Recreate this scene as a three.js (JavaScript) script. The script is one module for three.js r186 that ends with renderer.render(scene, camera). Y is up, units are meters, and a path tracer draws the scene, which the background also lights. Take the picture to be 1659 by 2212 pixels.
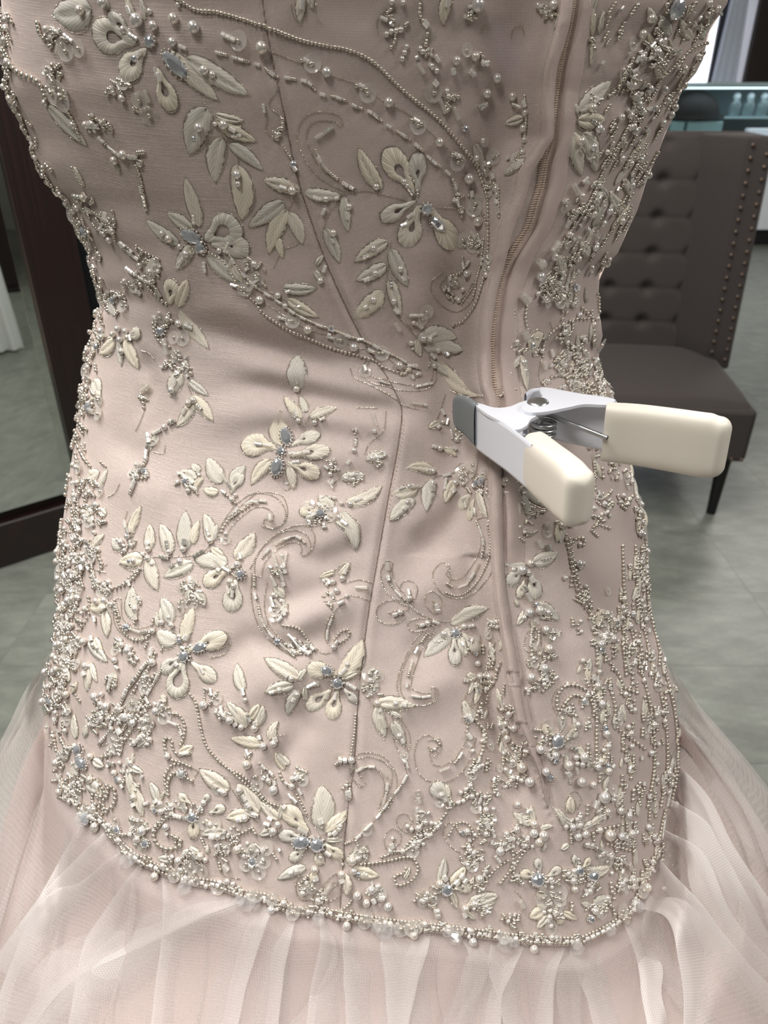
import * as THREE from 'three';
import { mergeGeometries, mergeVertices, toCreasedNormals } from 'three/addons/utils/BufferGeometryUtils.js';
import { RoundedBoxGeometry } from 'three/addons/geometries/RoundedBoxGeometry.js';
import { RectAreaLightUniformsLib } from 'three/addons/lights/RectAreaLightUniformsLib.js';
import { ImprovedNoise } from 'three/addons/math/ImprovedNoise.js';

// ---------------------------------------------------------------- camera, exposure, large lights
RectAreaLightUniformsLib.init();
const scene = new THREE.Scene();
scene.background = new THREE.Color(0x0b0d10);
const renderer = new THREE.WebGLRenderer({ antialias: true });
renderer.toneMapping = THREE.LinearToneMapping;
renderer.toneMappingExposure = 0.91;
renderer.shadowMap.enabled = true;
const FPX = 1598, CX = 829.5, CY = 1106, PITCH = Math.PI / 6, EYE = new THREE.Vector3(0, 1.4, 0);
const camera = new THREE.PerspectiveCamera(2 * Math.atan(CY / FPX) * 180 / Math.PI, 1659 / 2212, 0.02, 40);
camera.position.copy(EYE); camera.rotation.x = -PITCH; camera.updateMatrixWorld(true);
camera.focus = 0.40; camera.userData.fStop = 13;
scene.add(camera);

const CEIL = 2.75;
// ceiling troffers: x, z, width (x), length (z), intensity
function ceilingLight(x, z, w, l, power, label) {
  const g = new THREE.Group(); g.name = numbered('ceiling_light'); g.position.set(x, CEIL, z); scene.add(g);
  g.userData = { label, category: 'ceiling light' };
  mesh('frame', new RoundedBoxGeometry(w + 0.06, 0.03, l + 0.06, 2, 0.008).translate(0, -0.005, 0), std({ color: 0xe8e8e4, roughness: 0.5 }), g);
  mesh('diffuser', new THREE.BoxGeometry(w, 0.01, l).translate(0, -0.021, 0), std({ color: 0xffffff, emissive: 0xfdf9f5, emissiveIntensity: 6, roughness: 0.6 }), g);
  const L = new THREE.RectAreaLight(0xfdf9f5, power, w, l);
  L.position.set(x, CEIL - 0.03, z); L.rotation.x = -Math.PI / 2; L.name = 'troffer_light'; scene.add(L);
}

// ---------------------------------------------------------------- small helpers
const names = new Map();
function numbered(n) { const k = names.get(n) ?? 0; names.set(n, k + 1); return k ? n + '_' + String(k).padStart(3, '0') : n; }
function std(o) { return new THREE.MeshPhysicalMaterial(o); }
function mesh(name, geo, mat, parent) {
  const m = new THREE.Mesh(geo, mat); m.name = numbered(name); m.castShadow = m.receiveShadow = true; (parent ?? scene).add(m); return m;
}
function tag(o, label, category, group) { o.userData.label = label; o.userData.category = category; if (group) o.userData.group = group; return o; }
function thing(name, label, category, pos = [0, 0, 0], turn = 0, group) {
  const g = new THREE.Group(); g.name = numbered(name); g.position.set(...pos); g.rotation.y = turn; scene.add(g); return tag(g, label, category, group);
}
function struct(o) { o.userData.kind = 'structure'; return o; }
let seed = 12345;
function rnd() { seed = (seed * 1664525 + 1013904223) >>> 0; return seed / 4294967296; }
const rr = (a, b) => a + (b - a) * rnd();
const V = (x, y, z) => new THREE.Vector3(x, y, z);
const noise = new ImprovedNoise();
const sstep = (a, b, x) => { const t = Math.min(1, Math.max(0, (x - a) / (b - a))); return t * t * (3 - 2 * t); };
// smooth interpolation through (key, value) pairs given as a string of points
function table(...p) {
  return (y) => {
    const n = p.length; if (y <= p[0][0]) return p[0][1]; if (y >= p[n - 1][0]) return p[n - 1][1];
    let i = 0; while (p[i + 1][0] < y) i++;
    const [x0, y0] = p[i], [x1, y1] = p[i + 1], h = x1 - x0, t = (y - x0) / h;
    const d = (y1 - y0) / h, m = (j) => { if (j <= 0 || j >= n - 1) return d; const a = (p[j][1] - p[j - 1][1]) / (p[j][0] - p[j - 1][0]), b = (p[j + 1][1] - p[j][1]) / (p[j + 1][0] - p[j][0]); return a * b <= 0 ? 0 : 2 * a * b / (a + b); };
    const m0 = m(i), m1 = m(i + 1), t2 = t * t, t3 = t2 * t;
    return (2 * t3 - 3 * t2 + 1) * y0 + (t3 - 2 * t2 + t) * h * m0 + (-2 * t3 + 3 * t2) * y1 + (t3 - t2) * h * m1;
  };
}
// grid of points -> geometry
function gridGeo(nu, nv, fn, uvfn) {
  const pos = [], uv = [], idx = [];
  for (let j = 0; j <= nv; j++) for (let i = 0; i <= nu; i++) {
    const p = fn(i / nu, j / nv, i, j); pos.push(p.x, p.y, p.z);
    const w = uvfn ? uvfn(i / nu, j / nv, p) : [i / nu, j / nv]; uv.push(w[0], w[1]);
  }
  for (let j = 0; j < nv; j++) for (let i = 0; i < nu; i++) { const a = j * (nu + 1) + i, b = a + 1, c = a + nu + 1, d = c + 1; idx.push(a, c, b, b, c, d); }
  const g = new THREE.BufferGeometry();
  g.setAttribute('position', new THREE.Float32BufferAttribute(pos, 3)); g.setAttribute('uv', new THREE.Float32BufferAttribute(uv, 2)); g.setIndex(idx); g.computeVertexNormals(); return g;
}
function dataTex(w, h, fn, srgb) {
  const d = new Uint8Array(w * h * 4);
  for (let y = 0; y < h; y++) for (let x = 0; x < w; x++) { const c = fn(x / w, y / h, x, y), k = (y * w + x) * 4; for (let i = 0; i < 3; i++) d[k + i] = Math.max(0, Math.min(255, Math.round(255 * (c.length ? c[i] : c)))); d[k + 3] = 255; }
  const t = new THREE.DataTexture(d, w, h); t.wrapS = t.wrapT = THREE.RepeatWrapping; t.magFilter = THREE.LinearFilter; t.minFilter = THREE.LinearMipmapLinearFilter; t.generateMipmaps = true;
  if (srgb) t.colorSpace = THREE.SRGBColorSpace; t.needsUpdate = true; return t;
}
function rep(t, x, y) { const c = t.clone(); c.repeat.set(x, y); c.needsUpdate = true; return c; }

ceilingLight(-0.8, -0.75, 0.6, 1.2, 21, 'bright ceiling light panel above and left of the dress');
ceilingLight(0.45, -2.15, 0.6, 1.2, 15, 'ceiling light panel above the grey chair');
ceilingLight(1.5, 0.1, 0.6, 1.2, 7, 'ceiling light panel to the right of the photographer');
ceilingLight(3.2, -5.2, 1.2, 0.6, 26, 'ceiling light panel before the glass counter');
ceilingLight(-0.55, 0.75, 0.3, 0.6, 26, 'ceiling light panel behind the photographer');

// ---------------------------------------------------------------- the dress body as a surface
// Sections of the torso are ellipses in a fan of planes; every row of the fan gives a centre, two half axes and a depth.
const camW = (x, y, z) => V(x, y, z).applyMatrix4(camera.matrixWorld);       // metres in the fan's frame -> world
function section(L, R, cz, bz) {
  const cache = new Map();
  const row = (y) => {
    const key = Math.round(y * 4); if (cache.has(key)) return cache.get(key);
    y = key / 4;
    const Y = (CY - y) / FPX, q = Math.sqrt(1 + Y * Y), b = bz(y), Dc = cz(y) * q + b;
    const fl = Math.atan((L(y) - CX) / (FPX * q)), fr = Math.atan((R(y) - CX) / (FPX * q));
    const S = (a, f) => Math.sqrt(a * a * Math.cos(f) ** 2 + b * b * Math.sin(f) ** 2);
    let lo = 0.01, hi = 1.2;
    const xl = (a) => (Dc * Math.sin(fl) + S(a, fl)) / Math.cos(fl), xr = (a) => (Dc * Math.sin(fr) - S(a, fr)) / Math.cos(fr);
    for (let i = 0; i < 40; i++) { const a = (lo + hi) / 2; if (xl(a) < xr(a)) lo = a; else hi = a; }
    const r = { Y, q, b, Dc, a: lo, X: (xl(lo) + xr(lo)) / 2, fl, fr }; cache.set(key, r); return r;
  };
  // camera-frame point where the line of sight of (x, y) meets the section; clamped to the outline
  const hit = (x, y) => {
    const r = row(y); let f = Math.atan((x - CX) / (FPX * r.q)); f = Math.min(r.fr - 0.0008, Math.max(r.fl + 0.0008, f));
    const m = Math.tan(f), A = m * m / (r.a * r.a) + 1 / (r.b * r.b), B = -2 * (m * r.X / (r.a * r.a) + r.Dc / (r.b * r.b)), C = r.X * r.X / (r.a * r.a) + r.Dc * r.Dc / (r.b * r.b) - 1;
    const disc = Math.max(0, B * B - 4 * A * C), D = (-B - Math.sqrt(disc)) / (2 * A);
    const k = (f - r.fl) / (r.fr - r.fl);
    return { X: D * m, Y: D * r.Y / r.q, Z: D / r.q, edge: sstep(0, 0.08, Math.min(k, 1 - k)), row: r };
  };
  return { row, hit };
}
const outL = table([-300, -60], [0, 2], [170, 8], [240, 34], [300, 62], [350, 78], [400, 108], [442, 146], [500, 168], [540, 190], [600, 203], [650, 218], [690, 205], [750, 190], [850, 174], [950, 161], [1050, 146], [1200, 128], [1300, 124], [1400, 113], [1450, 102], [1500, 96], [1600, 98], [1700, 95], [2200, 90]);
const outR = table([-300, 1640], [0, 1574], [75, 1530], [119, 1522], [159, 1503], [199, 1470], [246, 1458], [286, 1439], [338, 1419], [397, 1395], [449, 1379], [500, 1355], [544, 1336], [596, 1296], [660, 1292], [720, 1302], [762, 1293], [809, 1297], [851, 1324], [1007, 1362], [1057, 1375], [1125, 1396], [1200, 1401], [1300, 1406], [1354, 1410], [1402, 1432], [1457, 1447], [1509, 1462], [1624, 1468], [1700, 1468], [2200, 1470]);
const frontZ = table([-300, 0.29], [0, 0.322], [200, 0.344], [400, 0.370], [600, 0.398], [800, 0.421], [950, 0.418], [1150, 0.406], [1400, 0.393], [1700, 0.383], [1950, 0.376], [2250, 0.366]);
const halfDepth = table([-300, 0.10], [400, 0.10], [800, 0.095], [1200, 0.11], [2200, 0.13]);
const bodice = section(outL, outR, frontZ, halfDepth);
// left lip of the pinched placket, the zip line beside it, and the lower edge of the bodice
const lipX = table([-200, 1222], [0, 1216], [151, 1180], [222, 1172], [290, 1172], [330, 1150], [377, 1123], [429, 1110], [481, 1087], [556, 1070], [644, 1047], [707, 1037], [771, 1035], [834, 1040], [872, 1052], [1002, 1059], [1108, 1060], [1192, 1063], [1259, 1067], [1354, 1081], [1438, 1095], [1497, 1104], [1569, 1120], [1656, 1158], [1736, 1180], [1806, 1200], [1945, 1225], [2050, 1229]);
const zipX = table([-200, 1250], [0, 1238], [159, 1207], [254, 1195], [302, 1191], [346, 1179], [397, 1171], [437, 1159], [489, 1143], [532, 1117], [588, 1090], [636, 1075], [699, 1066], [771, 1063], [821, 1067], [876, 1074], [1002, 1072], [1108, 1078], [1219, 1081], [1267, 1087], [1346, 1102], [1402, 1117], [1457, 1127], [1521, 1140], [1597, 1157], [1656, 1172], [1736, 1188], [2050, 1230]);
const hemY = table([60, 1500], [95, 1570], [115, 1650], [132, 1690], [182, 1757], [219, 1780], [257, 1824], [287, 1854], [338, 1881], [405, 1908], [473, 1920], [533, 1940], [567, 1944], [642, 1976], [689, 1974], [736, 1985], [824, 1998], [898, 2008], [973, 2015], [1054, 2026], [1200, 2040], [1242, 2040], [1278, 2028], [1342, 1990], [1370, 1956], [1393, 1902], [1421, 1846], [1435, 1760], [1450, 1690], [1466, 1620], [1480, 1540]);
const pinch = table([-200, 0.007], [0, 0.009], [300, 0.013], [600, 0.018], [870, 0.024], [1000, 0.023], [1200, 0.013], [1500, 0.008], [1800, 0.003], [2050, 0]);
const seamBack = table([-200, 560], [0, 568], [110, 585], [230, 611], [380, 642], [470, 670], [560, 702], [660, 746], [745, 790], [800, 826], [840, 850], [890, 868], [960, 860], [1080, 838], [1200, 817], [1350, 792], [1500, 775], [1650, 765], [1760, 750], [1880, 740], [1990, 733]);
const folds = [];
function fold(amp, width, ...pts) { folds.push({ amp: amp / 1000, width, pts }); }
// drag folds that run into the clamp (height in mm, breadth in px, then the crest line)
fold(3.4, 26, [415, 775], [600, 795], [760, 830], [900, 868]);
fold(-3.6, 26, [330, 690], [480, 715], [650, 770], [820, 835]);
fold(-3.0, 20, [480, 820], [620, 848], [780, 880], [930, 895]);
fold(3.2, 30, [380, 905], [560, 890], [760, 915], [920, 920]);
fold(2.4, 30, [420, 640], [560, 690], [700, 735]);
fold(-2.2, 24, [520, 930], [700, 935], [840, 950]);
fold(2.6, 30, [520, 990], [700, 975], [830, 985]);
fold(-2.0, 22, [560, 1075], [690, 1050], [800, 1040], [900, 990]);
fold(2.4, 30, [440, 1140], [600, 1110], [740, 1130], [830, 1085]);
fold(-2.4, 24, [560, 1170], [700, 1210], [800, 1165]);
fold(2.2, 26, [480, 1260], [660, 1190], [790, 1150]);
fold(-2.6, 24, [560, 1320], [690, 1275], [800, 1220]);
fold(2.4, 30, [560, 1400], [680, 1330], [790, 1290]);
fold(-2.8, 26, [420, 1460], [540, 1385], [640, 1390], [760, 1350]);
fold(-2.2, 26, [600, 1580], [680, 1510], [770, 1480]);
fold(2.6, 36, [440, 1590], [560, 1480], [700, 1440]);
fold(-2.6, 24, [850, 1235], [930, 1170], [990, 1110], [1040, 1060]);
fold(2.6, 26, [860, 1150], [930, 1100], [1000, 1020]);
fold(2.6, 30, [860, 1330], [940, 1260], [1010, 1180]);
fold(-2.6, 26, [860, 1430], [950, 1380], [1030, 1310]);
fold(2.0, 30, [820, 1560], [920, 1500], [1020, 1440]);
fold(2.0, 22, [1000, 1300], [1020, 1500], [1060, 1700]);
fold(-2.6, 22, [1040, 1330], [1060, 1500], [1100, 1680]);
fold(-3.2, 26, [1010, 900], [1015, 960], [1020, 1020]);
fold(-4.0, 30, [985, 560], [1000, 700], [1010, 830]);
fold(2.0, 40, [880, 600], [930, 720], [980, 800]);
fold(2.2, 22, [290, 620], [310, 720], [330, 800]);
fold(-2.4, 14, [305, 740], [322, 800], [330, 830], [300, 920]);
fold(-1.6, 26, [200, 900], [260, 960], [340, 1000]);
fold(2.0, 40, [220, 990], [300, 1060], [380, 1080]);
fold(1.6, 22, [500, 1700], [560, 1640], [620, 1560]);
fold(-1.8, 22, [560, 1690], [640, 1600], [690, 1540]);
fold(-2.0, 30, [1180, 1300], [1215, 1450], [1240, 1600]);
fold(2.0, 30, [1250, 1150], [1275, 1350], [1300, 1500]);
fold(-1.6, 24, [1240, 1150], [1255, 1240], [1290, 1380]);
fold(1.6, 26, [1330, 1150], [1350, 1300], [1360, 1420]);
fold(1.8, 30, [1250, 560], [1230, 680], [1240, 800]);
fold(-1.8, 26, [1200, 600], [1190, 700], [1200, 800]);
fold(1.2, 30, [160, 420], [300, 520], [420, 600]);
fold(-1.2, 30, [200, 330], [330, 450], [450, 560]);
for (const f of folds) { const xs = f.pts.map((p) => p[0]), ys = f.pts.map((p) => p[1]), m = f.width * 3; f.box = [Math.min(...xs) - m, Math.max(...xs) + m, Math.min(...ys) - m, Math.max(...ys) + m]; }
function relief(x, y) {
  let h = 0;
  for (const f of folds) {
    if (x < f.box[0] || x > f.box[1] || y < f.box[2] || y > f.box[3]) continue;
    let best = 1e9, along = 0; const n = f.pts.length - 1;
    for (let i = 0; i < n; i++) {
      const [x0, y0] = f.pts[i], [x1, y1] = f.pts[i + 1], dx = x1 - x0, dy = y1 - y0;
      let t = ((x - x0) * dx + (y - y0) * dy) / (dx * dx + dy * dy); t = Math.max(0, Math.min(1, t));
      const d = Math.hypot(x - x0 - t * dx, y - y0 - t * dy); if (d < best) { best = d; along = (i + t) / n; }
    }
    h += 1.15 * f.amp * Math.exp(-((best / (1.25 * f.width)) ** 2)) * sstep(0, 0.3, along + 0.02) * sstep(0, 0.3, 1.02 - along);
  }
  const A = pinch(y), s = x - lipX(y), nip = sstep(560, 780, y) * (1 - sstep(960, 1120, y));
  h += s < 0 ? A * Math.exp(-((s / 34) ** 2)) - (0.32 * A + 0.006 * sstep(1250, 1450, y) * (1 - sstep(1650, 1850, y))) * Math.exp(-(((s + (y > 1200 ? 50 : 95)) / 55) ** 2)) : A * ((1 - nip) * Math.exp(-((s / 230) ** 2)) + nip * (1.05 * (1 - sstep(92, 128, s)) + 0.12 * Math.exp(-(((s - 130) / 90) ** 2))));
  if (y > 1250 && y < 1800) h -= 0.0034 * sstep(1250, 1420, y) * (1 - sstep(1720, 1800, y)) * Math.exp(-(((x - zipX(y) - 1) / 6) ** 2));
  const g = Math.abs(x - seamBack(y)); h -= 0.0009 * Math.exp(-((g / 5) ** 2)); h += 0.0006 * Math.exp(-(((g - 14) / 9) ** 2));
  h += 0.0009 * noise.noise(x / 150, y / 110, 3.3) + 0.00018 * noise.noise(x / 45, y / 40, 9.1);
  return h;
}
function surfCam(x, y) {
  const h = bodice.hit(x, y), k = 1 - relief(x, y) * h.edge / h.Z; return V(h.X * k, h.Y * k, -h.Z * k);
}
const surf = (x, y) => surfCam(x, y).applyMatrix4(camera.matrixWorld);
function frame(x, y) {                                                        // point and outward normal on the bodice
  const p = surf(x, y), e = 6, a = surf(x + e, y).sub(surf(x - e, y)), b = surf(x, y - e).sub(surf(x, y + e)), n = a.cross(b).normalize();
  const v = EYE.clone().sub(p).normalize(); if (n.dot(v) < 0) n.negate(); return { p, n };
}
// skirt: a second, wider fan
const skL = table([1300, 150], [1400, 122], [1500, 62], [1560, 34], [1650, -10], [1800, -60], [2000, -110], [2300, -190]);
const skR = table([1300, 1405], [1430, 1440], [1510, 1492], [1590, 1560], [1650, 1612], [1800, 1715], [2000, 1790], [2300, 1880]);
const skZ = table([1300, 0.41], [1500, 0.398], [1800, 0.384], [2000, 0.372], [2200, 0.352], [2350, 0.335]);
const skB = table([1300, 0.12], [1500, 0.135], [1800, 0.17], [2300, 0.2]);
const skirtFan = section(skL, skR, skZ, skB);

// ---------------------------------------------------------------- materials of the dress
function hexNet(cells, line, soft) {                                          // open hexagonal netting, white threads
  return dataTex(512, 512, (u, v) => {
    const px = u * cells, py = v * cells; let d1 = 9, d2 = 9;
    for (let j = Math.floor(py) - 1; j <= Math.floor(py) + 2; j++) for (let i = Math.floor(px) - 1; i <= Math.floor(px) + 2; i++) {
      const cx = i + (((j % 2) + 2) % 2) * 0.5, d = Math.hypot(px - cx, (py - j) * 0.87); if (d < d1) { d2 = d1; d1 = d; } else if (d < d2) d2 = d;
    }
    return (line < 0.13 ? 0.68 : 0.34) + (line < 0.13 ? 0.32 : 0.66) * (1 - sstep(line, line + soft, d2 - d1));
  });
}
const netTex = hexNet(16, 0.12, 0.24), fineNet = hexNet(32, 0.14, 0.26);
const satinBump = dataTex(256, 256, (u, v, x, y) => 0.5 + 0.25 * Math.sin(v * 2 * Math.PI * 64) + 0.2 * (rnd() - 0.5));
const satinTint = dataTex(256, 256, () => { const n = 0.95 + 0.05 * rnd(); return [n, n, n]; });
const slubTex = dataTex(1024, 1024, (u, v, x, y) => 0);
{ // broken bright slub threads of the organza, running across
  const d = slubTex.image.data;
  for (let row = 0; row < 102; row++) {
    const y = row * 10 + Math.floor(rnd() * 3); let x0 = Math.floor(rnd() * 200);
    while (x0 < 1024) {
      const len = 60 + Math.floor(rnd() * 260), a = 90 + rnd() * 165;
      for (let i = 0; i < len; i++) for (let w = 0; w < 3; w++) { const q = ((((y + w) & 1023) * 1024) + ((x0 + i) & 1023)) * 4, f = Math.min(1, i / 12, (len - i) / 12) * (0.5 + 0.5 * rnd()); for (let c = 0; c < 3; c++) d[q + c] = Math.max(d[q + c], a * f); }
      x0 += len + 20 + Math.floor(rnd() * 160);
    }
  }
}
const fuzz = dataTex(128, 128, () => rnd());
const M = {
  satin: std({ color: new THREE.Color(0.70, 0.59, 0.555), roughness: 0.6, sheen: 0.35, sheenColor: new THREE.Color(1, 0.92, 0.88), sheenRoughness: 0.5, side: THREE.DoubleSide, map: rep(satinTint, 40, 40), bumpMap: rep(satinBump, 60, 60), bumpScale: 0.00004 }),
  lip: std({ color: new THREE.Color(0.86, 0.70, 0.635), roughness: 0.9, sheen: 0.4, sheenColor: new THREE.Color(1, 0.9, 0.86), sheenRoughness: 0.6, side: THREE.DoubleSide, bumpMap: rep(fuzz, 90, 90), bumpScale: 0.0006 }),
  tape: std({ color: new THREE.Color(0.66, 0.54, 0.48), roughness: 0.8, side: THREE.DoubleSide, bumpMap: rep(satinBump, 3, 20), bumpScale: 0.0002 }),
  teeth: std({ color: new THREE.Color(0.60, 0.47, 0.39), roughness: 0.4 }),
  bodiceNet: std({ color: new THREE.Color(0.62, 0.55, 0.50), roughness: 0.8, transparent: true, alphaMap: rep(fineNet, 1 / 0.036, 1 / 0.036), opacity: 0.45, side: THREE.DoubleSide }),
  organza: std({ color: new THREE.Color(0.9, 0.84, 0.78), roughness: 0.5, transparent: true, alphaMap: rep(slubTex, 1 / 0.125, 1 / 0.125), opacity: 0.45, side: THREE.DoubleSide }),
  lining: std({ color: new THREE.Color(0.60, 0.435, 0.385), roughness: 0.7, sheen: 0.3, sheenColor: new THREE.Color(1, 0.9, 0.86), side: THREE.DoubleSide }),
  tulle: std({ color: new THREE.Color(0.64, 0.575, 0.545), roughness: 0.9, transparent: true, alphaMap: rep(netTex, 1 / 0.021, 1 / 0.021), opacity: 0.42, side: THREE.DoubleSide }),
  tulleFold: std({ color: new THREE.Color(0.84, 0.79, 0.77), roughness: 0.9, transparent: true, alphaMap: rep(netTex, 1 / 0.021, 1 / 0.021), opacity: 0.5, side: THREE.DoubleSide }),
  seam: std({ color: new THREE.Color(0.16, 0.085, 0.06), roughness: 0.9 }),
};
function arcUV(g, nu, nv) {                                                   // lay uv in metres along the cloth
  const p = g.attributes.position, uv = g.attributes.uv, at = (i, j) => V().fromBufferAttribute(p, j * (nu + 1) + i), mid = nu >> 1; let v = 0;
  for (let j = 0; j <= nv; j++) {
    if (j) v += at(mid, j).distanceTo(at(mid, j - 1));
    let u = 0; uv.setXY(j * (nu + 1) + mid, 0, -v);
    for (let i = mid + 1; i <= nu; i++) { u += at(i, j).distanceTo(at(i - 1, j)); uv.setXY(j * (nu + 1) + i, u, -v); }
    u = 0; for (let i = mid - 1; i >= 0; i--) { u -= at(i, j).distanceTo(at(i + 1, j)); uv.setXY(j * (nu + 1) + i, u, -v); }
  }
  return g;
}

// ---------------------------------------------------------------- the dress
const dress = thing('wedding_dress', 'blush pink strapless wedding gown with beaded bodice and tulle skirt, seen from behind', 'dress');
const xAt = (fan, t, y) => { const r = fan.row(y), k = (1 - Math.cos(Math.PI * t)) / 2; return CX + FPX * r.q * Math.tan(r.fl + k * (r.fr - r.fl)); };
const TOP = -230;
function bodiceSheet(nu, nv, t0, t1, lift, drop) {
  const foot = []; for (let i = 0; i <= nu; i++) { const t = t0 + (t1 - t0) * i / nu; let y = 1900; for (let k = 0; k < 30; k++) y = 0.5 * y + 0.5 * hemY(xAt(bodice, t, y)); foot.push(y + drop); }
  return arcUV(gridGeo(nu, nv, (u, v, i) => {
    const t = t0 + (t1 - t0) * u, y = TOP + (foot[i] - TOP) * v, x = xAt(bodice, t, y), p = surfCam(x, y);
    if (lift) p.addScaledVector(p.clone().normalize(), -lift);
    return p.applyMatrix4(camera.matrixWorld);
  }), nu, nv);
}
mesh('bodice', bodiceSheet(330, 480, 0, 1, 0, 4), M.satin, dress);
mesh('tulle_overlay', bodiceSheet(260, 420, 0.012, 0.988, 0.0005, 2), M.bodiceNet, dress);
mesh('organza_overlay', bodiceSheet(80, 260, 0.02, 0.36, 0.0008, 0), M.organza, dress);
{ // far side of the bodice: the other half of each section, so that the body is closed
  const nu = 40, nv = 60;
  mesh('bodice_front', gridGeo(nu, nv, (u, v) => {
    const y = TOP + (1560 - TOP) * v, r = bodice.row(y), tl = bodice.hit(-9999, y), tr = bodice.hit(99999, y);
    const al = Math.atan2((tl.Z * r.q - r.Dc) / r.b, (tl.X - r.X) / r.a), ar = Math.atan2((tr.Z * r.q - r.Dc) / r.b, (tr.X - r.X) / r.a);
    const A = al < 0 ? al + 2 * Math.PI : al, a = A + (ar - A) * u, D = r.Dc + r.b * Math.sin(a);
    return camW(r.X + r.a * Math.cos(a), D * r.Y / r.q, -D / r.q);
  }), M.satin, dress);
}
// seam: the sunken back seam with its stitches
{
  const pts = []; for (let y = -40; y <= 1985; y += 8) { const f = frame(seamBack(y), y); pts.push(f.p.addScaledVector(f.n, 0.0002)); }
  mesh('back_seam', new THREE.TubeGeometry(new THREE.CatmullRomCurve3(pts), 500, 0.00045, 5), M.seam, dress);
  const st = []; for (let y = 905; y < 1120; y += 9) { const f = frame(seamBack(y) + 3, y), g = frame(seamBack(y) + 6, y + 5); st.push(new THREE.TubeGeometry(new THREE.CatmullRomCurve3([f.p.addScaledVector(f.n, 0.0007), g.p.addScaledVector(g.n, 0.0007)]), 1, 0.00022, 4)); }
  mesh('seam_stitching', mergeGeometries(st), std({ color: 0xd9c2b4, roughness: 0.8 }), dress);
}
// strips of cloth that follow a line down the back: profile points are [px across, mm proud]
function strip(name, line, y0, y1, prof, mat, step = 5, wob = 0, parent = dress) {
  const nv = Math.ceil((y1 - y0) / step), nu = prof.length - 1;
  return mesh(name, arcUV(gridGeo(nu, nv, (u, v, i) => {
    const y = y0 + (y1 - y0) * v, fade = Math.min(1, v * 14, (1 - v) * (name === 'placket_lip' ? 4 : 14)), w = wob * noise.noise(y / 60, i * 0.2, name.length);
    const p = surfCam(line(y) + prof[i][0] * (name === 'placket_lip' ? 1 - 0.35 * sstep(1300, 1745, y) : 1) + w * 6, y); p.addScaledVector(p.clone().normalize(), -(prof[i][1] * fade + w * 0.6) / 1000);
    return p.applyMatrix4(camera.matrixWorld);
  }), nu, nv), mat, parent);
}
const zip = new THREE.Group(); zip.name = 'zipper_placket'; dress.add(zip);
strip('placket_lip', lipX, -80, 1745, [[2, -9], [-2, -5], [-5, -1], [-4, 2.2], [1, 4.6], [9, 5.8], [17, 5.4], [23, 3.6], [26, 1.0], [25, -2.5]], M.lip, 5, 0.5, zip);
strip('zipper_tape', zipX, -80, 885, [[-14, -0.6], [-9, 0.3], [-2, 0.6], [6, 0.7], [12, 0.7], [20, 0.4]], M.tape, 5, 0.2, zip);
strip('placket_edge', zipX, -80, 1262, [[14, -1.5], [15, 1.8], [19, 3.6], [26, 4.0], [32, 3.6], [38, 2.8], [46, 1.4], [54, -0.2]], M.lip, 5, 0.5, zip);
{
  const tooth = new THREE.CapsuleGeometry(0.0006, 0.0016, 2, 6), all = [], m4 = new THREE.Matrix4();
  for (let y = -70; y < 880; y += 5.2) for (const s of [-1, 1]) {
    const a = surf(zipX(y) - 3 + s * 3.4, y), b = surf(zipX(y) - 3 + s * 3.4 + 1, y + 8), d = b.sub(a).normalize(), n = EYE.clone().sub(a).normalize(), t = n.clone().cross(d).normalize();
    m4.makeBasis(d.clone().multiplyScalar(0.9), t, n); m4.setPosition(a.addScaledVector(n, 0.0014)); all.push(tooth.clone().applyMatrix4(m4));
  }
  const c = mesh('zipper_coil', mergeGeometries(all), M.teeth, zip); c.userData.kind = 'stuff';
}

// ---------------------------------------------------------------- skirt
const lineFan = section((y) => skL(y) + 60 * sstep(1400, 1580, y), (y) => skR(y) - 70 * sstep(1420, 1600, y), skZ, skB);
function skirtPoint(fan, x, y, hem, lift, wave = 0) {
  const s = fan.hit(x, y), b = bodice.hit(x, y), k = sstep(-20, 420, y - hem), Z = (b.Z + 0.0015) * (1 - k) + s.Z * k - lift * sstep(-10, 60, y - hem) - wave * sstep(0, 110, y - hem), q = Z / s.Z;
  return camW(s.X * q, s.Y * q, -Z);
}
function skirtSheet(fan, nu, nv, lift, shape) {
  return arcUV(gridGeo(nu, nv, (t, v) => {
    const e = shape ? shape(t, v) : { t, w: 0 }, tt = Math.max(0, Math.min(1, e.t));
    let h = 1800; for (let k = 0; k < 16; k++) h = 0.5 * h + 0.5 * hemY(xAt(fan, tt, h)); h -= 14; h += (1396 - h) * (1 - sstep(0, 0.11, tt)); h += (1418 - h) * (1 - sstep(0, 0.11, 1 - tt));
    const y = h + (2350 - h) * Math.pow(v, 1.15); return skirtPoint(fan, xAt(fan, tt, y), y, h + 14, lift, e.w);
  }), nu, nv);
}
const soft = (t, v) => ({ t, w: 0.0022 * noise.noise(t * 14, v * 2.2, 5.5) + 0.0016 * noise.noise(t * 34 + v * 3, v * 2, 2.5) });
mesh('skirt_lining', skirtSheet(lineFan, 160, 90, 0, soft), M.lining, dress);
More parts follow.
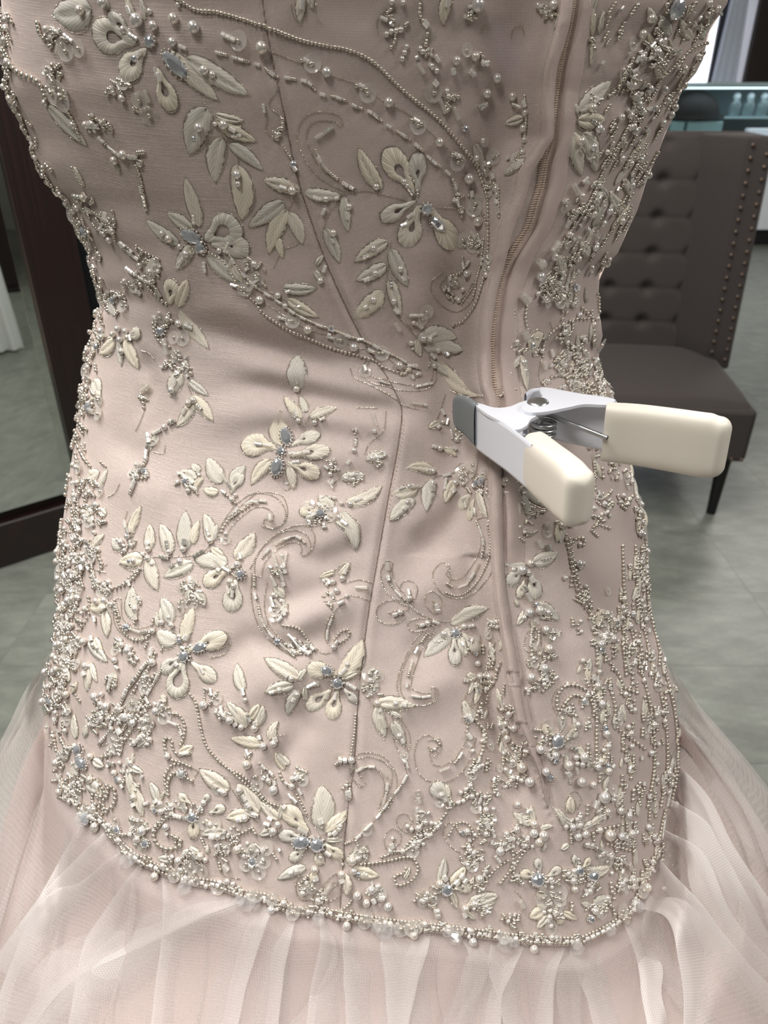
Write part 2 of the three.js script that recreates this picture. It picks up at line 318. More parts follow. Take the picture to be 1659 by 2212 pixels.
{ // the skirt goes on below the picture down to the floor, and round the far side
  const nu = 90, nv = 10, row = [], y = 2350, r = lineFan.row(y), mid = camW(r.X, r.Dc * r.Y / r.q, -r.Dc / r.q);
  for (let i = 0; i <= nu; i++) { const a = Math.PI * 2 * i / nu, D = r.Dc + r.b * Math.sin(a); row.push(camW(r.X + r.a * Math.cos(a), D * r.Y / r.q, -D / r.q)); }
  mesh('skirt_train', gridGeo(nu, nv, (u, v, i) => { const p = row[i], o = p.clone().sub(mid); o.y = 0; o.normalize(); const w = 1 + 0.1 * Math.sin(i * 1.4) * v; return V(p.x + o.x * 0.36 * v * w, p.y * (1 - v) + 0.003, p.z + o.z * (o.z > 0 ? 0.16 : 0.36) * v * w); }), M.lining, dress);
  const nb = 60;
  mesh('skirt_far_side', gridGeo(nb, 24, (u, v) => {
    const yy = 1480 + (2350 - 1480) * v, q = lineFan.row(yy), a = Math.PI * (1 - u), D = q.Dc + q.b * Math.sin(a); return camW(q.X + q.a * Math.cos(a), D * q.Y / q.q, -D / q.q);
  }), M.lining, dress);
}
const pleats = (n, A, D, ph, drift) => (t, v) => {
  const f = sstep(0.0, 0.25, v) * sstep(0, 0.12, t) * sstep(0, 0.12, 1 - t), p = 2 * Math.PI * (n * t + ph + 0.9 * noise.noise(t * 5 + ph, v * 0.7, ph) + drift * v * (t - 0.5));
  return { t: t + f * (A / (2 * Math.PI * n)) * Math.sin(p), w: D * Math.cos(p) * f + 0.003 * noise.noise(t * 8, v * 2, ph) };
};
mesh('tulle_layer', skirtSheet(skirtFan, 420, 80, 0.003, pleats(15, 1.35, 0.0022, 0.3, 0.6)), M.tulle, dress);
mesh('tulle_layer', skirtSheet(section((y) => skL(y) - 14, (y) => skR(y) + 10, skZ, skB), 420, 80, 0.008, pleats(9, 1.5, 0.003, 1.7, -0.8)), M.tulle, dress);
// creases where the tulle lies double: a flattened tube with a crisp rounded edge, from the hem outwards
function tulleFold(wide, ...pts) {
  const c = new THREE.CatmullRomCurve3(pts.map((p) => V(p[0], p[1], 0))), nv = 60, tmp = V(), k0 = 1.9 * Math.abs(wide), sg = -Math.sign(wide);
  // section: from the soft side under the cloth, up over the crest and tucked back beneath it
  const sec = [[1.0, -2.5], [0.8, 1.5], [0.6, 4], [0.4, 5.5], [0.22, 6.4], [0.1, 7], [0.03, 7.2], [0, 6.9], [0.02, 6.4], [0.1, 6], [0.2, 5.2], [0.3, 4]];
  const g = gridGeo(sec.length - 1, nv, (u, v, i) => {
    c.getPoint(v, tmp); const tn = c.getTangent(v), w = k0 * (0.3 + 0.7 * sstep(0, 0.5, v)) * (1 + 0.3 * noise.noise(v * 3, wide, pts.length));
    const wob = 5 * noise.noise(v * 4, wide * 0.37, 8.5), off = sg * (w * sec[i][0] + wob), x = tmp.x - tn.y * off, y = tmp.y + tn.x * off, hem = Math.min(hemY(x), y + 1);
    return skirtPoint(skirtFan, x, y, hem, sec[i][1] / 1000, 0);
  });
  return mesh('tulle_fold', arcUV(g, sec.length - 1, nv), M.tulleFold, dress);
}
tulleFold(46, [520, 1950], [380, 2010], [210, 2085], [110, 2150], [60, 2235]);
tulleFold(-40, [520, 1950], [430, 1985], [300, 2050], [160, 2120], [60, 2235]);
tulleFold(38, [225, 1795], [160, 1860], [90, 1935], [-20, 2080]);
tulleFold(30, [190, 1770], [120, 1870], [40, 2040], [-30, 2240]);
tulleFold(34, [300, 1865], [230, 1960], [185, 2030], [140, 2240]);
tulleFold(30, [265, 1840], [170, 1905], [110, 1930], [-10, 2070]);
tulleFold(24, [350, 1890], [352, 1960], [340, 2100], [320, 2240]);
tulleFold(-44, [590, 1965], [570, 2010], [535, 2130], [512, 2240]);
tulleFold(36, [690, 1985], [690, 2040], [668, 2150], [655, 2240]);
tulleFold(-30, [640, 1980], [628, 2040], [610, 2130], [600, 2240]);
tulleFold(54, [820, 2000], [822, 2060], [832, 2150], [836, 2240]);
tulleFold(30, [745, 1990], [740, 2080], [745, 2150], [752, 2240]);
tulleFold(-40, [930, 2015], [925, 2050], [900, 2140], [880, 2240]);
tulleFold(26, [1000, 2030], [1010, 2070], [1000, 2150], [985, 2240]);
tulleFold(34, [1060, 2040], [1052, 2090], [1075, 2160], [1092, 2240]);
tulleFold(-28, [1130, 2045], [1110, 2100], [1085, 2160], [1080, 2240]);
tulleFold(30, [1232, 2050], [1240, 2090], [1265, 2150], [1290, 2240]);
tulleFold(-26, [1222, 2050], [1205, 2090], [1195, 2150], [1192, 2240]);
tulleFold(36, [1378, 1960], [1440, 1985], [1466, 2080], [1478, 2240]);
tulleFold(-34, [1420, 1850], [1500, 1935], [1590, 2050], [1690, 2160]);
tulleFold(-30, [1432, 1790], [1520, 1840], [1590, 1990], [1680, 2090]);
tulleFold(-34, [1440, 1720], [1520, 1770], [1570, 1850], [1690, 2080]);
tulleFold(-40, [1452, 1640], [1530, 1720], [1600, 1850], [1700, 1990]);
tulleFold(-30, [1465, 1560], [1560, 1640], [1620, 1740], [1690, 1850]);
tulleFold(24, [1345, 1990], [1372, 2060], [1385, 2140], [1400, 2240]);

// ---------------------------------------------------------------- spring clamp that takes in the waist
{
  const clamp = thing('spring_clamp', 'white metal spring clamp with cream rubber grips pinching the dress at the waist', 'clamp');
  const axis = V(-0.06, 0.86, 0.50).normalize(), P0 = V((1162 - CX) / FPX, (CY - 872) / FPX, -1).multiplyScalar(0.372);   // rivet head, camera frame
  // lay outlines (px) on planes square to the rivet: h metres below the rivet head
  const onPlane = (x, y, h) => { const d = V((x - CX) / FPX, (CY - y) / FPX, -1), o = P0.clone().addScaledVector(axis, -h); return d.multiplyScalar(o.dot(axis) / d.dot(axis)); };
  const toW = (p) => p.clone().applyMatrix4(camera.matrixWorld);
  const white = std({ color: 0xf3f6ff, roughness: 0.3, clearcoat: 0.5, clearcoatRoughness: 0.2, side: THREE.DoubleSide });
  const steel = std({ color: 0xc9cccd, roughness: 0.3, metalness: 1 });
  const rubber = std({ color: new THREE.Color(0.87, 0.815, 0.71), roughness: 0.5, clearcoat: 0.12, clearcoatRoughness: 0.5, side: THREE.DoubleSide, bumpMap: rep(satinTint, 3, 3), bumpScale: 0.00012 });
  // a plate: outline of camera-frame points in one plane, thickness t along the rivet axis, bevelled
  const basisX = V(1, 0, 0).addScaledVector(axis, -axis.x).normalize(), basisZ = basisX.clone().cross(axis).normalize();
  const flat = (p) => new THREE.Vector2(p.clone().sub(P0).dot(basisX), p.clone().sub(P0).dot(basisZ));
  const plate = (name, pts, h, t, mat, parent) => {
    const s = new THREE.Shape(new THREE.SplineCurve([...pts.map((q) => flat(onPlane(q[0], q[1], h)))].concat([flat(onPlane(pts[0][0], pts[0][1], h))])).getPoints(pts.length * 8).slice(0, -1));
    const g = new THREE.ExtrudeGeometry(s, { depth: t, bevelEnabled: true, bevelSize: 0.0004, bevelThickness: 0.0004, bevelSegments: 3 });
    const m = new THREE.Matrix4().makeBasis(basisX, basisZ, axis.clone().negate()), o = P0.clone().addScaledVector(axis, -h);
    m.setPosition(o); g.applyMatrix4(m).applyMatrix4(camera.matrixWorld); return mesh(name, g, mat, parent);
  };
  const poly = (pts, h, n) => new THREE.CatmullRomCurve3(pts.map((q) => onPlane(q[0], q[1], h)), false, 'centripetal').getPoints(n);
  // web: a wall of sheet metal standing along the axis under a px line
  const web = (name, pts, h0, h1, t, mat, parent) => {
    const line = poly(pts, h0, 60), n = line.length - 1, r = Math.abs(t) * 1.2, out = [];
    const prof = []; const H = h1 - h0;
    for (let k = 0; k <= 6; k++) { const a = Math.PI / 2 * k / 6; prof.push([t * 0 + (1 - Math.cos(0)) * 0, 0]); }
    const ring = [[1, 0.0016], [0.6, 0.0004], [0, 0], [-0.0, 0]];
    const sec = [[0.5, r], [0.5, H - r], [0.2, H], [-0.3, H], [-0.5, H - r], [-0.5, r], [-0.2, 0], [0.3, 0], [0.5, r]];
    const g = gridGeo(sec.length - 1, n, (u, v, i, j) => {
      const a = line[Math.max(0, j - 1)], b = line[Math.min(n, j + 1)], d = b.clone().sub(a).normalize(), s = d.cross(axis).normalize();
      return toW(line[j].clone().addScaledVector(s, sec[i][0] * t).addScaledVector(axis, -sec[i][1]));
    });
    return mesh(name, g, mat, parent);
  };
  const Hh = 0.0285;
  // outer half: its grip points right
  const a = new THREE.Group(); a.name = 'clamp_half'; clamp.add(a);
  plate('top_flange', [[1127, 876], [1133, 886], [1150, 891], [1180, 889], [1225, 880], [1262, 873], [1316, 874], [1316, 862], [1250, 851], [1175, 838], [1168, 846], [1172, 858], [1140, 866]], -0.0004, 0.0012, white, a);
  plate('bottom_flange', [[1120, 886], [1150, 893], [1200, 888], [1250, 876], [1322, 882], [1322, 862], [1240, 850], [1175, 840]], Hh - 0.003, 0.0012, white, a);
  web('web', [[1135, 850], [1150, 840], [1175, 838], [1250, 851], [1330, 864]], 0, Hh, 0.0014, white, a);
  // inner half: its grip comes towards the viewer
  const b = new THREE.Group(); b.name = 'clamp_half_001'; clamp.add(b);
  plate('top_flange', [[1024, 872], [1040, 874], [1068, 882], [1100, 880], [1126, 870], [1160, 862], [1190, 868], [1196, 884], [1165, 896], [1146, 906], [1136, 920], [1114, 928], [1090, 914], [1050, 892]], 0.0016, 0.0012, white, b);
  plate('bottom_flange', [[1030, 874], [1068, 882], [1126, 870], [1180, 866], [1190, 884], [1165, 900], [1150, 914], [1128, 940], [1050, 892]], Hh - 0.005, 0.0012, white, b);
  web('web', [[1010, 858], [1022, 866], [1034, 878], [1064, 898], [1098, 920], [1130, 944], [1150, 960]], 0.0016, Hh - 0.0025, 0.0014, white, b);
  // soft tips of the jaws
  const tip = (pts, h0, h1, t) => {
    const line = poly(pts, h0, 40), n = line.length - 1;
    return gridGeo(16, n, (u, v, i, j) => {
      const p = line[Math.max(0, j - 1)], q = line[Math.min(n, j + 1)], d = q.clone().sub(p).normalize(), s = d.clone().cross(axis).normalize(), A = 2 * Math.PI * u, k = Math.pow(Math.max(0, Math.sin(Math.PI * (0.08 + 0.92 * (1 - v * 0.999)) / 1.16)), 0.35), H = h1 - h0;
      const sg = (x) => Math.sign(x) * Math.pow(Math.abs(x), 0.45), endk = v > 0.7 ? Math.sqrt(Math.max(0, 1 - ((v - 0.7) / 0.3) ** 2)) : 1;
      return toW(line[j].clone().addScaledVector(s, t * sg(Math.cos(A)) * (0.4 + 0.6 * endk)).addScaledVector(axis, -H / 2 + H / 2 * sg(Math.sin(A)) * (1 - 0.28 * v * v) * (0.5 + 0.5 * endk)));
    });
  };
  const greyTip = std({ color: new THREE.Color(0.22, 0.24, 0.245), roughness: 0.6, side: THREE.DoubleSide });
  mesh('jaw_tip', tip([[1032, 874], [1020, 864], [1006, 853], [990, 846], [980, 842]], 0.001, Hh - 0.004, 0.0022), greyTip, b);
  // rubber grips: rounded sleeves with a closed blunt end
  const grip = (pts, h0, h1, inner, parent) => {
    const line = poly(pts, h0, 48), n = line.length - 1, H = h1 - h0, R = 0.0055;
    const g = gridGeo(48, n + 12, (u, v, i, j) => {
      const jj = Math.min(n, j), th = Math.max(0, j - n) / 12 * Math.PI / 2, p = line[Math.max(0, jj - 1)], q = line[Math.min(n, jj + 1)], d = q.clone().sub(p).normalize(), s = d.clone().cross(axis).normalize(), A = 2 * Math.PI * u;
      const sg = (x, e) => Math.sign(x) * Math.pow(Math.abs(x), e), f = jj / n, lip = 1 - 0.12 * Math.exp(-f * 30);
      const w = inner * (0.92 + 0.1 * f + 0.03 * Math.sin(f * 5)) * lip * Math.cos(th), tall = (H / 2) * (0.98 + 0.05 * f) - R * (1 - Math.cos(th)) - 0.0012 * sstep(0.8, 1, f);
      const c = line[jj].clone().addScaledVector(s, -inner).addScaledVector(axis, -H / 2).addScaledVector(d, R * Math.sin(th));
      return toW(c.addScaledVector(s, w * sg(Math.cos(A), 0.55)).addScaledVector(axis, tall * sg(Math.sin(A), 0.38)));
    });
    return mesh('rubber_grip', g, rubber, parent);
  };
  grip([[1314, 861], [1380, 866], [1460, 876], [1530, 886], [1562, 890]], -0.0012, Hh + 0.0012, -0.0062, a);
  grip([[1124, 938], [1150, 962], [1185, 990], [1219, 1020]], 0.0004, Hh - 0.0004, 0.0072, b);
  // rivet
  const top = toW(P0), ax = axis.clone().transformDirection(camera.matrixWorld), q = new THREE.Quaternion().setFromUnitVectors(V(0, 1, 0), ax);
  const riv = new THREE.LatheGeometry([[0, 0.0022], [0.0025, 0.0021], [0.0045, 0.0016], [0.0055, 0.0008], [0.0056, 0], [0.0032, 0], [0.0030, -0.0280], [0.005, -0.0282], [0.004, -0.0296], [0, -0.03]].map((p) => new THREE.Vector2(p[0], p[1])), 32);
  const rv = mesh('rivet', riv, steel, clamp); rv.position.copy(top).addScaledVector(ax, 0.0002); rv.quaternion.copy(q);
  // torsion spring round the rivet, with an arm along each handle
  const e1 = basisX.clone().transformDirection(camera.matrixWorld), e2 = basisZ.clone().negate().transformDirection(camera.matrixWorld), sp = [];
  const armEnd = toW(onPlane(1312, 946, 0.012).multiplyScalar(1.012)), armEnd2 = toW(onPlane(1190, 975, 0.0155));
  for (let k = 0; k <= 70; k++) { const A = 0.6 + k / 70 * Math.PI * 7.2, r = 0.0062; sp.push(top.clone().addScaledVector(e1, r * Math.cos(A) + 0.003).addScaledVector(e2, r * Math.sin(A) + 0.001).addScaledVector(ax, -0.009 - 0.0105 * k / 70)); }
  sp.unshift(armEnd.clone().lerp(sp[0], 0.35), armEnd.clone().lerp(sp[0], 0.7)); sp.unshift(armEnd); sp.push(armEnd2);
  mesh('torsion_spring', new THREE.TubeGeometry(new THREE.CatmullRomCurve3(sp, false, 'centripetal'), 420, 0.00125, 8), steel, clamp);
}

// ---------------------------------------------------------------- the shop
const wallMat = std({ color: 0xb9b6b0, roughness: 0.9 });
const floorTint = (seedv) => dataTex(256, 256, (u, v) => {
  const a = noise.noise(u * 4 + seedv, v * 9, 1.5) * 0.7 + noise.noise(u * 12, v * 30 + seedv, 4.5) * 0.4 + noise.noise(u * 40 + seedv, v * 40, 7.5) * 0.2, g = 0.88 + 0.17 * a;
  return [0.495 * g, 0.51 * g, 0.475 * g];
}, true);
const floorMats = [1.3, 7.7, 13.1, 21.9].map((s) => std({ map: floorTint(s), roughness: 0.42, clearcoat: 0.15, clearcoatRoughness: 0.35 }));
{
  const fl = struct(mesh('floor', new THREE.BoxGeometry(9.4, 0.1, 14.4).translate(0.6, -0.054, -3.7), std({ color: 0x8a8c85, roughness: 0.6 })));
  const W = 0.373, D = 0.343, gs = [0, 1].map(() => new RoundedBoxGeometry(W - 0.0006, 0.004, D - 0.0006, 1, 0.0003));
  for (const g of gs) { const p = g.attributes.position, uv = g.attributes.uv; for (let i = 0; i < p.count; i++) uv.setXY(i, p.getX(i) / 0.4 + 0.5, p.getZ(i) / 0.4 + 0.5); }
  const far = [];
  for (let j = -24; j < 8; j++) for (let i = -9; i < 14; i++) {
    const x = -1.073 + (i + 0.5) * W, z = -1.912 + (j + 0.5) * D, k = Math.floor(rnd() * 4);
    const near = z < -0.9 && z > -5.6 && Math.abs(x) < 0.25 - z * 0.58 && Math.abs(x) > 0.2 + (z > -2 ? 0.35 : 0.0);
    if (near) { const t = mesh('floor_tile', gs[0], floorMats[k], fl); t.position.set(x, -0.002, z); }
    else far.push(gs[0].clone().translate(x, -0.002, z));
  }
  const rest = mesh('floor_tiles_beyond', mergeGeometries(far), floorMats[0], fl); rest.userData.kind = 'stuff';
  const wall = (n, w, h, d, x, y, z, m = wallMat) => struct(mesh(n, new THREE.BoxGeometry(w, h, d).translate(x, y, z), m));
  wall('wall_left', 0.1, 2.85, 14.4, -4.05, 1.42, -3.7); wall('wall_right', 0.1, 2.85, 14.4, 5.25, 1.42, -3.7); wall('wall_front', 9.4, 2.85, 0.1, 0.6, 1.42, 3.45, std({ color: 0x7a7772, roughness: 0.9 }));
  wall('wall_back', 9.4, 2.85, 0.1, 0.6, 1.42, -10.85);
  wall('ceiling', 9.4, 0.1, 14.4, 0.6, CEIL + 0.06, -3.7, std({ color: 0xd8d6d0, roughness: 0.95 }));
}
// standing mirror on the left, leaning nowhere: a wide dark frame with a bevelled glass
const MX = -1.132, MZ = -2.179, MD = V(0.781, 0, -0.625), MN = V(0.625, 0, 0.781);
const darkWood = std({ map: dataTex(128, 512, (u, v) => { const g = 0.8 + 0.35 * noise.noise(u * 18, v * 2.5, 1.1) + 0.15 * noise.noise(u * 60, v * 6, 2.1); return [0.125 * g, 0.06 * g, 0.045 * g]; }, true), roughness: 0.38, clearcoat: 0.2 });
{
  const m = thing('floor_mirror', 'tall floor mirror in a wide dark brown wooden frame, left of the dress', 'mirror', [MX, 0, MZ], Math.atan2(0.625, 0.781));
  // local x runs along the rail to the right, z towards the viewer
  const bar = (n, x0, x1, y0, y1) => mesh(n, new RoundedBoxGeometry(x1 - x0, y1 - y0, 0.05, 3, 0.008).translate((x0 + x1) / 2, (y0 + y1) / 2, -0.012), darkWood, m);
  bar('stile', 0.107, 0.26, 0.0, 2.05); bar('stile', -0.98, -0.827, 0.0, 2.05); bar('bottom_rail', -0.827, 0.107, 0.0, 0.158); bar('top_rail', -0.827, 0.107, 1.9, 2.05);
  const glass = std({ color: 0xd4dad4, metalness: 1, roughness: 0.015 });
  mesh('glass', new THREE.BoxGeometry(0.87, 1.68, 0.006).translate(-0.36, 1.03, -0.012), glass, m);
  const bev = (n, w, h, x, y, rx, ry) => { const b = mesh(n, new THREE.BoxGeometry(w, h, 0.004), glass, m); b.position.set(x, y, -0.0105); b.rotation.set(rx, ry, 0); };
  bev('bevel', 0.032, 1.742, 0.091, 1.03, 0, 0.075); bev('bevel', 0.032, 1.742, -0.811, 1.03, 0, -0.075);
  mesh('backing', new THREE.BoxGeometry(1.2, 2.0, 0.01).translate(-0.36, 1.02, -0.042), std({ color: 0x2a201a, roughness: 0.8 }), m);
}
// what the mirror shows: things on the right of the photographer, outside the picture
function drape(w, h, waves, amp, y0) {                                          // a hanging cloth, folded, wider below, with thickness
  const f = (u, v, s) => { const a = (u - 0.5) * w * (0.55 + 0.45 * v); return V(a, y0 + h * (1 - v), (amp * Math.sin(u * waves * 6.283 + 0.7 * Math.sin(v * 3)) + 0.05) * (0.4 + 0.6 * v) * s + 0.004 * s); };
  return mergeGeometries([gridGeo(60, 14, (u, v) => f(u, v, 1)), gridGeo(60, 14, (u, v) => f(1 - u, v, -1))]);
}
{
  const g = thing('hanging_gown', 'white gown on a stand, seen only in the mirror', 'gown', [0.735, 0, -0.575], 0.85);
  mesh('skirt', drape(0.22, 1.1, 3, 0.02, 0.02), std({ color: 0xdedfe0, roughness: 0.8, side: THREE.DoubleSide }), g);
  const w = thing('wooden_post_stand', 'slim brown wooden post with a foot, beside the white gown in the mirror', 'stand', [0.92, 0, -0.42], 0.85);
  mesh('post', new RoundedBoxGeometry(0.07, 1.7, 0.05, 2, 0.01).translate(0, 0.87, 0), darkWood, w); mesh('foot', new RoundedBoxGeometry(0.16, 0.03, 0.12, 2, 0.01).translate(0, 0.016, 0), darkWood, w);
  const k = thing('dark_wardrobe', 'large dark brown wardrobe reflected in the mirror', 'wardrobe', [2.0, 0, 0.75], -2.29);
  mesh('carcass', new RoundedBoxGeometry(1.7, 2.1, 0.5, 2, 0.01).translate(0, 1.06, 0), std({ color: 0x1c1412, roughness: 0.6 }), k);
  for (const x of [-0.43, 0.43]) { const d = mesh('door', new RoundedBoxGeometry(0.82, 2.0, 0.03, 2, 0.006).translate(x, 1.06, 0.26), darkWood, k); mesh('handle', new THREE.CylinderGeometry(0.008, 0.008, 0.16, 8).translate(x - Math.sign(x) * 0.36, 1.1, 0.29), std({ color: 0x9a8a6a, metalness: 1, roughness: 0.4 }), d); }
}
{ // dark curtain beyond the mirror
  const c = thing('navy_curtain', 'dark navy curtain hanging behind the wooden mirror frame', 'curtain', [-1.2, 0, -3.5], 0.25);
  mesh('cloth', drape(2.4, 2.5, 12, 0.035, 0.05), std({ color: 0x14161c, roughness: 0.9, side: THREE.DoubleSide }), c);
  mesh('rod', new THREE.CylinderGeometry(0.015, 0.015, 2.5, 12).rotateZ(Math.PI / 2).translate(0, 2.56, 0), std({ color: 0x222222, roughness: 0.4, metalness: 1 }), c);
}
// ---------------------------------------------------------------- wing chair
{
  const c = thing('wing_chair', 'tall taupe wing chair with button-tufted back and nailhead trim, standing behind the dress', 'chair', [0.94, 0, -2.764], -0.122);
  const weave = dataTex(128, 128, (u, v, x, y) => 0.45 + 0.3 * ((x + y) & 1) + 0.25 * rnd()), clothTint = dataTex(128, 128, () => { const g = 0.9 + 0.1 * rnd(); return [0.255 * g, 0.232 * g, 0.222 * g]; }, true);
  const cloth = std({ map: rep(clothTint, 3, 3), roughness: 0.95, sheen: 0.4, sheenColor: new THREE.Color(0.5, 0.47, 0.45), sheenRoughness: 0.6, bumpMap: rep(weave, 5, 5), bumpScale: 0.0006, side: THREE.DoubleSide });
  const legMat = std({ color: 0x0d0b0b, roughness: 0.4 }), nailMat = std({ color: 0x6f6156, roughness: 0.45, metalness: 0.9 });
  // seat: a domed slab
  const slab = (w, h, d, r, dome) => { const g = new RoundedBoxGeometry(w, h, d, 6, r), p = g.attributes.position; for (let i = 0; i < p.count; i++) if (p.getY(i) > 0) p.setY(i, p.getY(i) + dome * (1 - (2 * p.getX(i) / w) ** 2) * (1 - (2 * p.getZ(i) / d) ** 2)); g.computeVertexNormals(); return g; };
  const subdiv = (w, h, d, dome) => { const top = gridGeo(30, 30, (u, v) => { const a = 2 * u - 1, b = 2 * v - 1, k = (1 - a ** 6) * (1 - b ** 6); return V(a * w / 2, h * Math.pow(Math.max(0, k), 0.35) + dome * (1 - a * a) * (1 - b * b), b * d / 2); }); return top; };
  mesh('seat_base', new RoundedBoxGeometry(0.78, 0.2, 0.66, 5, 0.022).translate(0, 0.335, 0.03), cloth, c);
  mesh('seat_cushion', subdiv(0.775, 0.05, 0.655, 0.022).translate(0, 0.42, 0.03), cloth, c);
  // tufted inner back
  const btn = []; for (let r = 0; r < 6; r++) for (const x of [-0.225, -0.075, 0.075, 0.225]) btn.push([x * (1 - 0.06 * r / 5) + 0.01, 0.56 + r * 0.132]);
  const face = (x, y) => { let h = 0.02; for (const [bx, by] of btn) { const d2 = ((x - bx) ** 2 + (y - by) ** 2); h -= 0.022 * Math.exp(-d2 / 0.0005) + 0.003 * Math.exp(-((y - by) ** 2) / 0.0001 - ((x - bx) ** 2) / 0.006); } return h; };
  mesh('tufted_back', gridGeo(90, 110, (u, v) => { const x = (u - 0.5) * 0.58, y = 0.44 + v * 0.8; const e = Math.min(1, 8 * (1 - v)); return V(x, y, -0.275 - 0.05 * v + face(x, y) * Math.sqrt(e)); }), cloth, c);
  for (const [x, y] of btn) mesh('button', new THREE.SphereGeometry(0.011, 12, 8).scale(1, 1, 0.5).translate(x, y, -0.275 - 0.05 * (y - 0.44) / 0.8 - 0.014), cloth, c);
  mesh('back_shell', new RoundedBoxGeometry(0.76, 0.84, 0.1, 4, 0.03).rotateX(-0.06).translate(0, 0.83, -0.38), cloth, c);
  for (const s of [-1, 1]) {
    const sh = new THREE.Shape([[0.215, -0.30], [0.318, -0.125], [0.392, -0.12], [0.396, -0.42], [0.25, -0.43]].map((p) => new THREE.Vector2(p[0] * s, -p[1])));
    const g = new THREE.ExtrudeGeometry(sh, { depth: 0.80, bevelEnabled: true, bevelSize: 0.012, bevelThickness: 0.012, bevelSegments: 4, steps: 8 }); g.rotateX(-Math.PI / 2);
    const p = g.attributes.position; for (let i = 0; i < p.count; i++) { const y = p.getY(i); p.setX(i, p.getX(i) * (1.02 - 0.05 * y / 0.8)); p.setZ(i, p.getZ(i) - 0.02 * y); p.setY(i, y + 0.435); if (y > 0.7) p.setY(i, p.getY(i) - 0.03 * Math.max(0, 0.3 - Math.abs(p.getX(i)))); }
    g.computeVertexNormals(); const w = mesh('wing', toCreasedNormals(g, 0.6), cloth, c);
    const nail = new THREE.SphereGeometry(0.0075, 10, 6, 0, 6.283, 0, Math.PI / 2).rotateX(Math.PI / 2).scale(1, 1, 0.7);
    for (const col of [0, 1]) for (let k = 0; k < 20; k++) { const y = 0.015 + k * 0.0405 + (col ? 0.012 : 0), n = mesh('nailhead', nail, nailMat, w); n.position.set(s * (col ? 0.386 : 0.333) * (1.02 - 0.05 * y / 0.8), y + 0.435, -0.108 - 0.02 * y); }
    const leg = new THREE.CylinderGeometry(0.026, 0.017, 0.25, 14).translate(s * 0.335, 0.125, 0.305); mesh('leg', leg, legMat, c);
    mesh('leg', new THREE.CylinderGeometry(0.025, 0.017, 0.25, 14).translate(s * 0.34, 0.125, -0.33), legMat, c);
  }
  const nail2 = new THREE.SphereGeometry(0.007, 10, 6, 0, 6.283, 0, Math.PI / 2).rotateX(Math.PI / 2).scale(1, 1, 0.7);
  for (let k = 0; k < 23; k++) { const n = mesh('nailhead', nail2, nailMat, c); n.position.set(-0.373 + k * 0.0339, 0.25, 0.36); }
}
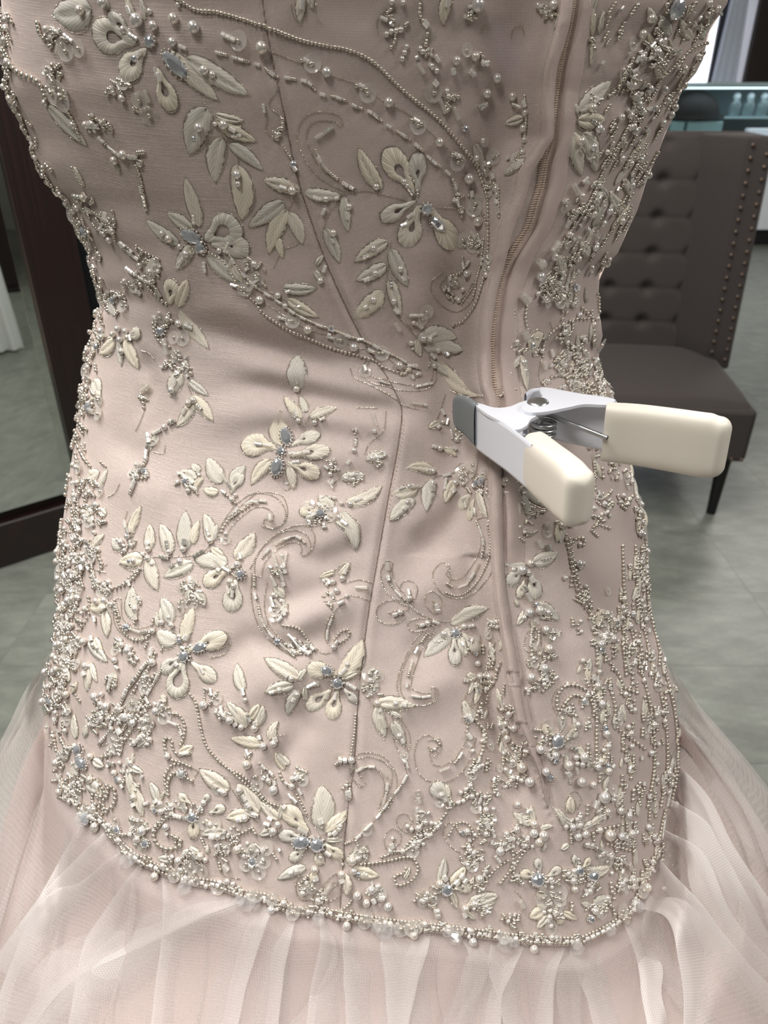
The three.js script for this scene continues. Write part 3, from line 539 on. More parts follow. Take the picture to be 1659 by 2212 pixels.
// ---------------------------------------------------------------- glass counter at the back
{
  const c = thing('display_counter', 'white shop counter with black plinth and glass display case on top', 'counter', [4.0, 0, -8.2]);
  const glass = std({ color: 0xf0f6f6, transmission: 1, thickness: 0, roughness: 0.02, ior: 1.5 }), edge = std({ color: 0xb9cfd2, roughness: 0.15, transmission: 0.3 }), lacquer = std({ color: 0xdfe3ea, roughness: 0.35 });
  mesh('plinth', new THREE.BoxGeometry(2.9, 0.14, 0.72).translate(0, 0.07, 0.02), std({ color: 0x0b0c0e, roughness: 0.5 }), c);
  for (const x of [-1.09, -0.36, 0.36, 1.09]) mesh('front_panel', new RoundedBoxGeometry(0.72, 0.76, 0.03, 2, 0.005).translate(x, 0.53, 0.4), lacquer, c);
  mesh('carcass', new THREE.BoxGeometry(2.88, 0.76, 0.74).translate(0, 0.53, 0.01), lacquer, c);
  mesh('top_board', new RoundedBoxGeometry(2.94, 0.05, 0.84, 2, 0.01).translate(0, 0.945, 0), lacquer, c);
  mesh('glass_front', new THREE.BoxGeometry(2.9, 0.42, 0.008).translate(0, 1.18, 0.4), glass, c);
  mesh('glass_top', new RoundedBoxGeometry(2.94, 0.03, 0.84, 2, 0.004).translate(0, 1.405, 0), edge, c);
  mesh('glass_shelf', new RoundedBoxGeometry(2.86, 0.016, 0.6, 1, 0.003).translate(0, 1.13, -0.06), edge, c);
  mesh('back_panel', new THREE.BoxGeometry(2.88, 0.42, 0.02).translate(0, 1.18, -0.4), std({ color: 0x7f979c, roughness: 0.5 }), c);
  mesh('case_lamp', new THREE.BoxGeometry(2.6, 0.012, 0.03).translate(0, 1.375, 0.33), std({ color: 0xffffff, emissive: 0xeaf4ff, emissiveIntensity: 3 }), c);
  const CL = new THREE.RectAreaLight(0xeaf4ff, 12, 2.6, 0.05); CL.position.set(4.0, 1.365, -7.87); CL.rotation.x = -Math.PI / 2; CL.name = 'case_light'; scene.add(CL);
  const hat = thing('black_hat', 'round black hat in the glass case', 'hat', [2.95, 1.14, -8.05]);
  mesh('crown', new THREE.SphereGeometry(0.26, 32, 16, 0, 6.283, 0, Math.PI / 2).scale(1, 0.85, 0.7), std({ color: 0x020202, roughness: 0.9 }), hat);
  mesh('brim', new THREE.CylinderGeometry(0.3, 0.31, 0.02, 32).scale(1, 1, 0.75), std({ color: 0x020202, roughness: 0.9 }), hat);
  for (let k = 0; k < 3; k++) {
    const j = thing('glass_jar', ['small clear glass jar nearest the black hat', 'middle one of three clear glass jars in the case', 'clear glass jar farthest right of the three in the case'][k], 'jar', [3.33 + k * 0.13, 1.14, -8.0], 0, 'glass jars in the case');
    mesh('body', new THREE.LatheGeometry([[0, 0], [0.04, 0], [0.052, 0.03], [0.052, 0.1], [0.035, 0.13], [0.035, 0.15]].map((p) => new THREE.Vector2(...p)), 20), std({ color: 0xdfeef0, transmission: 0.9, roughness: 0.05, side: THREE.DoubleSide }), j);
    mesh('stopper', new THREE.SphereGeometry(0.034, 12, 10).translate(0, 0.165, 0), std({ color: 0xe8eef0, roughness: 0.1, transmission: 0.5 }), j);
  }
  const bx = thing('trinket_box', 'small pink and white box low in the glass case', 'box', [3.62, 0.971, -7.95]);
  mesh('box_body', new RoundedBoxGeometry(0.2, 0.07, 0.1, 2, 0.01).translate(-0.05, 0.035, 0), std({ color: 0xf3eef2, roughness: 0.5 }), bx);
  mesh('lid', new RoundedBoxGeometry(0.09, 0.075, 0.1, 2, 0.012).translate(0.1, 0.038, 0), std({ color: 0xf08a96, roughness: 0.5 }), bx);
  const b2 = thing('teal_box', 'pale teal gift box under the black hat in the case', 'box', [2.95, 0.971, -8.0]);
  mesh('box_body', new RoundedBoxGeometry(0.5, 0.13, 0.25, 2, 0.01).translate(0, 0.065, 0), std({ color: 0x93b0b4, roughness: 0.5 }), b2);
  mesh('ribbon', new THREE.BoxGeometry(0.03, 0.134, 0.254).translate(-0.1, 0.066, 0), std({ color: 0x24464e, roughness: 0.6 }), b2);
}
{ // bright window and the things before it
  const frameM = std({ color: 0x2b2c33, roughness: 0.5 });
  const w = struct(thing('window_1', 'bright shop window behind the counter', 'window', [3.53, 0, -10.78])); delete w.userData.category;
  mesh('pane', new THREE.BoxGeometry(1.1, 2.1, 0.02).translate(0, 1.5, 0), std({ color: 0xffffff, emissive: 0xf4f7ff, emissiveIntensity: 2.4, roughness: 0.5 }), w);
  for (const x of [-0.58, 0.0, 0.58]) mesh('mullion', new RoundedBoxGeometry(0.1, 2.2, 0.06, 2, 0.01).translate(x, 1.5, 0.03), frameM, w);
  const L = new THREE.RectAreaLight(0xeaf1ff, 8, 1.1, 2.1); L.position.set(3.53, 1.5, -10.7); L.rotation.y = Math.PI; L.name = 'window_light'; scene.add(L);
  const g = thing('white_gown', 'long white gown hanging before the bright window', 'gown', [3.77, 0, -9.5]);
  mesh('skirt', drape(0.3, 1.7, 3, 0.03, 0.6), std({ color: 0xe6e8ee, roughness: 0.8, side: THREE.DoubleSide }), g);
  const k = thing('wardrobe', 'tall dark brown wardrobe right of the white gown', 'wardrobe', [4.46, 0, -9.78]);
  mesh('carcass', new RoundedBoxGeometry(0.95, 2.3, 0.5, 2, 0.01).translate(0, 1.15, 0), std({ color: 0x2c201c, roughness: 0.6 }), k);
  for (const s of [-1, 1]) { const d = mesh('door', new RoundedBoxGeometry(0.45, 2.15, 0.03, 2, 0.006).translate(s * 0.235, 1.15, 0.26), std({ color: 0x33251f, roughness: 0.5 }), k); mesh('handle', new THREE.CylinderGeometry(0.008, 0.008, 0.16, 8).translate(s * 0.04, 1.2, 0.3), std({ color: 0x9a8a6a, metalness: 1, roughness: 0.4 }), d); }
}

// ---------------------------------------------------------------- embroidery and beading
// thread stitches: fine parallel strands with a little unevenness
const strand = dataTex(256, 32, (u, v) => { const k = Math.abs(((u * 16) % 1) - 0.5) * 2; return 0.25 + 0.75 * Math.sqrt(1 - Math.min(1, k) ** 2) * (0.85 + 0.15 * Math.sin(u * 97)); });
const strandTint = (r, g, b) => dataTex(256, 32, (u, v) => { const k = Math.abs(((u * 16) % 1) - 0.5) * 2, n = (0.86 + 0.14 * (1 - k * k)) * (0.94 + 0.06 * Math.sin(Math.floor(u * 16) * 2.4) + 0.04 * (rnd() - 0.5)); return [r * n, g * n, b * n]; }, true);
const threadMat = (r, g, b) => std({ map: strandTint(r, g, b), roughness: 0.48, sheen: 0.5, sheenColor: new THREE.Color(1, 0.97, 0.9), sheenRoughness: 0.4, bumpMap: strand, bumpScale: 0.00012, side: THREE.DoubleSide });
const TH = [threadMat(0.98, 0.945, 0.88), threadMat(0.96, 0.935, 0.88), threadMat(0.92, 0.90, 0.855), threadMat(0.99, 0.95, 0.87)];
const PM = [[0.82, 0.77, 0.71], [0.86, 0.79, 0.70], [0.80, 0.77, 0.74]].map((c) => std({ color: new THREE.Color(...c), roughness: 0.22, metalness: 0.42, clearcoat: 1, clearcoatRoughness: 0.04, ior: 1.7 }));
const silverBead = std({ color: new THREE.Color(0.92, 0.89, 0.83), roughness: 0.14, metalness: 0.7, clearcoat: 1, clearcoatRoughness: 0.04 });
const silverBead2 = std({ color: new THREE.Color(0.93, 0.90, 0.85), roughness: 0.22, metalness: 0.3, clearcoat: 1, clearcoatRoughness: 0.03 });
const seedSilver = std({ color: new THREE.Color(0.74, 0.68, 0.59), roughness: 0.18, metalness: 0.75, clearcoat: 1, clearcoatRoughness: 0.05 });
const clearBead = std({ color: new THREE.Color(0.98, 0.965, 0.935), roughness: 0.04, transmission: 0.75, thickness: 0, ior: 1.55, clearcoat: 1, clearcoatRoughness: 0.02 });
const milkBead = std({ color: new THREE.Color(0.84, 0.79, 0.70), roughness: 0.25, clearcoat: 0.6 });
const cordMat = std({ color: new THREE.Color(0.60, 0.54, 0.455), roughness: 0.34, metalness: 0.7, flatShading: true });
const gemMat = std({ color: new THREE.Color(0.80, 0.84, 0.90), roughness: 0.03, metalness: 0.75, flatShading: true, clearcoat: 1, clearcoatRoughness: 0 });
const sequinMat = std({ color: new THREE.Color(0.98, 0.965, 0.94), roughness: 0.1, transmission: 0.8, thickness: 0, side: THREE.DoubleSide });

class Pile {                                                                   // many small alike pieces gathered into one part
  constructor() { this.p = []; this.n = []; this.i = []; this.u = []; }
  add(g, m) {
    const P = g.attributes.position, N = g.attributes.normal, at = this.p.length / 3, v = V(), nm = new THREE.Matrix3().getNormalMatrix(m);
    for (let k = 0; k < P.count; k++) { v.fromBufferAttribute(P, k).applyMatrix4(m); this.p.push(v.x, v.y, v.z); v.fromBufferAttribute(N, k).applyMatrix3(nm).normalize(); this.n.push(v.x, v.y, v.z); const w = g.attributes.uv; if (w) this.u.push(w.getX(k), w.getY(k)); }
    if (g.index) for (let k = 0; k < g.index.count; k++) this.i.push(at + g.index.array[k]); else for (let k = 0; k < P.count; k++) this.i.push(at + k);
  }
  get empty() { return !this.p.length; }
  build(name, mat, parent) {
    const g = new THREE.BufferGeometry(); g.setAttribute('position', new THREE.Float32BufferAttribute(this.p, 3)); g.setAttribute('normal', new THREE.Float32BufferAttribute(this.n, 3)); g.setIndex(this.i); if (this.u.length * 3 === this.p.length * 2) g.setAttribute('uv', new THREE.Float32BufferAttribute(this.u, 2));
    const m = mesh(name, g, mat, parent); m.userData.kind = 'stuff'; return m;
  }
}
const ball = new THREE.SphereGeometry(1, 16, 12), seedBall = new THREE.SphereGeometry(1, 7, 5);
const cutTube = (parts) => { // silver-lined cut glass: short faceted lengths in a row, bored through
  const pr = []; for (let k = 0; k < parts; k++) { const a = -0.5 + k / parts, b = a + 1 / parts, e = 0.05; pr.push([k ? 0.78 : 0.45, a], [1, a + e], [1, b - e], [k < parts - 1 ? 0.78 : 0.45, b]); } pr.push([0.45, -0.5]);
  return toCreasedNormals(new THREE.LatheGeometry(pr.map((p) => new THREE.Vector2(...p)), 7).rotateZ(-Math.PI / 2), 0.4);
};
const hexTube = cutTube(1), hexTube2 = cutTube(2), hexTube3 = cutTube(3);
const glassTube = new THREE.LatheGeometry([[0.45, -0.5], [0.85, -0.5], [1, -0.42], [1, 0.42], [0.85, 0.5], [0.45, 0.5], [0.45, -0.5]].map((p) => new THREE.Vector2(...p)), 10).rotateZ(-Math.PI / 2);
const gemGeo = (() => { // table, two rows of crown facets, girdle
  const N = 10, pos = [], ring = (r, z, o) => Array.from({ length: N }, (_, k) => [r * Math.cos((k + o) / N * 6.2832), r * Math.sin((k + o) / N * 6.2832), z]);
  const A = ring(0.5, 0.62, 0), B = ring(0.8, 0.42, 0.5), C = ring(1, 0.1, 0), D = ring(0.95, -0.2, 0.5), tri = (a, b, c) => pos.push(...a, ...b, ...c);
  for (let k = 0; k < N; k++) { const l = (k + 1) % N; tri([0, 0, 0.62], A[k], A[l]); tri(A[k], B[k], A[l]); tri(A[l], B[k], B[l]); tri(B[k], C[l], B[l]); tri(B[k], C[k], C[l]); tri(C[k], D[k], C[l]); tri(C[l], D[k], D[l]); }
  const g = new THREE.BufferGeometry(); g.setAttribute('position', new THREE.Float32BufferAttribute(pos, 3)); g.computeVertexNormals(); return g;
})();
const discGeo = new THREE.LatheGeometry([[0.14, 0.10], [0.5, 0.04], [0.95, 0.16], [1, 0.2], [0.97, 0.24], [0.5, 0.11], [0.14, 0.16], [0.14, 0.10]].map((p) => new THREE.Vector2(...p)), 24).rotateX(Math.PI / 2);

// pearls, bugles, leaves and sequins: the 300 largest of each kind stay single parts, the smaller rest of a kind is gathered into one part
const later = { pearl: [], bugle_bead: [], leaf: [], sequin: [] };
function put(kind, geo, mat, size) { const o = new THREE.Mesh(geo, mat); later[kind].push({ o, size, parent: cur }); return o; }
function settle() {
  const rest = { pearl: ['small_pearls', PM[0]], bugle_bead: ['small_bugle_beads', silverBead2], leaf: ['small_leaves', TH[1]], sequin: ['small_sequins', sequinMat] };
  for (const [kind, list] of Object.entries(later)) {
    const order = list.map((e, k) => [e, k]).sort((a, b) => b[0].size - a[0].size || a[1] - b[1]), pile = new Pile();
    order.forEach(([e], k) => { if (k < 300) { e.o.name = numbered(kind); e.o.castShadow = e.o.receiveShadow = true; e.parent.add(e.o); } else { e.o.updateMatrix(); pile.add(e.o.geometry, e.o.matrix); } });
    if (!pile.empty) pile.build(rest[kind][0], rest[kind][1], dress);
  }
  for (const c of [...dress.children]) if (c.isGroup && !c.children.length) dress.remove(c);
}
let T = { ox: 0, oy: 0, s: 1 }, cur = dress, cordPile = new Pile(), seedPile = new Pile(), nLeaf = 0;
const tile = (ox, oy, s) => { T = { ox, oy, s }; };
const X = (x) => T.ox + x / T.s, Y = (y) => T.oy + y / T.s;
function flush() {
  if (!cordPile.empty) { const c = cordPile.build('metallic_cord', cordMat, cur); cordPile = new Pile(); }
  if (!seedPile.empty) { seedPile.build('seed_beads', seedSilver, cur); seedPile = new Pile(); }
}
function m(name) { flush(); cur = new THREE.Group(); cur.name = numbered(name); dress.add(cur); }
const M4 = new THREE.Matrix4();
function basis(dir, n, pos, sx, sy, sz) {                                      // x along dir, z along the normal
  const x = dir.clone().addScaledVector(n, -dir.dot(n)).normalize(), y = n.clone().cross(x); return new THREE.Matrix4().makeBasis(x, y, n.clone()).scale(V(sx, sy, sz)).setPosition(pos);
}
const mm = (x, y) => surf(x, y).distanceTo(EYE) / FPX * 0.96;                   // metres per px here
function setM(o, mat4) { mat4.decompose(o.position, o.quaternion, o.scale); return o; }
// all of the following take the coordinates of the current tile
let nPearl = 0;
function pearl(x, y, r = 30, lift = 0) {
  const f = frame(X(x), Y(y)), R = 0.76 * r / T.s * mm(X(x), Y(y)), o = put('pearl', ball, PM[nPearl++ % 3], R); o.position.copy(f.p).addScaledVector(f.n, R * 0.8 + lift); o.scale.setScalar(R); return o;
}
function bug(x0, y0, x1, y1, kind = 's', r = 13) {
  const a = frame(X(x0), Y(y0)), b = frame(X(x1), Y(y1)), d = b.p.clone().sub(a.p), n = a.n.clone().add(b.n).normalize(), R = 0.78 * r / T.s * mm(X(x0), Y(y0)), k = d.length() / R;
  const o = put('bugle_bead', kind === 'c' ? glassTube : k < 2.6 ? hexTube : k < 4.6 ? hexTube2 : hexTube3, kind === 'c' ? clearBead : kind === 'w' ? milkBead : rnd() < 0.4 ? silverBead2 : silverBead, d.length() * R), c = a.p.clone().add(b.p).multiplyScalar(0.5).addScaledVector(n, R * 0.9 + 0.0006);
  const t = rnd() * 6.28, n2 = n.clone().applyAxisAngle(d.clone().normalize(), t); return setM(o, basis(d, n2, c, d.length(), R, R));
}
function gem(x, y, r = 30) {
  r *= 0.8;
  const f = frame(X(x), Y(y)), R = r / T.s * mm(X(x), Y(y)), d = surf(X(x) + 8, Y(y)).sub(f.p), o = mesh('rhinestone', gemGeo, gemMat, cur); setM(o, basis(d, f.n, f.p.clone().addScaledVector(f.n, 0.0012 + R * 0.2), R, R, R));
  for (let k = 0; k < 9; k++) { const a = k / 9 * 6.283, q = frame(X(x) + Math.cos(a) * r * 1.12 / T.s, Y(y) + Math.sin(a) * r * 1.12 / T.s); M4.makeScale(R * 0.26, R * 0.26, R * 0.26).setPosition(q.p.addScaledVector(q.n, 0.0012)); seedPile.add(seedBall, M4); }
}
function marq(x0, y0, x1, y1, w = 40) {
  const a = frame(X(x0), Y(y0)), b = frame(X(x1), Y(y1)), d = b.p.clone().sub(a.p), n = a.n.clone().add(b.n).normalize(), c = a.p.clone().add(b.p).multiplyScalar(0.5), W = w / 2 / T.s * mm(X(x0), Y(y0)), L = d.length() / 2;
  const o = mesh('rhinestone', gemGeo, gemMat, cur); setM(o, basis(d, n, c.clone().addScaledVector(n, 0.0016), L, W, W)); const s = n.clone().cross(d).normalize(), u = d.clone().normalize();
  for (let k = 0; k < 16; k++) { const A = k / 16 * 6.283, p = c.clone().addScaledVector(u, Math.cos(A) * L * 1.08).addScaledVector(s, Math.sin(A) * W * 1.15).addScaledVector(n, 0.0013); M4.makeScale(W * 0.2, W * 0.2, W * 0.2).setPosition(p); seedPile.add(seedBall, M4); }
}
function seq(x, y, r = 45, lift = 0.0008) {
  const f = frame(X(x), Y(y)), R = r / T.s * mm(X(x), Y(y)), n = f.n.clone().add(V(rr(-0.3, 0.3), rr(-0.3, 0.3), rr(-0.2, 0.2))).normalize(), o = put('sequin', discGeo, sequinMat, R); setM(o, basis(surf(X(x) + 8, Y(y)).sub(f.p), n, f.p.clone().addScaledVector(f.n, lift), R, R, R));
  const q = f.p.clone().addScaledVector(f.n, lift + R * 0.2); M4.makeScale(R * 0.25, R * 0.25, R * 0.25).setPosition(q); seedPile.add(seedBall, M4);
}
function worldCord(pts, r, closed = false) {                                   // twisted metallic cord through world points
  const c = new THREE.CatmullRomCurve3(pts, closed, 'centripetal'), L = c.getLength(), n = Math.max(6, Math.round(L / (r * 2.6)));
  const tmp = V(), P = c.getSpacedPoints(n);
  for (let k = 0; k < P.length - 1; k++) {
    const a = P[k], b = P[k + 1], d = b.clone().sub(a), up = Math.abs(d.y) < 0.8 * d.length() ? V(0, 1, 0) : V(1, 0, 0), y = up.cross(d).normalize(), z = d.clone().normalize().cross(y);
    M4.makeBasis(d.clone().multiplyScalar(0.62).addScaledVector(y, (rnd() - 0.5) * r * 1.2), y.multiplyScalar(r * rr(0.75, 1.2)), z.multiplyScalar(r * rr(0.7, 1.1))); M4.setPosition(tmp.copy(a).add(b).multiplyScalar(0.5)); cordPile.add(cordBit, M4);
  }
}
const cordBit = new THREE.OctahedronGeometry(1, 0);
function onCloth(pts, lift) { // [x, y] in the tile -> points on the cloth
  return pts.map((p) => { const f = frame(X(p[0]), Y(p[1])); return f.p.addScaledVector(f.n, lift); });
}
function spread(pts, step) { const c = new THREE.CatmullRomCurve3(pts.map((p) => V(p[0], p[1], 0)), false, 'centripetal'), n = Math.max(2, Math.round(c.getLength() / step)); return c.getSpacedPoints(n).map((p) => [p.x, p.y]); }
function cord(...pts) { worldCord(onCloth(spread(pts, 26), 0.0005), 0.00042); }
// a row of seed beads; r in tile px
function beads(r, ...pts) {
  for (const [x, y] of spread(pts, 2.1 * r)) { const f = frame(X(x), Y(y)), R = r / T.s * mm(X(x), Y(y)) * rr(0.85, 1.1); M4.makeScale(R, R, R).setPosition(f.p.addScaledVector(f.n, R * 0.9)); seedPile.add(seedBall, M4); }
}
// alternating silver and clear bugles along a line
function run(pattern, r, ...pts) {
  const c = new THREE.CatmullRomCurve3(pts.map((p) => V(p[0], p[1], 0)), false, 'centripetal'), L = c.getLength(), P = c.getSpacedPoints(Math.max(4, Math.round(L / 4))); let s = 0, k = 0; const at = (q) => P[Math.min(P.length - 1, Math.round(q / L * (P.length - 1)))];
  while (s < L - r) {
    const ch = pattern[k++ % pattern.length], len = ch === 'S' ? r * 3.4 : ch === 'C' ? r * 5 : ch === 'b' ? r * 2.2 : ch === ' ' ? r * 2.5 : r * 2.4;
    const a = at(s), b = at(Math.min(L, s + len)), q = at(Math.min(L, s + len / 2));
    if (ch === 'S') bug(a.x, a.y, b.x, b.y, 's', r); else if (ch === 'C') bug(a.x, a.y, b.x, b.y, 'c', r); else if (ch === 'b') beads(r * 0.8, [a.x, a.y], [b.x, b.y]); else if (ch === 'p') pearl(q.x, q.y, r * 1.5);
    s += len + r * 0.3;
  }
}
// scroll: two cords side by side with a run of beads between them
function scroll(w, pattern, ...pts) {
  const c = new THREE.CatmullRomCurve3(pts.map((p) => V(p[0], p[1], 0)), false, 'centripetal'), n = Math.max(8, Math.round(c.getLength() / 24)), A = [], B = [];
  for (let k = 0; k <= n; k++) { const p = c.getPoint(k / n), t = c.getTangent(k / n), h = w * (0.25 + 0.75 * Math.sin(Math.PI * (0.12 + 0.8 * k / n))) / 2; A.push([p.x - t.y * h, p.y + t.x * h]); B.push([p.x + t.y * h, p.y - t.x * h]); }
  worldCord(onCloth(A.concat(B.reverse()), 0.0005), 0.00042, true);
  if (pattern) run(pattern, 11, ...pts);
}
// small random cluster of seeds and short bugles
function clus(x, y, r, n = 12) {
  const z = T.s / 2.9;
  for (let k = 0; k < n; k++) {
    const a = rnd() * 6.283, d = r * Math.sqrt(rnd()), px = x + d * Math.cos(a), py = y + d * Math.sin(a), q = rnd();
    if (q < 0.62) beads(rr(9, 14) * z, [px, py], [px + rr(-26, 26) * z, py + rr(-26, 26) * z]); else if (q < 0.85) { const t = rnd() * 6.283, l = rr(16, 26) * z; bug(px, py, px + l * Math.cos(t), py + l * Math.sin(t), rnd() < 0.4 ? 'c' : 's', rr(10, 14) * z); } else if (q < 0.93) pearl(px, py, rr(17, 25) * z); else seq(px, py, rr(28, 44) * z);
  }
}
// satin-stitched leaf from its base to its tip; w is breadth over length; deco is laid along it from the base
function leaf(bx, by, tx, ty, w = 0.38, deco = 'pb', start = 0.16) {
  const B = frame(X(bx), Y(by)), E = frame(X(tx), Y(ty)), C = frame(X((bx + tx) / 2), Y((by + ty) / 2)), d = E.p.clone().sub(B.p), L = d.length(), n = C.n, s = n.clone().cross(d).normalize(), sag = C.p.clone().sub(B.p.clone().add(E.p).multiplyScalar(0.5)), bend = rr(-0.08, 0.08) * L, k0 = nLeaf++;
  const half = (v) => w * L * 0.5 * Math.pow(Math.max(0, v), 0.5) * Math.pow(Math.max(0, 1 - v), 0.72) / 0.435, jit = Array.from({ length: 44 }, () => rr(0.84, 1.08));
  const pt = (u, v, h) => B.p.clone().addScaledVector(d, v).addScaledVector(sag, 4 * v * (1 - v)).addScaledVector(s, u * half(v) + bend * 4 * v * (1 - v)).addScaledVector(n, h);
  const nu = 8, nv = 18, cut = rnd() < 0.6 ? 0.0009 : 0.0004;
  const g = gridGeo(nu, nv, (a, v, i, j) => { const u = 2 * a - 1, e = Math.abs(u) > 0.99 ? jit[(j * 2 + (u > 0 ? 1 : 0)) % 44] : 1; return pt(u * e, v, 0.0005 + 0.0013 * Math.sqrt(Math.max(0, 1 - u * u)) * Math.pow(Math.sin(Math.PI * Math.min(0.98, 0.06 + v * 0.92)), 0.6) - cut * Math.exp(-((u / 0.18) ** 2)) * (v < 0.8 ? 1 : 0.2)); });
  const uv = g.attributes.uv; for (let j = 0; j <= nv; j++) for (let i = 0; i <= nu; i++) { const u = Math.abs(2 * i / nu - 1); uv.setXY(j * (nu + 1) + i, (u * half(Math.max(0.08, j / nv)) * 0.92 - (j / nv) * L * 0.36) / 0.008 + k0 * 0.37, u); }
  put('leaf', g, TH[k0 % 4], L);
  const rim = []; for (let k = 0; k <= 12; k++) rim.push(pt(1.12, 0.01 + 0.97 * k / 12, 0.0004)); rim.push(pt(0, 1.04, 0.0004)); for (let k = 12; k >= 0; k--) rim.push(pt(-1.12, 0.01 + 0.97 * k / 12, 0.0004)); worldCord(rim, 0.00036);
  const l = Math.hypot(tx - bx, ty - by), ux = (tx - bx) / l, uy = (ty - by) / l; let q = start * l;
  for (const ch of deco) {
    const put = (fn, len) => { fn(bx + ux * q, by + uy * q, bx + ux * (q + len), by + uy * (q + len)); q += len; };
    if (ch === 'p') { const r = 0.0027 / mm(X(bx), Y(by)) * T.s; pearl(bx + ux * (q + r), by + uy * (q + r), r, 0.001); q += 2.1 * r; } else if (ch === 'q') { const r = 0.002 / mm(X(bx), Y(by)) * T.s; pearl(bx + ux * (q + r), by + uy * (q + r), r, 0.001); q += 2.1 * r; } else if (ch === 'b') put((a, b, c, e) => { const o = bug(a, b, c, e, 's', 0.0013 / mm(X(bx), Y(by)) * T.s); o.position.addScaledVector(n, 0.0009); }, 0.0042 / mm(X(bx), Y(by)) * T.s); else if (ch === 'c') put((a, b, c, e) => { const o = bug(a, b, c, e, 'c', 0.0013 / mm(X(bx), Y(by)) * T.s); o.position.addScaledVector(n, 0.0009); }, 0.0052 / mm(X(bx), Y(by)) * T.s); else q += 10;
  }
}
// satin-stitched petal: threads radiate round an opening
function petal(bx, by, tx, ty, w = 0.8, hole = 0.3, deco = '') {
  const B = frame(X(bx), Y(by)), E = frame(X(tx), Y(ty)), C = frame(X((bx + tx) / 2), Y((by + ty) / 2)), d = E.p.clone().sub(B.p), L = d.length(), n = C.n, s = n.clone().cross(d).normalize(), u0 = d.clone().normalize(), k0 = nLeaf++;
  const ctr = B.p.clone().addScaledVector(d, 0.5).lerp(C.p, 1), N = 44, rows = 4, jit = Array.from({ length: N }, () => rr(0.95, 1.05));
  const out = (A) => { const c = Math.cos(A), sn = Math.sin(A), wide = w * (0.52 + 0.34 * c + 0.14), k = 1 / Math.sqrt((c / (L * 0.5)) ** 2 + (sn / (L * 0.5 * wide + 1e-6)) ** 2); return k * (1 + 0.05 * Math.cos(3 * A) * (c > 0 ? 1 : 0)); };
  const pt = (A, q, h) => { const r = out(A) * (hole + (1 - hole) * q); return ctr.clone().addScaledVector(u0, r * Math.cos(A)).addScaledVector(s, r * Math.sin(A)).addScaledVector(n, h); };
  const g = gridGeo(N, rows, (a, q, i) => { const A = a * 6.2832, e = q > 0.99 ? jit[i % N] : 1; return pt(A, q * e, 0.0006 + 0.0013 * Math.pow(Math.sin(Math.PI * Math.min(0.97, 0.12 + 0.85 * q)), 0.7)); }, (a, q) => [a * 3 + k0 * 0.31, q]);
  mesh('petal', g, TH[(k0 * 3 + 1) % 4], cur);
  const rim = []; for (let k = 0; k < 26; k++) rim.push(pt(k / 26 * 6.2832, 1.07, 0.0005)); worldCord(rim, 0.00036, true);
  if (deco) { const l = Math.hypot(tx - bx, ty - by), ux = (tx - bx) / l, uy = (ty - by) / l; let q = 0.12 * l; const un = mm(X(bx), Y(by)); for (const ch of deco) { const len = (ch === 'b' ? 0.004 : ch === 'c' ? 0.005 : 0.0042) / un * T.s, x = bx + ux * q, y = by + uy * q; if (ch === 'p') pearl(x + ux * len / 2, y + uy * len / 2, len / 2, 0.001); else { const o = bug(x, y, x + ux * len, y + uy * len, ch === 'c' ? 'c' : ch === 'w' ? 'w' : 's', 0.0012 / un * T.s); o.position.addScaledVector(n, 0.0009); } q += len * 1.05; } }
}
const crystalMat = std({ color: new THREE.Color(1, 1, 1), roughness: 0.02, transmission: 0.85, thickness: 0, ior: 1.6, flatShading: true, clearcoat: 1, clearcoatRoughness: 0 });
let crystal0; function crystalGeo() { return crystal0 ??= new THREE.LatheGeometry([[0, -0.8], [0.45, -0.78], [1, -0.1], [1, 0.1], [0.45, 0.78], [0, 0.8]].map((p) => new THREE.Vector2(...p)), 8); }

// ---- upper left
tile(0, 0, 2.9625);
m('embroidered_flower');
petal(880, 265, 605, 215, 0.85, 0.36, ''); petal(940, 310, 790, 490, 0.85, 0.22, 'b'); petal(1010, 430, 1105, 705, 0.75, 0.34, 'c'); petal(870, 250, 700, 95, 0.6, 0.3);
leaf(1070, 330, 1395, 640, 0.3, ''); leaf(1190, 370, 1592, 605, 0.28, 'pq', 0.25); marq(1050, 330, 1205, 490, 80); gem(968, 262, 40); gem(870, 375, 24);
pearl(890, 130, 44); pearl(990, 165, 31); pearl(1120, 120, 36); pearl(1250, 175, 42); pearl(1145, 30, 18); pearl(800, 192, 26); pearl(1110, 268, 29); bug(835, 215, 890, 250); bug(1150, 290, 1200, 312); bug(1000, 430, 1015, 490); bug(1420, 215, 1510, 260, 's', 17); pearl(965, 75, 20); bug(825, 30, 850, 80); bug(880, 350, 910, 325, 'w');
leaf(590, 60, 345, 95, 0.55, 'p', 0.1); leaf(700, 60, 640, -40, 0.5, 'p', 0.15); leaf(860, 120, 810, -20, 0.4, 'c'); leaf(930, 130, 900, -10, 0.35, '');
m('bead_cluster');
pearl(312, 190, 24); seq(435, 330, 50); seq(515, 310, 44); bug(350, 190, 400, 215); bug(420, 220, 480, 270); beads(13, [250, 150], [280, 240], [370, 270]); clus(360, 230, 90, 14); bug(395, 290, 380, 340, 'c', 16);
m('bead_cluster');
seq(965, 735, 58); seq(900, 640, 48); pearl(735, 590, 20); pearl(790, 625, 26); bug(885, 590, 900, 680, 'c', 18); bug(935, 570, 965, 650, 'c', 18); clus(770, 560, 70, 12); beads(12, [860, 690], [900, 700], [960, 690]); clus(890, 720, 50, 6);
m('beaded_vine');
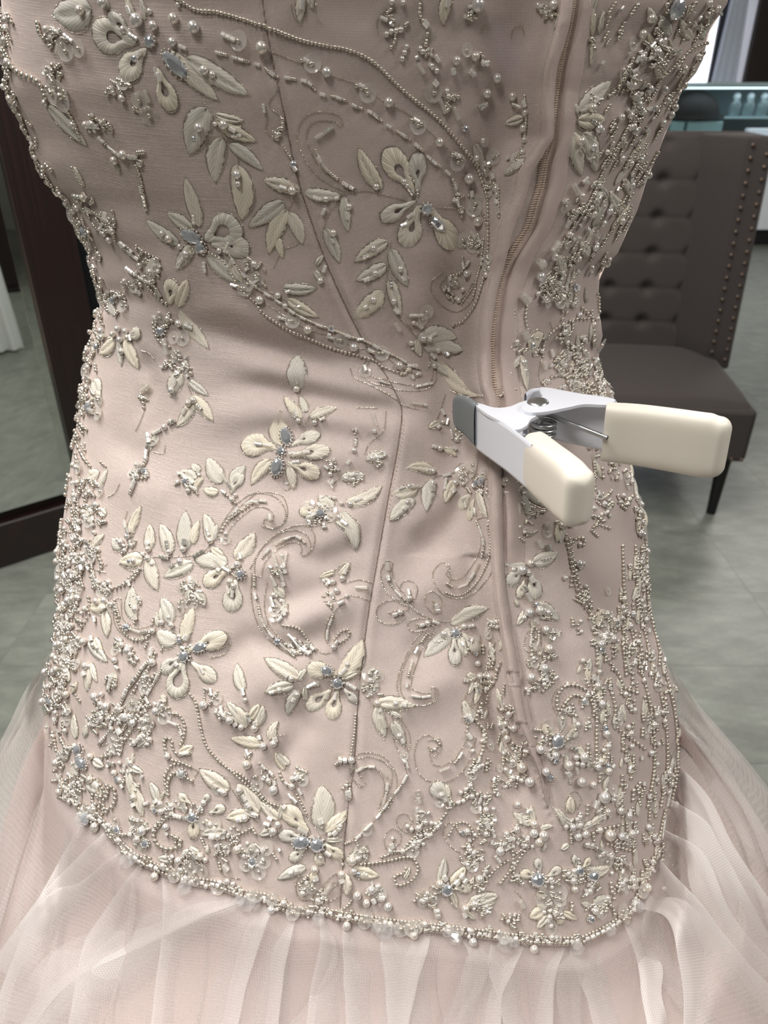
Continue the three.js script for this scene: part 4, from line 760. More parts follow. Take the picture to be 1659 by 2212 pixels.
beads(16, [0, 240], [60, 390], [140, 470], [250, 520], [300, 610]); pearl(70, 405, 28); pearl(20, 555, 22); pearl(298, 655, 22); seq(405, 610, 80); beads(16, [350, 420], [350, 490], [360, 560], [420, 580], [430, 620]); beads(12, [310, 560], [360, 600], [420, 600]); bug(340, 440, 350, 500); seq(345, 590, 60); clus(350, 470, 50, 8);
leaf(310, 680, 560, 930, 0.36, ''); pearl(480, 795, 27); pearl(560, 795, 27); bug(575, 800, 650, 806, 's', 18); clus(640, 800, 70, 12); beads(14, [420, 680], [480, 780], [520, 880]); beads(12, [580, 740], [690, 800], [720, 840]);
run('SbC', 15, [640, 870], [720, 950], [790, 1000]); pearl(800, 985, 33); pearl(742, 1020, 30); bug(830, 1000, 895, 1005, 's', 16); leaf(740, 1040, 770, 1110, 0.5, ''); clus(880, 1010, 50, 8); beads(12, [880, 1060], [910, 1160], [930, 1290]); bug(925, 1240, 935, 1310, 's', 17); bug(905, 1180, 915, 1230); pearl(938, 1330, 20);
m('bead_cluster');
leaf(475, 1065, 545, 1190, 0.5, ''); beads(11, [470, 1070], [500, 1130], [530, 1180]); pearl(545, 1255, 28); pearl(500, 1265, 24); bug(480, 1240, 540, 1250, 's', 18); clus(560, 1300, 70, 10);
run('SbbSb', 14, [560, 1320], [640, 1380], [720, 1440], [740, 1530]); leaf(660, 1350, 740, 1520, 0.5, ''); clus(690, 1420, 70, 18); pearl(710, 1530, 26); pearl(675, 1490, 22); run('SbS', 15, [770, 1540], [830, 1610], [900, 1660]); gem(550, 1480, 36); clus(570, 1470, 80, 14); beads(12, [880, 1590], [915, 1600], [900, 1640]);
m('leaf_sprig');
leaf(1330, 690, 1215, 985, 0.5, 'p', 0.3); gem(1245, 880, 17); leaf(1385, 760, 1640, 900, 0.34, 'pb', 0.1); leaf(1380, 730, 1560, 770, 0.3, ''); leaf(1420, 880, 1380, 1165, 0.42, ''); leaf(1470, 920, 1680, 1085, 0.34, ''); pearl(1380, 790, 18); bug(1480, 865, 1550, 858); cord([1300, 640], [1380, 790], [1440, 890]);
leaf(1520, 1050, 1550, 1405, 0.42, 'pq', 0.08); cord([1440, 890], [1510, 960], [1530, 1060]);
m('embroidered_flower');
leaf(1280, 1450, 1190, 1135, 0.32, '', 0.2); leaf(1240, 1470, 1075, 1360, 0.5, ''); leaf(1150, 1560, 940, 1410, 0.36, 'pq', 0.15); petal(1310, 1530, 1530, 1430, 1.0, 0.42, ''); petal(1350, 1560, 1590, 1580, 0.8, 0.2); marq(1165, 1480, 1300, 1540, 78); gem(1290, 1580, 42); bug(1245, 1370, 1250, 1430, 'w', 14);
tile(0, 500, 2.9625);
leaf(1240, 90, 1130, 245, 0.4, 'pb'); leaf(1330, 150, 1530, 330, 0.42, ''); petal(1400, 60, 1590, 130, 0.75, 0.2, ''); pearl(1410, 118, 24); bug(1470, 60, 1440, 130, 'w'); bug(1310, 190, 1320, 260, 's', 15); pearl(1160, 95, 24); bug(1170, 130, 1180, 170); bug(1500, 170, 1460, 240, 'c', 16); seq(1590, 330, 50); gem(1240, 20, 40); clus(1280, 90, 60, 8); leaf(1480, 200, 1560, 330, 0.4, '');
beads(12, [880, 90], [930, 130], [1010, 170]); run('Sb', 14, [780, 60], [860, 130]);
// ---- left side, waist
m('beaded_vine');
run('SbCbS', 17, [820, 230], [900, 290], [980, 330], [1040, 420]); pearl(905, 215, 24); pearl(970, 255, 24); leaf(1010, 170, 960, 330, 0.5, ''); clus(980, 250, 80, 18); clus(850, 320, 70, 12); bug(895, 370, 910, 400, 'w'); beads(12, [800, 330], [850, 350], [900, 400]); pearl(1000, 180, 18); beads(14, [940, 330], [1000, 400], [1070, 460]);
petal(1090, 470, 1110, 310, 0.9, 0.25); leaf(1140, 480, 1205, 310, 0.4, ''); leaf(1150, 510, 1335, 745, 0.34, ''); pearl(1150, 585, 30); bug(1185, 595, 1240, 620, 's', 20); gem(1035, 640, 36); seq(1175, 685, 50); seq(1120, 680, 42); clus(1040, 570, 60, 12); bug(1060, 690, 1080, 790, 'c', 26); beads(13, [985, 590], [1000, 660], [1030, 710], [1090, 740]); pearl(1080, 555, 24); pearl(1000, 560, 20); bug(1210, 570, 1235, 600);
m('bead_cluster');
clus(1130, 850, 90, 18); seq(1160, 800, 55); seq(1190, 870, 40); seq(1110, 800, 40); beads(13, [1060, 870], [1100, 830], [1150, 770]);
m('leaf_sprig');
leaf(1160, 905, 1095, 1060, 0.6, 'bp', 0.3); leaf(1215, 960, 1335, 1050, 0.35, ''); leaf(1225, 1060, 1365, 1210, 0.34, 'pb', 0.05); leaf(1250, 1060, 1135, 1250, 0.4, 'pb', 0.12); clus(1180, 890, 60, 8); cord([1150, 880], [1210, 1000], [1240, 1070]);
m('beaded_vine');
run('SpSbSSb', 17, [1130, 1210], [1040, 1270], [980, 1310], [950, 1400], [940, 1470], [890, 1560], [840, 1680]); pearl(940, 1450, 22); seq(990, 1340, 45); bug(960, 1290, 970, 1360, 's', 24); bug(1090, 1210, 1120, 1230, 'w'); leaf(1000, 1280, 940, 1420, 0.3, ''); gem(935, 1540, 24); clus(900, 1560, 60, 14); pearl(885, 1500, 24); cord([1060, 1370], [1050, 1420], [980, 1410]);
m('beaded_pendant');
seq(945, 1020, 46); bug(910, 1030, 960, 990, 'c', 22); beads(12, [900, 1050], [920, 1090], [925, 1130]); cord([930, 1140], [900, 1220], [870, 1280]); pearl(905, 1055, 16); clus(920, 1070, 30, 4);
m('bead_cluster');
gem(735, 440, 28); clus(740, 440, 80, 18); seq(800, 480, 45); leaf(690, 430, 745, 540, 0.5, ''); beads(12, [700, 400], [790, 400], [820, 480]);
m('embroidered_flower');
leaf(800, 690, 890, 880, 0.45, ''); leaf(840, 670, 880, 620, 0.6, ''); petal(830, 690, 900, 640, 0.8, 0.1); leaf(770, 700, 780, 860, 0.4, ''); leaf(740, 700, 640, 780, 0.5, ''); for (const [x, y] of [[765, 625], [815, 640], [830, 680], [780, 695], [790, 770], [735, 660]]) pearl(x, y, 26); bug(840, 660, 850, 700); bug(775, 720, 790, 760); leaf(650, 640, 610, 740, 0.5, ''); pearl(660, 640, 26); pearl(665, 680, 24); bug(640, 650, 690, 670, 'c'); cord([900, 760], [960, 780], [990, 820]); gem(630, 740, 24);
m('bead_cluster');
leaf(600, 960, 640, 1060, 0.8, ''); petal(590, 1080, 650, 1040, 0.8, 0.2); gem(580, 1130, 40); seq(640, 1170, 45); clus(590, 1080, 80, 20); pearl(565, 1000, 20); bug(560, 1130, 620, 1160, 'c', 22); pearl(530, 1055, 18);
// left border, waist to hip
tile(0, 0, 1);
m('beaded_border');
for (let k = 0; k < 260; k++) {                                                 // the side seam is thick with seeds from top to hip
  const y = 20 + k * 6.2, x = outL(y), q = rnd(), off = 3 + 26 * rnd() * rnd() + (y > 980 ? 45 * rnd() : 0); const px = x + off;
  if (q < 0.6) beads(rr(3.2, 5), [px, y], [px + rr(-6, 10), y + rr(8, 18)]); else if (q < 0.78) bug(px, y, px + rr(-4, 8), y + rr(6, 9), rnd() < 0.5 ? 'c' : 's', rr(3.4, 5)); else if (q < 0.9) pearl(px, y, rr(6, 9)); else seq(px, y, rr(10, 16), 0.0015);
}
for (const [x, y] of [[152, 436], [108, 397], [196, 690], [192, 712], [186, 735], [190, 758], [183, 770], [176, 840], [170, 872], [163, 905], [160, 960], [150, 1020], [148, 1044], [144, 1062], [132, 1130], [124, 1150]]) { beads(5, [x - 4, y - 6], [x - 8, y], [x - 2, y + 7]); }
m('metallic_outline'); beads(3, [22, 215], [60, 310], [105, 385], [150, 470], [180, 560], [206, 640]); 

// ---- upper middle
tile(500, 0, 2.9625);
m('bead_string');
beads(12, [-380, -40], [-230, 60], [-100, 75], [0, 100], [190, 160], [330, 210], [450, 255], [600, 290], [740, 315], [870, 370], [960, 440], [1050, 530], [1150, 620], [1240, 690], [1330, 770], [1420, 870], [1500, 970], [1560, 1050], [1600, 1150], [1640, 1280], [1650, 1480], [1640, 1680], [1600, 1850], [1560, 1960], [1480, 2060], [1420, 2080]);
m('bead_string');
run('Sb SSb S bSb ', 12, [-100, 330], [0, 360], [80, 385], [210, 430], [260, 480], [370, 500], [490, 525], [560, 595], [690, 625], [800, 680], [900, 720], [980, 790], [1110, 870], [1200, 940], [1300, 1040], [1360, 1080], [1420, 1160], [1440, 1280], [1460, 1380]);
m('pearl_string');
for (const [x, y, r] of [[35, 265, 0], [200, 300, 44], [610, 460, 36], [1005, 650, 36], [1328, 905, 34], [1512, 1140, 33], [1588, 1415, 28], [1525, 265 + 0, 0]]) if (r) pearl(x, y, r);
for (const [x, y] of [[50, 260], [520, 405], [870, 595], [1190, 800], [1440, 1030], [1560, 1300], [1290, 590]]) seq(x, y, 52);
for (const [x, y] of [[450, 385], [800, 545], [1150, 765], [1410, 985]]) { beads(15, [x, y], [x + 60, y + 25]); bug(x + 10, y - 12, x + 50, y + 12, 's', 16); }
cord([240, 320], [430, 400], [640, 480], [830, 550], [1000, 660], [1120, 720], [1320, 890], [1420, 990], [1510, 1120], [1580, 1400]);
m('bead_cluster');
for (const [x, y] of [[1025, 10], [1095, 15], [990, 218], [1020, 200], [1052, 195], [1118, 298], [1105, 335], [1090, 375], [1207, 310], [1222, 330], [1280, 420], [1310, 450], [1376, 580], [1383, 612], [1605, 895]]) pearl(x, y, 21);
bug(1190, 400, 1230, 470, 'c', 17); bug(1330, 630, 1365, 720, 'c', 17); bug(1420, 690, 1450, 760, 'c', 20); bug(1260, 400, 1290, 440); bug(1290, 510, 1315, 540, 's', 20); bug(950, 105, 1000, 130); bug(1300, 350, 1325, 395, 'c', 16); bug(1410, 430, 1420, 475, 's', 20); bug(1515, 450, 1545, 480, 's', 16); bug(1580, 695, 1625, 660, 's', 17); seq(1250, 215, 50); seq(1300, 590, 44); cord([1000, 50], [930, 130], [940, 220]); beads(12, [1205, 0], [1205, 100], [1240, 150]); bug(1225, 130, 1255, 165, 's', 22); clus(1050, 120, 90, 10); clus(1400, 660, 60, 8); gem(1490, 820, 22); beads(12, [1050, 200], [1040, 270], [1020, 300]); clus(1250, 340, 60, 8);
m('leaf_sprig');
leaf(1390, -60, 1355, 160, 0.4, 'c'); leaf(460, -40, 440, 150, 0.4, 'c'); cord([540, 20], [540, 100], [580, 150]); cord([380, 20], [400, 110], [450, 160]); leaf(500, -60, 520, 60, 0.5, '');
m('bead_cluster');
pearl(1570, 25, 48); beads(16, [1530, 100], [1560, 100]); pearl(1437, 385, 32); pearl(1560, 355, 27); pearl(1625, 598, 28); seq(1500, 320, 36); bug(1600, 400, 1640, 395, 's', 15); clus(1590, 380, 40, 5);
m('beaded_loop');
cord([205, 660], [230, 740], [220, 840], [270, 870], [330, 830], [310, 740], [240, 670], [300, 560]); bug(205, 660, 215, 720, 's', 12); beads(14, [270, 840], [320, 820], [320, 760]); pearl(300, 860, 20); beads(10, [330, 930], [370, 1000], [400, 1050]); gem(395, 1050, 26); bug(400, 1060, 420, 1090, 'c', 18); clus(300, 850, 40, 6);
m('embroidered_scroll');
scroll(60, '', [700, 800], [680, 760], [600, 740], [500, 760], [450, 860], [480, 980], [560, 1100], [700, 1190], [800, 1220]); bug(540, 880, 590, 850, 'c', 17); bug(590, 850, 650, 805, 's', 15); run('bSCbb SC', 14, [540, 960], [590, 1060], [690, 1150], [780, 1205]); cord([700, 1240], [860, 1220], [1000, 1250], [1120, 1280]);
m('embroidered_flower');
petal(1175, 1240, 990, 960, 0.62, 0.34, ''); petal(1190, 1240, 1190, 980, 0.62, 0.22, ''); petal(1180, 1280, 960, 1400, 0.55, 0.24, ''); petal(1200, 1310, 1110, 1575, 0.75, 0.26, ''); petal(1250, 1300, 1430, 1590, 0.46, 0.12, ''); leaf(960, 1210, 815, 950, 0.34, '', 0.1); pearl(925, 1190, 27); bug(910, 1110, 925, 1160, 'c', 20); gem(1245, 1330, 44); marq(1270, 1390, 1360, 1470, 60); pearl(1102, 1160, 24); pearl(1120, 1185, 20); bug(1130, 1195, 1160, 1240, 's', 17); bug(1120, 1390, 1160, 1360, 's', 15); bug(1080, 1440, 1120, 1425, 's', 16); beads(11, [1150, 1140], [1185, 1190], [1190, 1240]); cord([940, 1360], [1000, 1330], [1080, 1310]); cord([1300, 1320], [1450, 1330]);
m('leaf_sprig');
leaf(440, 1220, 205, 1150, 0.4, 'pb', 0.06); leaf(470, 1230, 700, 1250, 0.36, '', 0.1); pearl(605, 1270, 24); bug(520, 1255, 575, 1270); bug(660, 1268, 690, 1262); leaf(340, 1290, 115, 1450, 0.34, ''); leaf(360, 1340, 240, 1620, 0.34, ''); leaf(370, 1360, 455, 1560, 0.45, ''); leaf(720, 1260, 745, 1480, 0.34, '', 0.1); pearl(752, 1318, 28); bug(740, 1350, 745, 1400, 's', 18); bug(600, 1330, 580, 1370, 'c', 14); leaf(600, 1460, 690, 1680, 0.34, '', 0.1); pearl(652, 1485, 29); bug(640, 1520, 655, 1550); cord([440, 1220], [380, 1310], [310, 1440]); cord([720, 1260], [640, 1340], [580, 1480]); cord([430, 1380], [430, 1550], [330, 1600], [270, 1720]); leaf(300, 1520, 330, 1650, 0.4, '');
m('bead_cluster');
clus(1460, 1290, 50, 8); beads(11, [1410, 1150], [1430, 1220], [1450, 1300], [1470, 1380]); seq(1480, 1530, 50); clus(1560, 1560, 60, 10); bug(1540, 1480, 1570, 1520, 'c', 17); pearl(1430, 1200, 18); bug(1530, 1215, 1535, 1255, 'c', 15);
// ---- middle, above the clamp
tile(500, 500, 2.9625);
m('leaf_sprig');
leaf(1000, 60, 790, 190, 0.36, '', 0.1); leaf(990, 210, 800, 310, 0.42, '', 0.1); leaf(1020, 110, 1125, 350, 0.34, '', 0.1); leaf(970, 380, 775, 560, 0.42, '', 0.1); leaf(1010, 300, 1080, 540, 0.3, '', 0.1);
pearl(905, 102, 26); bug(840, 160, 880, 140, 's', 18); pearl(917, 262, 26); bug(845, 310, 885, 295, 's', 18); pearl(1078, 235, 27); bug(1085, 280, 1105, 310, 's', 14); pearl(905, 432, 28); bug(850, 485, 875, 470, 's', 18); pearl(1037, 442, 27); bug(1040, 490, 1065, 520, 's', 16); bug(1020, 300, 1020, 360, 's', 13); cord([1020, 60], [1000, 240], [990, 380], [1060, 540], [1130, 600], [1200, 700]);
m('leaf_sprig');
leaf(1190, 680, 1440, 680, 0.44, '', 0.1); leaf(1230, 740, 1480, 760, 0.38, '', 0.1); leaf(1270, 800, 1600, 1050, 0.22, '', 0.1); leaf(1180, 690, 1210, 800, 0.5, ''); leaf(1270, 830, 1400, 930, 0.3, ''); pearl(1220, 680, 30); bug(1245, 680, 1270, 680, 'c', 24); bug(1270, 665, 1310, 645, 's', 15); pearl(1320, 760, 24); pearl(1365, 775, 16); pearl(1145, 710, 25); pearl(1155, 748, 15); gem(1380, 780, 22); pearl(1295, 860, 25); seq(1255, 860, 32); bug(1270, 780, 1300, 810, 's', 16); seq(1240, 510, 50); bug(1130, 530, 1220, 530, 'c', 18); bug(1045, 580, 1075, 630, 'c', 20); bug(1170, 580, 1215, 610, 's', 17); pearl(1160, 580, 20); seq(1215, 560, 40); cord([1090, 560], [1150, 640], [1240, 720], [1280, 850], [1350, 930]);
m('bead_string');
beads(12, [-160, 120], [-40, 200], [60, 370], [150, 450], [200, 520], [290, 580], [350, 620], [430, 655], [540, 700], [620, 735], [720, 770], [800, 790], [890, 820], [960, 860], [1040, 900], [1110, 910]);
m('bead_string');
run('SbSbb', 13, [-40, 100], [60, 250], [170, 360], [280, 430], [400, 520], [520, 580], [640, 625], [760, 670], [860, 700], [960, 760], [1050, 800], [1130, 850], [1200, 880]);
m('pearl_string');
for (const [x, y] of [[185, 435], [488, 622], [785, 738], [1068, 862]]) pearl(x, y, 36); for (const [x, y] of [[90, 360], [390, 570], [700, 690], [960, 780]]) { seq(x, y, 50); beads(14, [x - 70, y - 20], [x - 20, y]); bug(x - 90, y - 25, x - 50, y - 12, 's', 15); } gem(640, 615, 20); bug(615, 655, 640, 660, 's', 16); bug(1150, 860, 1180, 862, 's', 18); bug(1180, 905, 1200, 915, 's', 16); cord([90, 360], [185, 435], [390, 570], [488, 622], [700, 690], [785, 738], [960, 780], [1068, 862], [1210, 930]); clus(1150, 900, 50, 8);
m('bead_cluster');
clus(150, 230, 70, 10); seq(110, 210, 45); pearl(150, 205, 28); bug(180, 300, 140, 330); clus(170, 310, 40, 6); pearl(300, 405, 26); pearl(345, 475, 24); bug(350, 385, 380, 375); pearl(405, 480, 16); bug(425, 480, 445, 475); leaf(330, 360, 545, 360, 0.36, '', 0.1); leaf(360, 430, 555, 545, 0.34, ''); leaf(540, 220, 590, 150, 0.4, ''); leaf(535, 250, 590, 330, 0.5, ''); pearl(572, 312, 26); bug(585, 260, 600, 215, 'c', 16); cord([240, 380], [320, 420], [360, 450]);
m('embroidered_scroll');
scroll(40, '', [870, 830], [850, 900], [900, 950], [980, 970], [1100, 1000], [1220, 1000], [1290, 960], [1300, 870]); seq(855, 905, 40); bug(850, 860, 860, 900, 'c', 16); run('SbC', 12, [940, 960], [1010, 985]); run('SSC', 12, [1170, 1000], [1280, 975]); cord([760, 870], [780, 930], [900, 990], [1000, 1040], [1120, 1120], [1200, 1140]); run('CS', 14, [1150, 1100], [1240, 1115]);
m('embroidered_scroll');
scroll(70, '', [1360, 270], [1300, 340], [1350, 430], [1440, 480], [1520, 430], [1560, 340]); beads(11, [1400, 280], [1440, 270], [1480, 250]); pearl(1525, 265, 25); clus(1420, 370, 80, 14); run('bS', 12, [1480, 160], [1490, 230], [1530, 180]); beads(9, [1620, 50], [1600, 200], [1560, 340], [1480, 460]);
m('embroidered_leaf');
leaf(425, 1020, 425, 790, 0.52, '', 0.1); pearl(420, 1002, 28); bug(420, 920, 422, 975, 'c', 14); 
m('leaf_sprig');
leaf(450, 1200, 340, 1060, 0.34, '', 0.1); pearl(430, 1210, 23); bug(400, 1150, 420, 1190); leaf(500, 1190, 670, 1135, 0.4, '', 0.1); pearl(533, 1222, 25); bug(565, 1210, 600, 1195, 's', 14); leaf(480, 1160, 440, 1060, 0.4, ''); cord([340, 1060], [420, 1180], [460, 1250], [500, 1180], [560, 1130], [670, 1130]);
m('embroidered_flower');
petal(290, 1390, 75, 1350, 0.9, 0.22, 'cb'); leaf(320, 1370, 315, 1150, 0.55, '', 0.1); petal(370, 1380, 560, 1290, 0.6, 0.1, ''); petal(370, 1440, 620, 1400, 0.5, 0.26, 'cb'); petal(360, 1480, 560, 1560, 0.62, 0.2, ''); leaf(260, 1460, 130, 1620, 0.42, ''); leaf(370, 1500, 400, 1650, 0.4, ''); marq(340, 1260, 365, 1370, 76); gem(320, 1410, 36); marq(310, 1450, 280, 1570, 80); cord([330, 1560], [350, 1620], [380, 1600], [360, 1660], [330, 1640]); bug(370, 1430, 420, 1420, 'c', 16); bug(390, 1480, 440, 1475, 's', 15);
m('bead_cluster');
beads(12, [780, 1270], [800, 1330], [785, 1400]); pearl(783, 1408, 24); pearl(793, 1360, 15); bug(805, 1270, 790, 1270, 's', 18); pearl(793, 1338, 14); bug(912, 1160, 920, 1250, 'c', 12); bug(900, 1275, 925, 1280, 's', 18); leaf(860, 1460, 990, 1430, 0.45, ''); pearl(897, 1455, 27); bug(930, 1450, 970, 1445); clus(960, 1450, 40, 10); cord([990, 1150], [970, 1280], [880, 1360], [850, 1430]); cord([800, 1130], [860, 1130], [940, 1130]);
leaf(700, 1580, 850, 1560, 0.45, ''); pearl(732, 1582, 25); bug(760, 1560, 790, 1545, 's', 18); clus(800, 1590, 40, 8); pearl(632, 1552, 22); bug(620, 1600, 650, 1650, 'c', 14); clus(640, 1500, 50, 8); bug(640, 1620, 655, 1590, 's', 15); bug(590, 1500, 620, 1520); bug(740, 1490, 760, 1465, 's', 14); cord([580, 1460], [640, 1480], [690, 1560], [640, 1640]);
m('bead_cluster');
pearl(1350, 1222, 20); bug(1310, 1265, 1330, 1245, 's', 15); bug(1375, 1240, 1385, 1200, 's', 12); pearl(1440, 1335, 25); bug(1400, 1270, 1410, 1330, 'c', 16); pearl(1328, 1392, 27); bug(1275, 1375, 1305, 1385, 's', 16); bug(1410, 1385, 1440, 1400, 's', 15); pearl(1420, 1145, 16); leaf(1360, 1390, 1440, 1440, 0.5, ''); leaf(1330, 1220, 1260, 1260, 0.5, ''); bug(1340, 1140, 1360, 1180, 'c', 14); clus(1440, 1280, 50, 10); cord([1370, 1040], [1330, 1160], [1300, 1240]); clus(1560, 1200, 40, 6);

// ---- lower left
tile(0, 1000, 2.9625);
m('embroidered_flower');
leaf(1420, 130, 1330, -30, 0.5, ''); leaf(1480, 130, 1570, 20, 0.6, ''); leaf(1400, 190, 1305, 170, 0.6, ''); petal(1480, 200, 1540, 60, 0.8, 0.2, ''); bug(1420, 70, 1460, 130, 'c', 17); bug(1460, 130, 1490, 170, 's', 15); bug(1420, 180, 1450, 200, 'w'); pearl(1490, 240, 26); pearl(1510, 210, 20); beads(12, [1440, 200], [1480, 230], [1510, 260]); leaf(1260, 120, 1150, 60, 0.6, ''); leaf(1280, 60, 1230, 10, 0.7, ''); clus(1220, 120, 80, 18); gem(1190, 120, 26); bug(1220, 150, 1270, 175, 'c', 15); leaf(1300, 90, 1240, 190, 0.4, '');
bug(1610, 255, 1660, 265, 'c', 20); bug(1480, 350, 1525, 320, 's', 18); pearl(1450, 455, 20); seq(1450, 490, 36); beads(11, [1420, 440], [1440, 400], [1500, 340], [1580, 290], [1650, 240]); cord([1400, 470], [1430, 380], [1550, 270], [1660, 180]);
m('leaf_sprig');
leaf(955, 560, 965, 395, 0.48, '', 0.1); pearl(957, 555, 27); bug(945, 510, 965, 530, 's', 20); leaf(1090, 590, 1030, 390, 0.42, '', 0.1); pearl(1090, 572, 26); bug(1078, 500, 1082, 555, 's', 20); leaf(1190, 560, 1190, 310, 0.42, '', 0.1); leaf(1240, 520, 1275, 370, 0.4, ''); leaf(1180, 520, 1150, 420, 0.4, ''); pearl(1180, 555, 30); bug(1195, 490, 1190, 530, 's', 24); leaf(1350, 510, 1310, 325, 0.42, '', 0.1); leaf(1370, 500, 1390, 390, 0.3, ''); pearl(1352, 503, 30); bug(1330, 420, 1345, 470, 's', 16); leaf(920, 620, 765, 635, 0.5, '', 0.1); pearl(865, 627, 26); gem(835, 630, 18); leaf(950, 610, 1010, 815, 0.44, '', 0.1); pearl(955, 612, 27); pearl(980, 650, 20); bug(915, 585, 940, 588, 's', 16); leaf(1240, 640, 1055, 730, 0.42, '', 0.1); pearl(1160, 632, 29); bug(1095, 670, 1130, 650, 's', 17); bug(1030, 600, 1090, 612, 's', 18); bug(1240, 605, 1310, 560, 's', 17); cord([900, 620], [1000, 600], [1150, 600], [1300, 570], [1360, 510]); cord([760, 640], [840, 690], [920, 680]);
leaf(790, 540, 720, 490, 0.7, ''); pearl(785, 510, 29); pearl(760, 495, 18); leaf(830, 480, 905, 280, 0.34, '', 0.1); pearl(825, 472, 28); bug(835, 420, 842, 455, 's', 24); bug(810, 370, 815, 420, 'c', 18); pearl(850, 530, 20); clus(830, 535, 40, 6); cord([820, 300], [800, 400], [820, 480]);
m('embroidered_flower');
leaf(1510, 620, 1630, 450, 0.52, '', 0.1); leaf(1460, 640, 1250, 620, 0.5, ''); petal(1470, 690, 1310, 770, 0.8, 0.2, ''); leaf(1430, 600, 1350, 540, 0.5, ''); petal(1510, 740, 1480, 945, 0.85, 0.3, 'pb'); gem(1545, 715, 38); pearl(1525, 655, 32); pearl(1480, 762, 34); bug(1380, 620, 1440, 670, 'c', 20); bug(1430, 670, 1480, 700, 's', 18); bug(1395, 685, 1420, 695, 's', 20); pearl(1365, 665, 18); bug(1460, 790, 1470, 840, 'c', 20); bug(1540, 580, 1545, 620, 'c', 16); clus(1500, 690, 40, 6);
m('bead_cluster');
leaf(1230, 800, 1190, 870, 0.6, ''); leaf(1250, 820, 1320, 900, 0.5, ''); clus(1230, 830, 80, 20); seq(1225, 770, 40); pearl(1190, 800, 22); seq(1300, 880, 40); beads(12, [1150, 900], [1240, 880], [1310, 910]); seq(1155, 930, 48);
m('beaded_vine');
beads(12, [590, 730], [620, 790], [680, 810], [770, 790], [840, 730], [890, 690]); run('bSbC', 14, [600, 700], [640, 790], [720, 820]); clus(660, 800, 60, 14); beads(12, [800, 780], [860, 740], [900, 680]); bug(830, 750, 840, 790); clus(700, 820, 40, 8); cord([590, 740], [600, 690], [680, 700]);
leaf(700, 900, 580, 930, 0.6, ''); leaf(670, 950, 690, 1115, 0.5, ''); pearl(630, 885, 28); pearl(677, 880, 26); bug(672, 910, 682, 940, 's', 24); bug(705, 900, 735, 905); bug(615, 980, 618, 1020, 's', 14); seq(720, 920, 36);
m('embroidered_scroll');
leaf(860, 1000, 850, 795, 0.5, '', 0.1); pearl(875, 937, 27); bug(873, 975, 880, 1010, 's', 20); clus(870, 890, 40, 6); scroll(70, '', [760, 870], [760, 1000], [800, 1060], [880, 1090], [960, 1070], [990, 1040]); gem(820, 1050, 28); run('CSbSC', 14, [840, 1060], [900, 1085], [985, 1075]); run('bb', 12, [745, 900], [770, 990]); beads(11, [740, 880], [750, 980], [790, 1070], [850, 1130], [920, 1130], [980, 1090]);
m('embroidered_flower');
leaf(1100, 1030, 1035, 865, 0.5, '', 0.1); pearl(1105, 1040, 26); pearl(1085, 990, 18); leaf(1180, 1140, 1240, 930, 0.42, '', 0.1); leaf(1220, 1100, 1190, 960, 0.34, ''); leaf(1130, 1150, 1010, 1080, 0.7, ''); petal(1200, 1200, 1450, 1110, 0.55, 0.16, ''); petal(1170, 1240, 1040, 1330, 0.7, 0.2, ''); petal(1180, 1260, 1120, 1495, 0.9, 0.46, ''); petal(1220, 1270, 1380, 1390, 0.6, 0.14, ''); marq(1240, 1195, 1330, 1165, 62); gem(1185, 1240, 44); gem(1155, 1140, 22); pearl(1150, 1110, 20); pearl(1225, 1170, 18); bug(1190, 1130, 1210, 1100, 's', 20); bug(1205, 1140, 1215, 1090, 'c', 18); bug(1130, 1280, 1150, 1300, 's', 20); bug(1290, 1310, 1310, 1350, 's', 15); bug(1165, 1180, 1190, 1190, 'w'); beads(12, [1170, 1190], [1200, 1180], [1230, 1190]); cord([1340, 1250], [1440, 1220], [1480, 1150]);
m('leaf_sprig');
pearl(550, 1145, 32); leaf(570, 1140, 690, 1270, 0.34, ''); leaf(610, 1120, 660, 1210, 0.5, ''); bug(595, 1105, 600, 1140, 's', 20); pearl(610, 1165, 24); pearl(635, 1185, 22); leaf(565, 1290, 560, 1460, 0.5, '', 0.1); leaf(590, 1280, 625, 1400, 0.34, ''); pearl(562, 1300, 32); bug(552, 1335, 560, 1365, 's', 22); cord([600, 1130], [720, 1270], [760, 1310]);
m('beaded_pendant');
leaf(790, 1150, 730, 1180, 0.6, ''); pearl(790, 1165, 27); pearl(830, 1200, 34); pearl(745, 1265, 27); clus(770, 1170, 40, 8); clus(860, 1250, 30, 5); beads(12, [840, 1210], [880, 1250], [870, 1280]); bug(745, 1300, 770, 1320);
m('beaded_vine');
run('SbSb', 17, [980, 1180], [970, 1250], [920, 1310], [870, 1390], [820, 1450], [770, 1560], [700, 1640]); pearl(978, 1200, 22); pearl(985, 1278, 34); beads(12, [1000, 1220], [960, 1310], [900, 1400], [850, 1480]); leaf(740, 1340, 710, 1450, 0.5, 'bb', 0.2); pearl(715, 1370, 18); clus(720, 1400, 50, 12); pearl(620, 1495, 32); bug(600, 1490, 640, 1520); pearl(690, 1555, 32); clus(650, 1570, 50, 10); pearl(815, 1625, 34); clus(760, 1600, 60, 10);
run('bSb', 13, [1040, 1320], [960, 1460], [900, 1570], [860, 1660]); beads(13, [1000, 1350], [950, 1420], [900, 1540], [880, 1640]); seq(940, 1430, 48); seq(860, 1530, 50); pearl(1010, 1370, 18); clus(940, 1400, 50, 10); bug(1050, 1480, 1065, 1530, 'w', 18); pearl(1060, 1500, 20); leaf(1060, 1480, 1010, 1590, 0.4, 'bp', 0.3); clus(1040, 1570, 50, 10); bug(1020, 1600, 1045, 1570, 's', 20);
m('beaded_fringe');
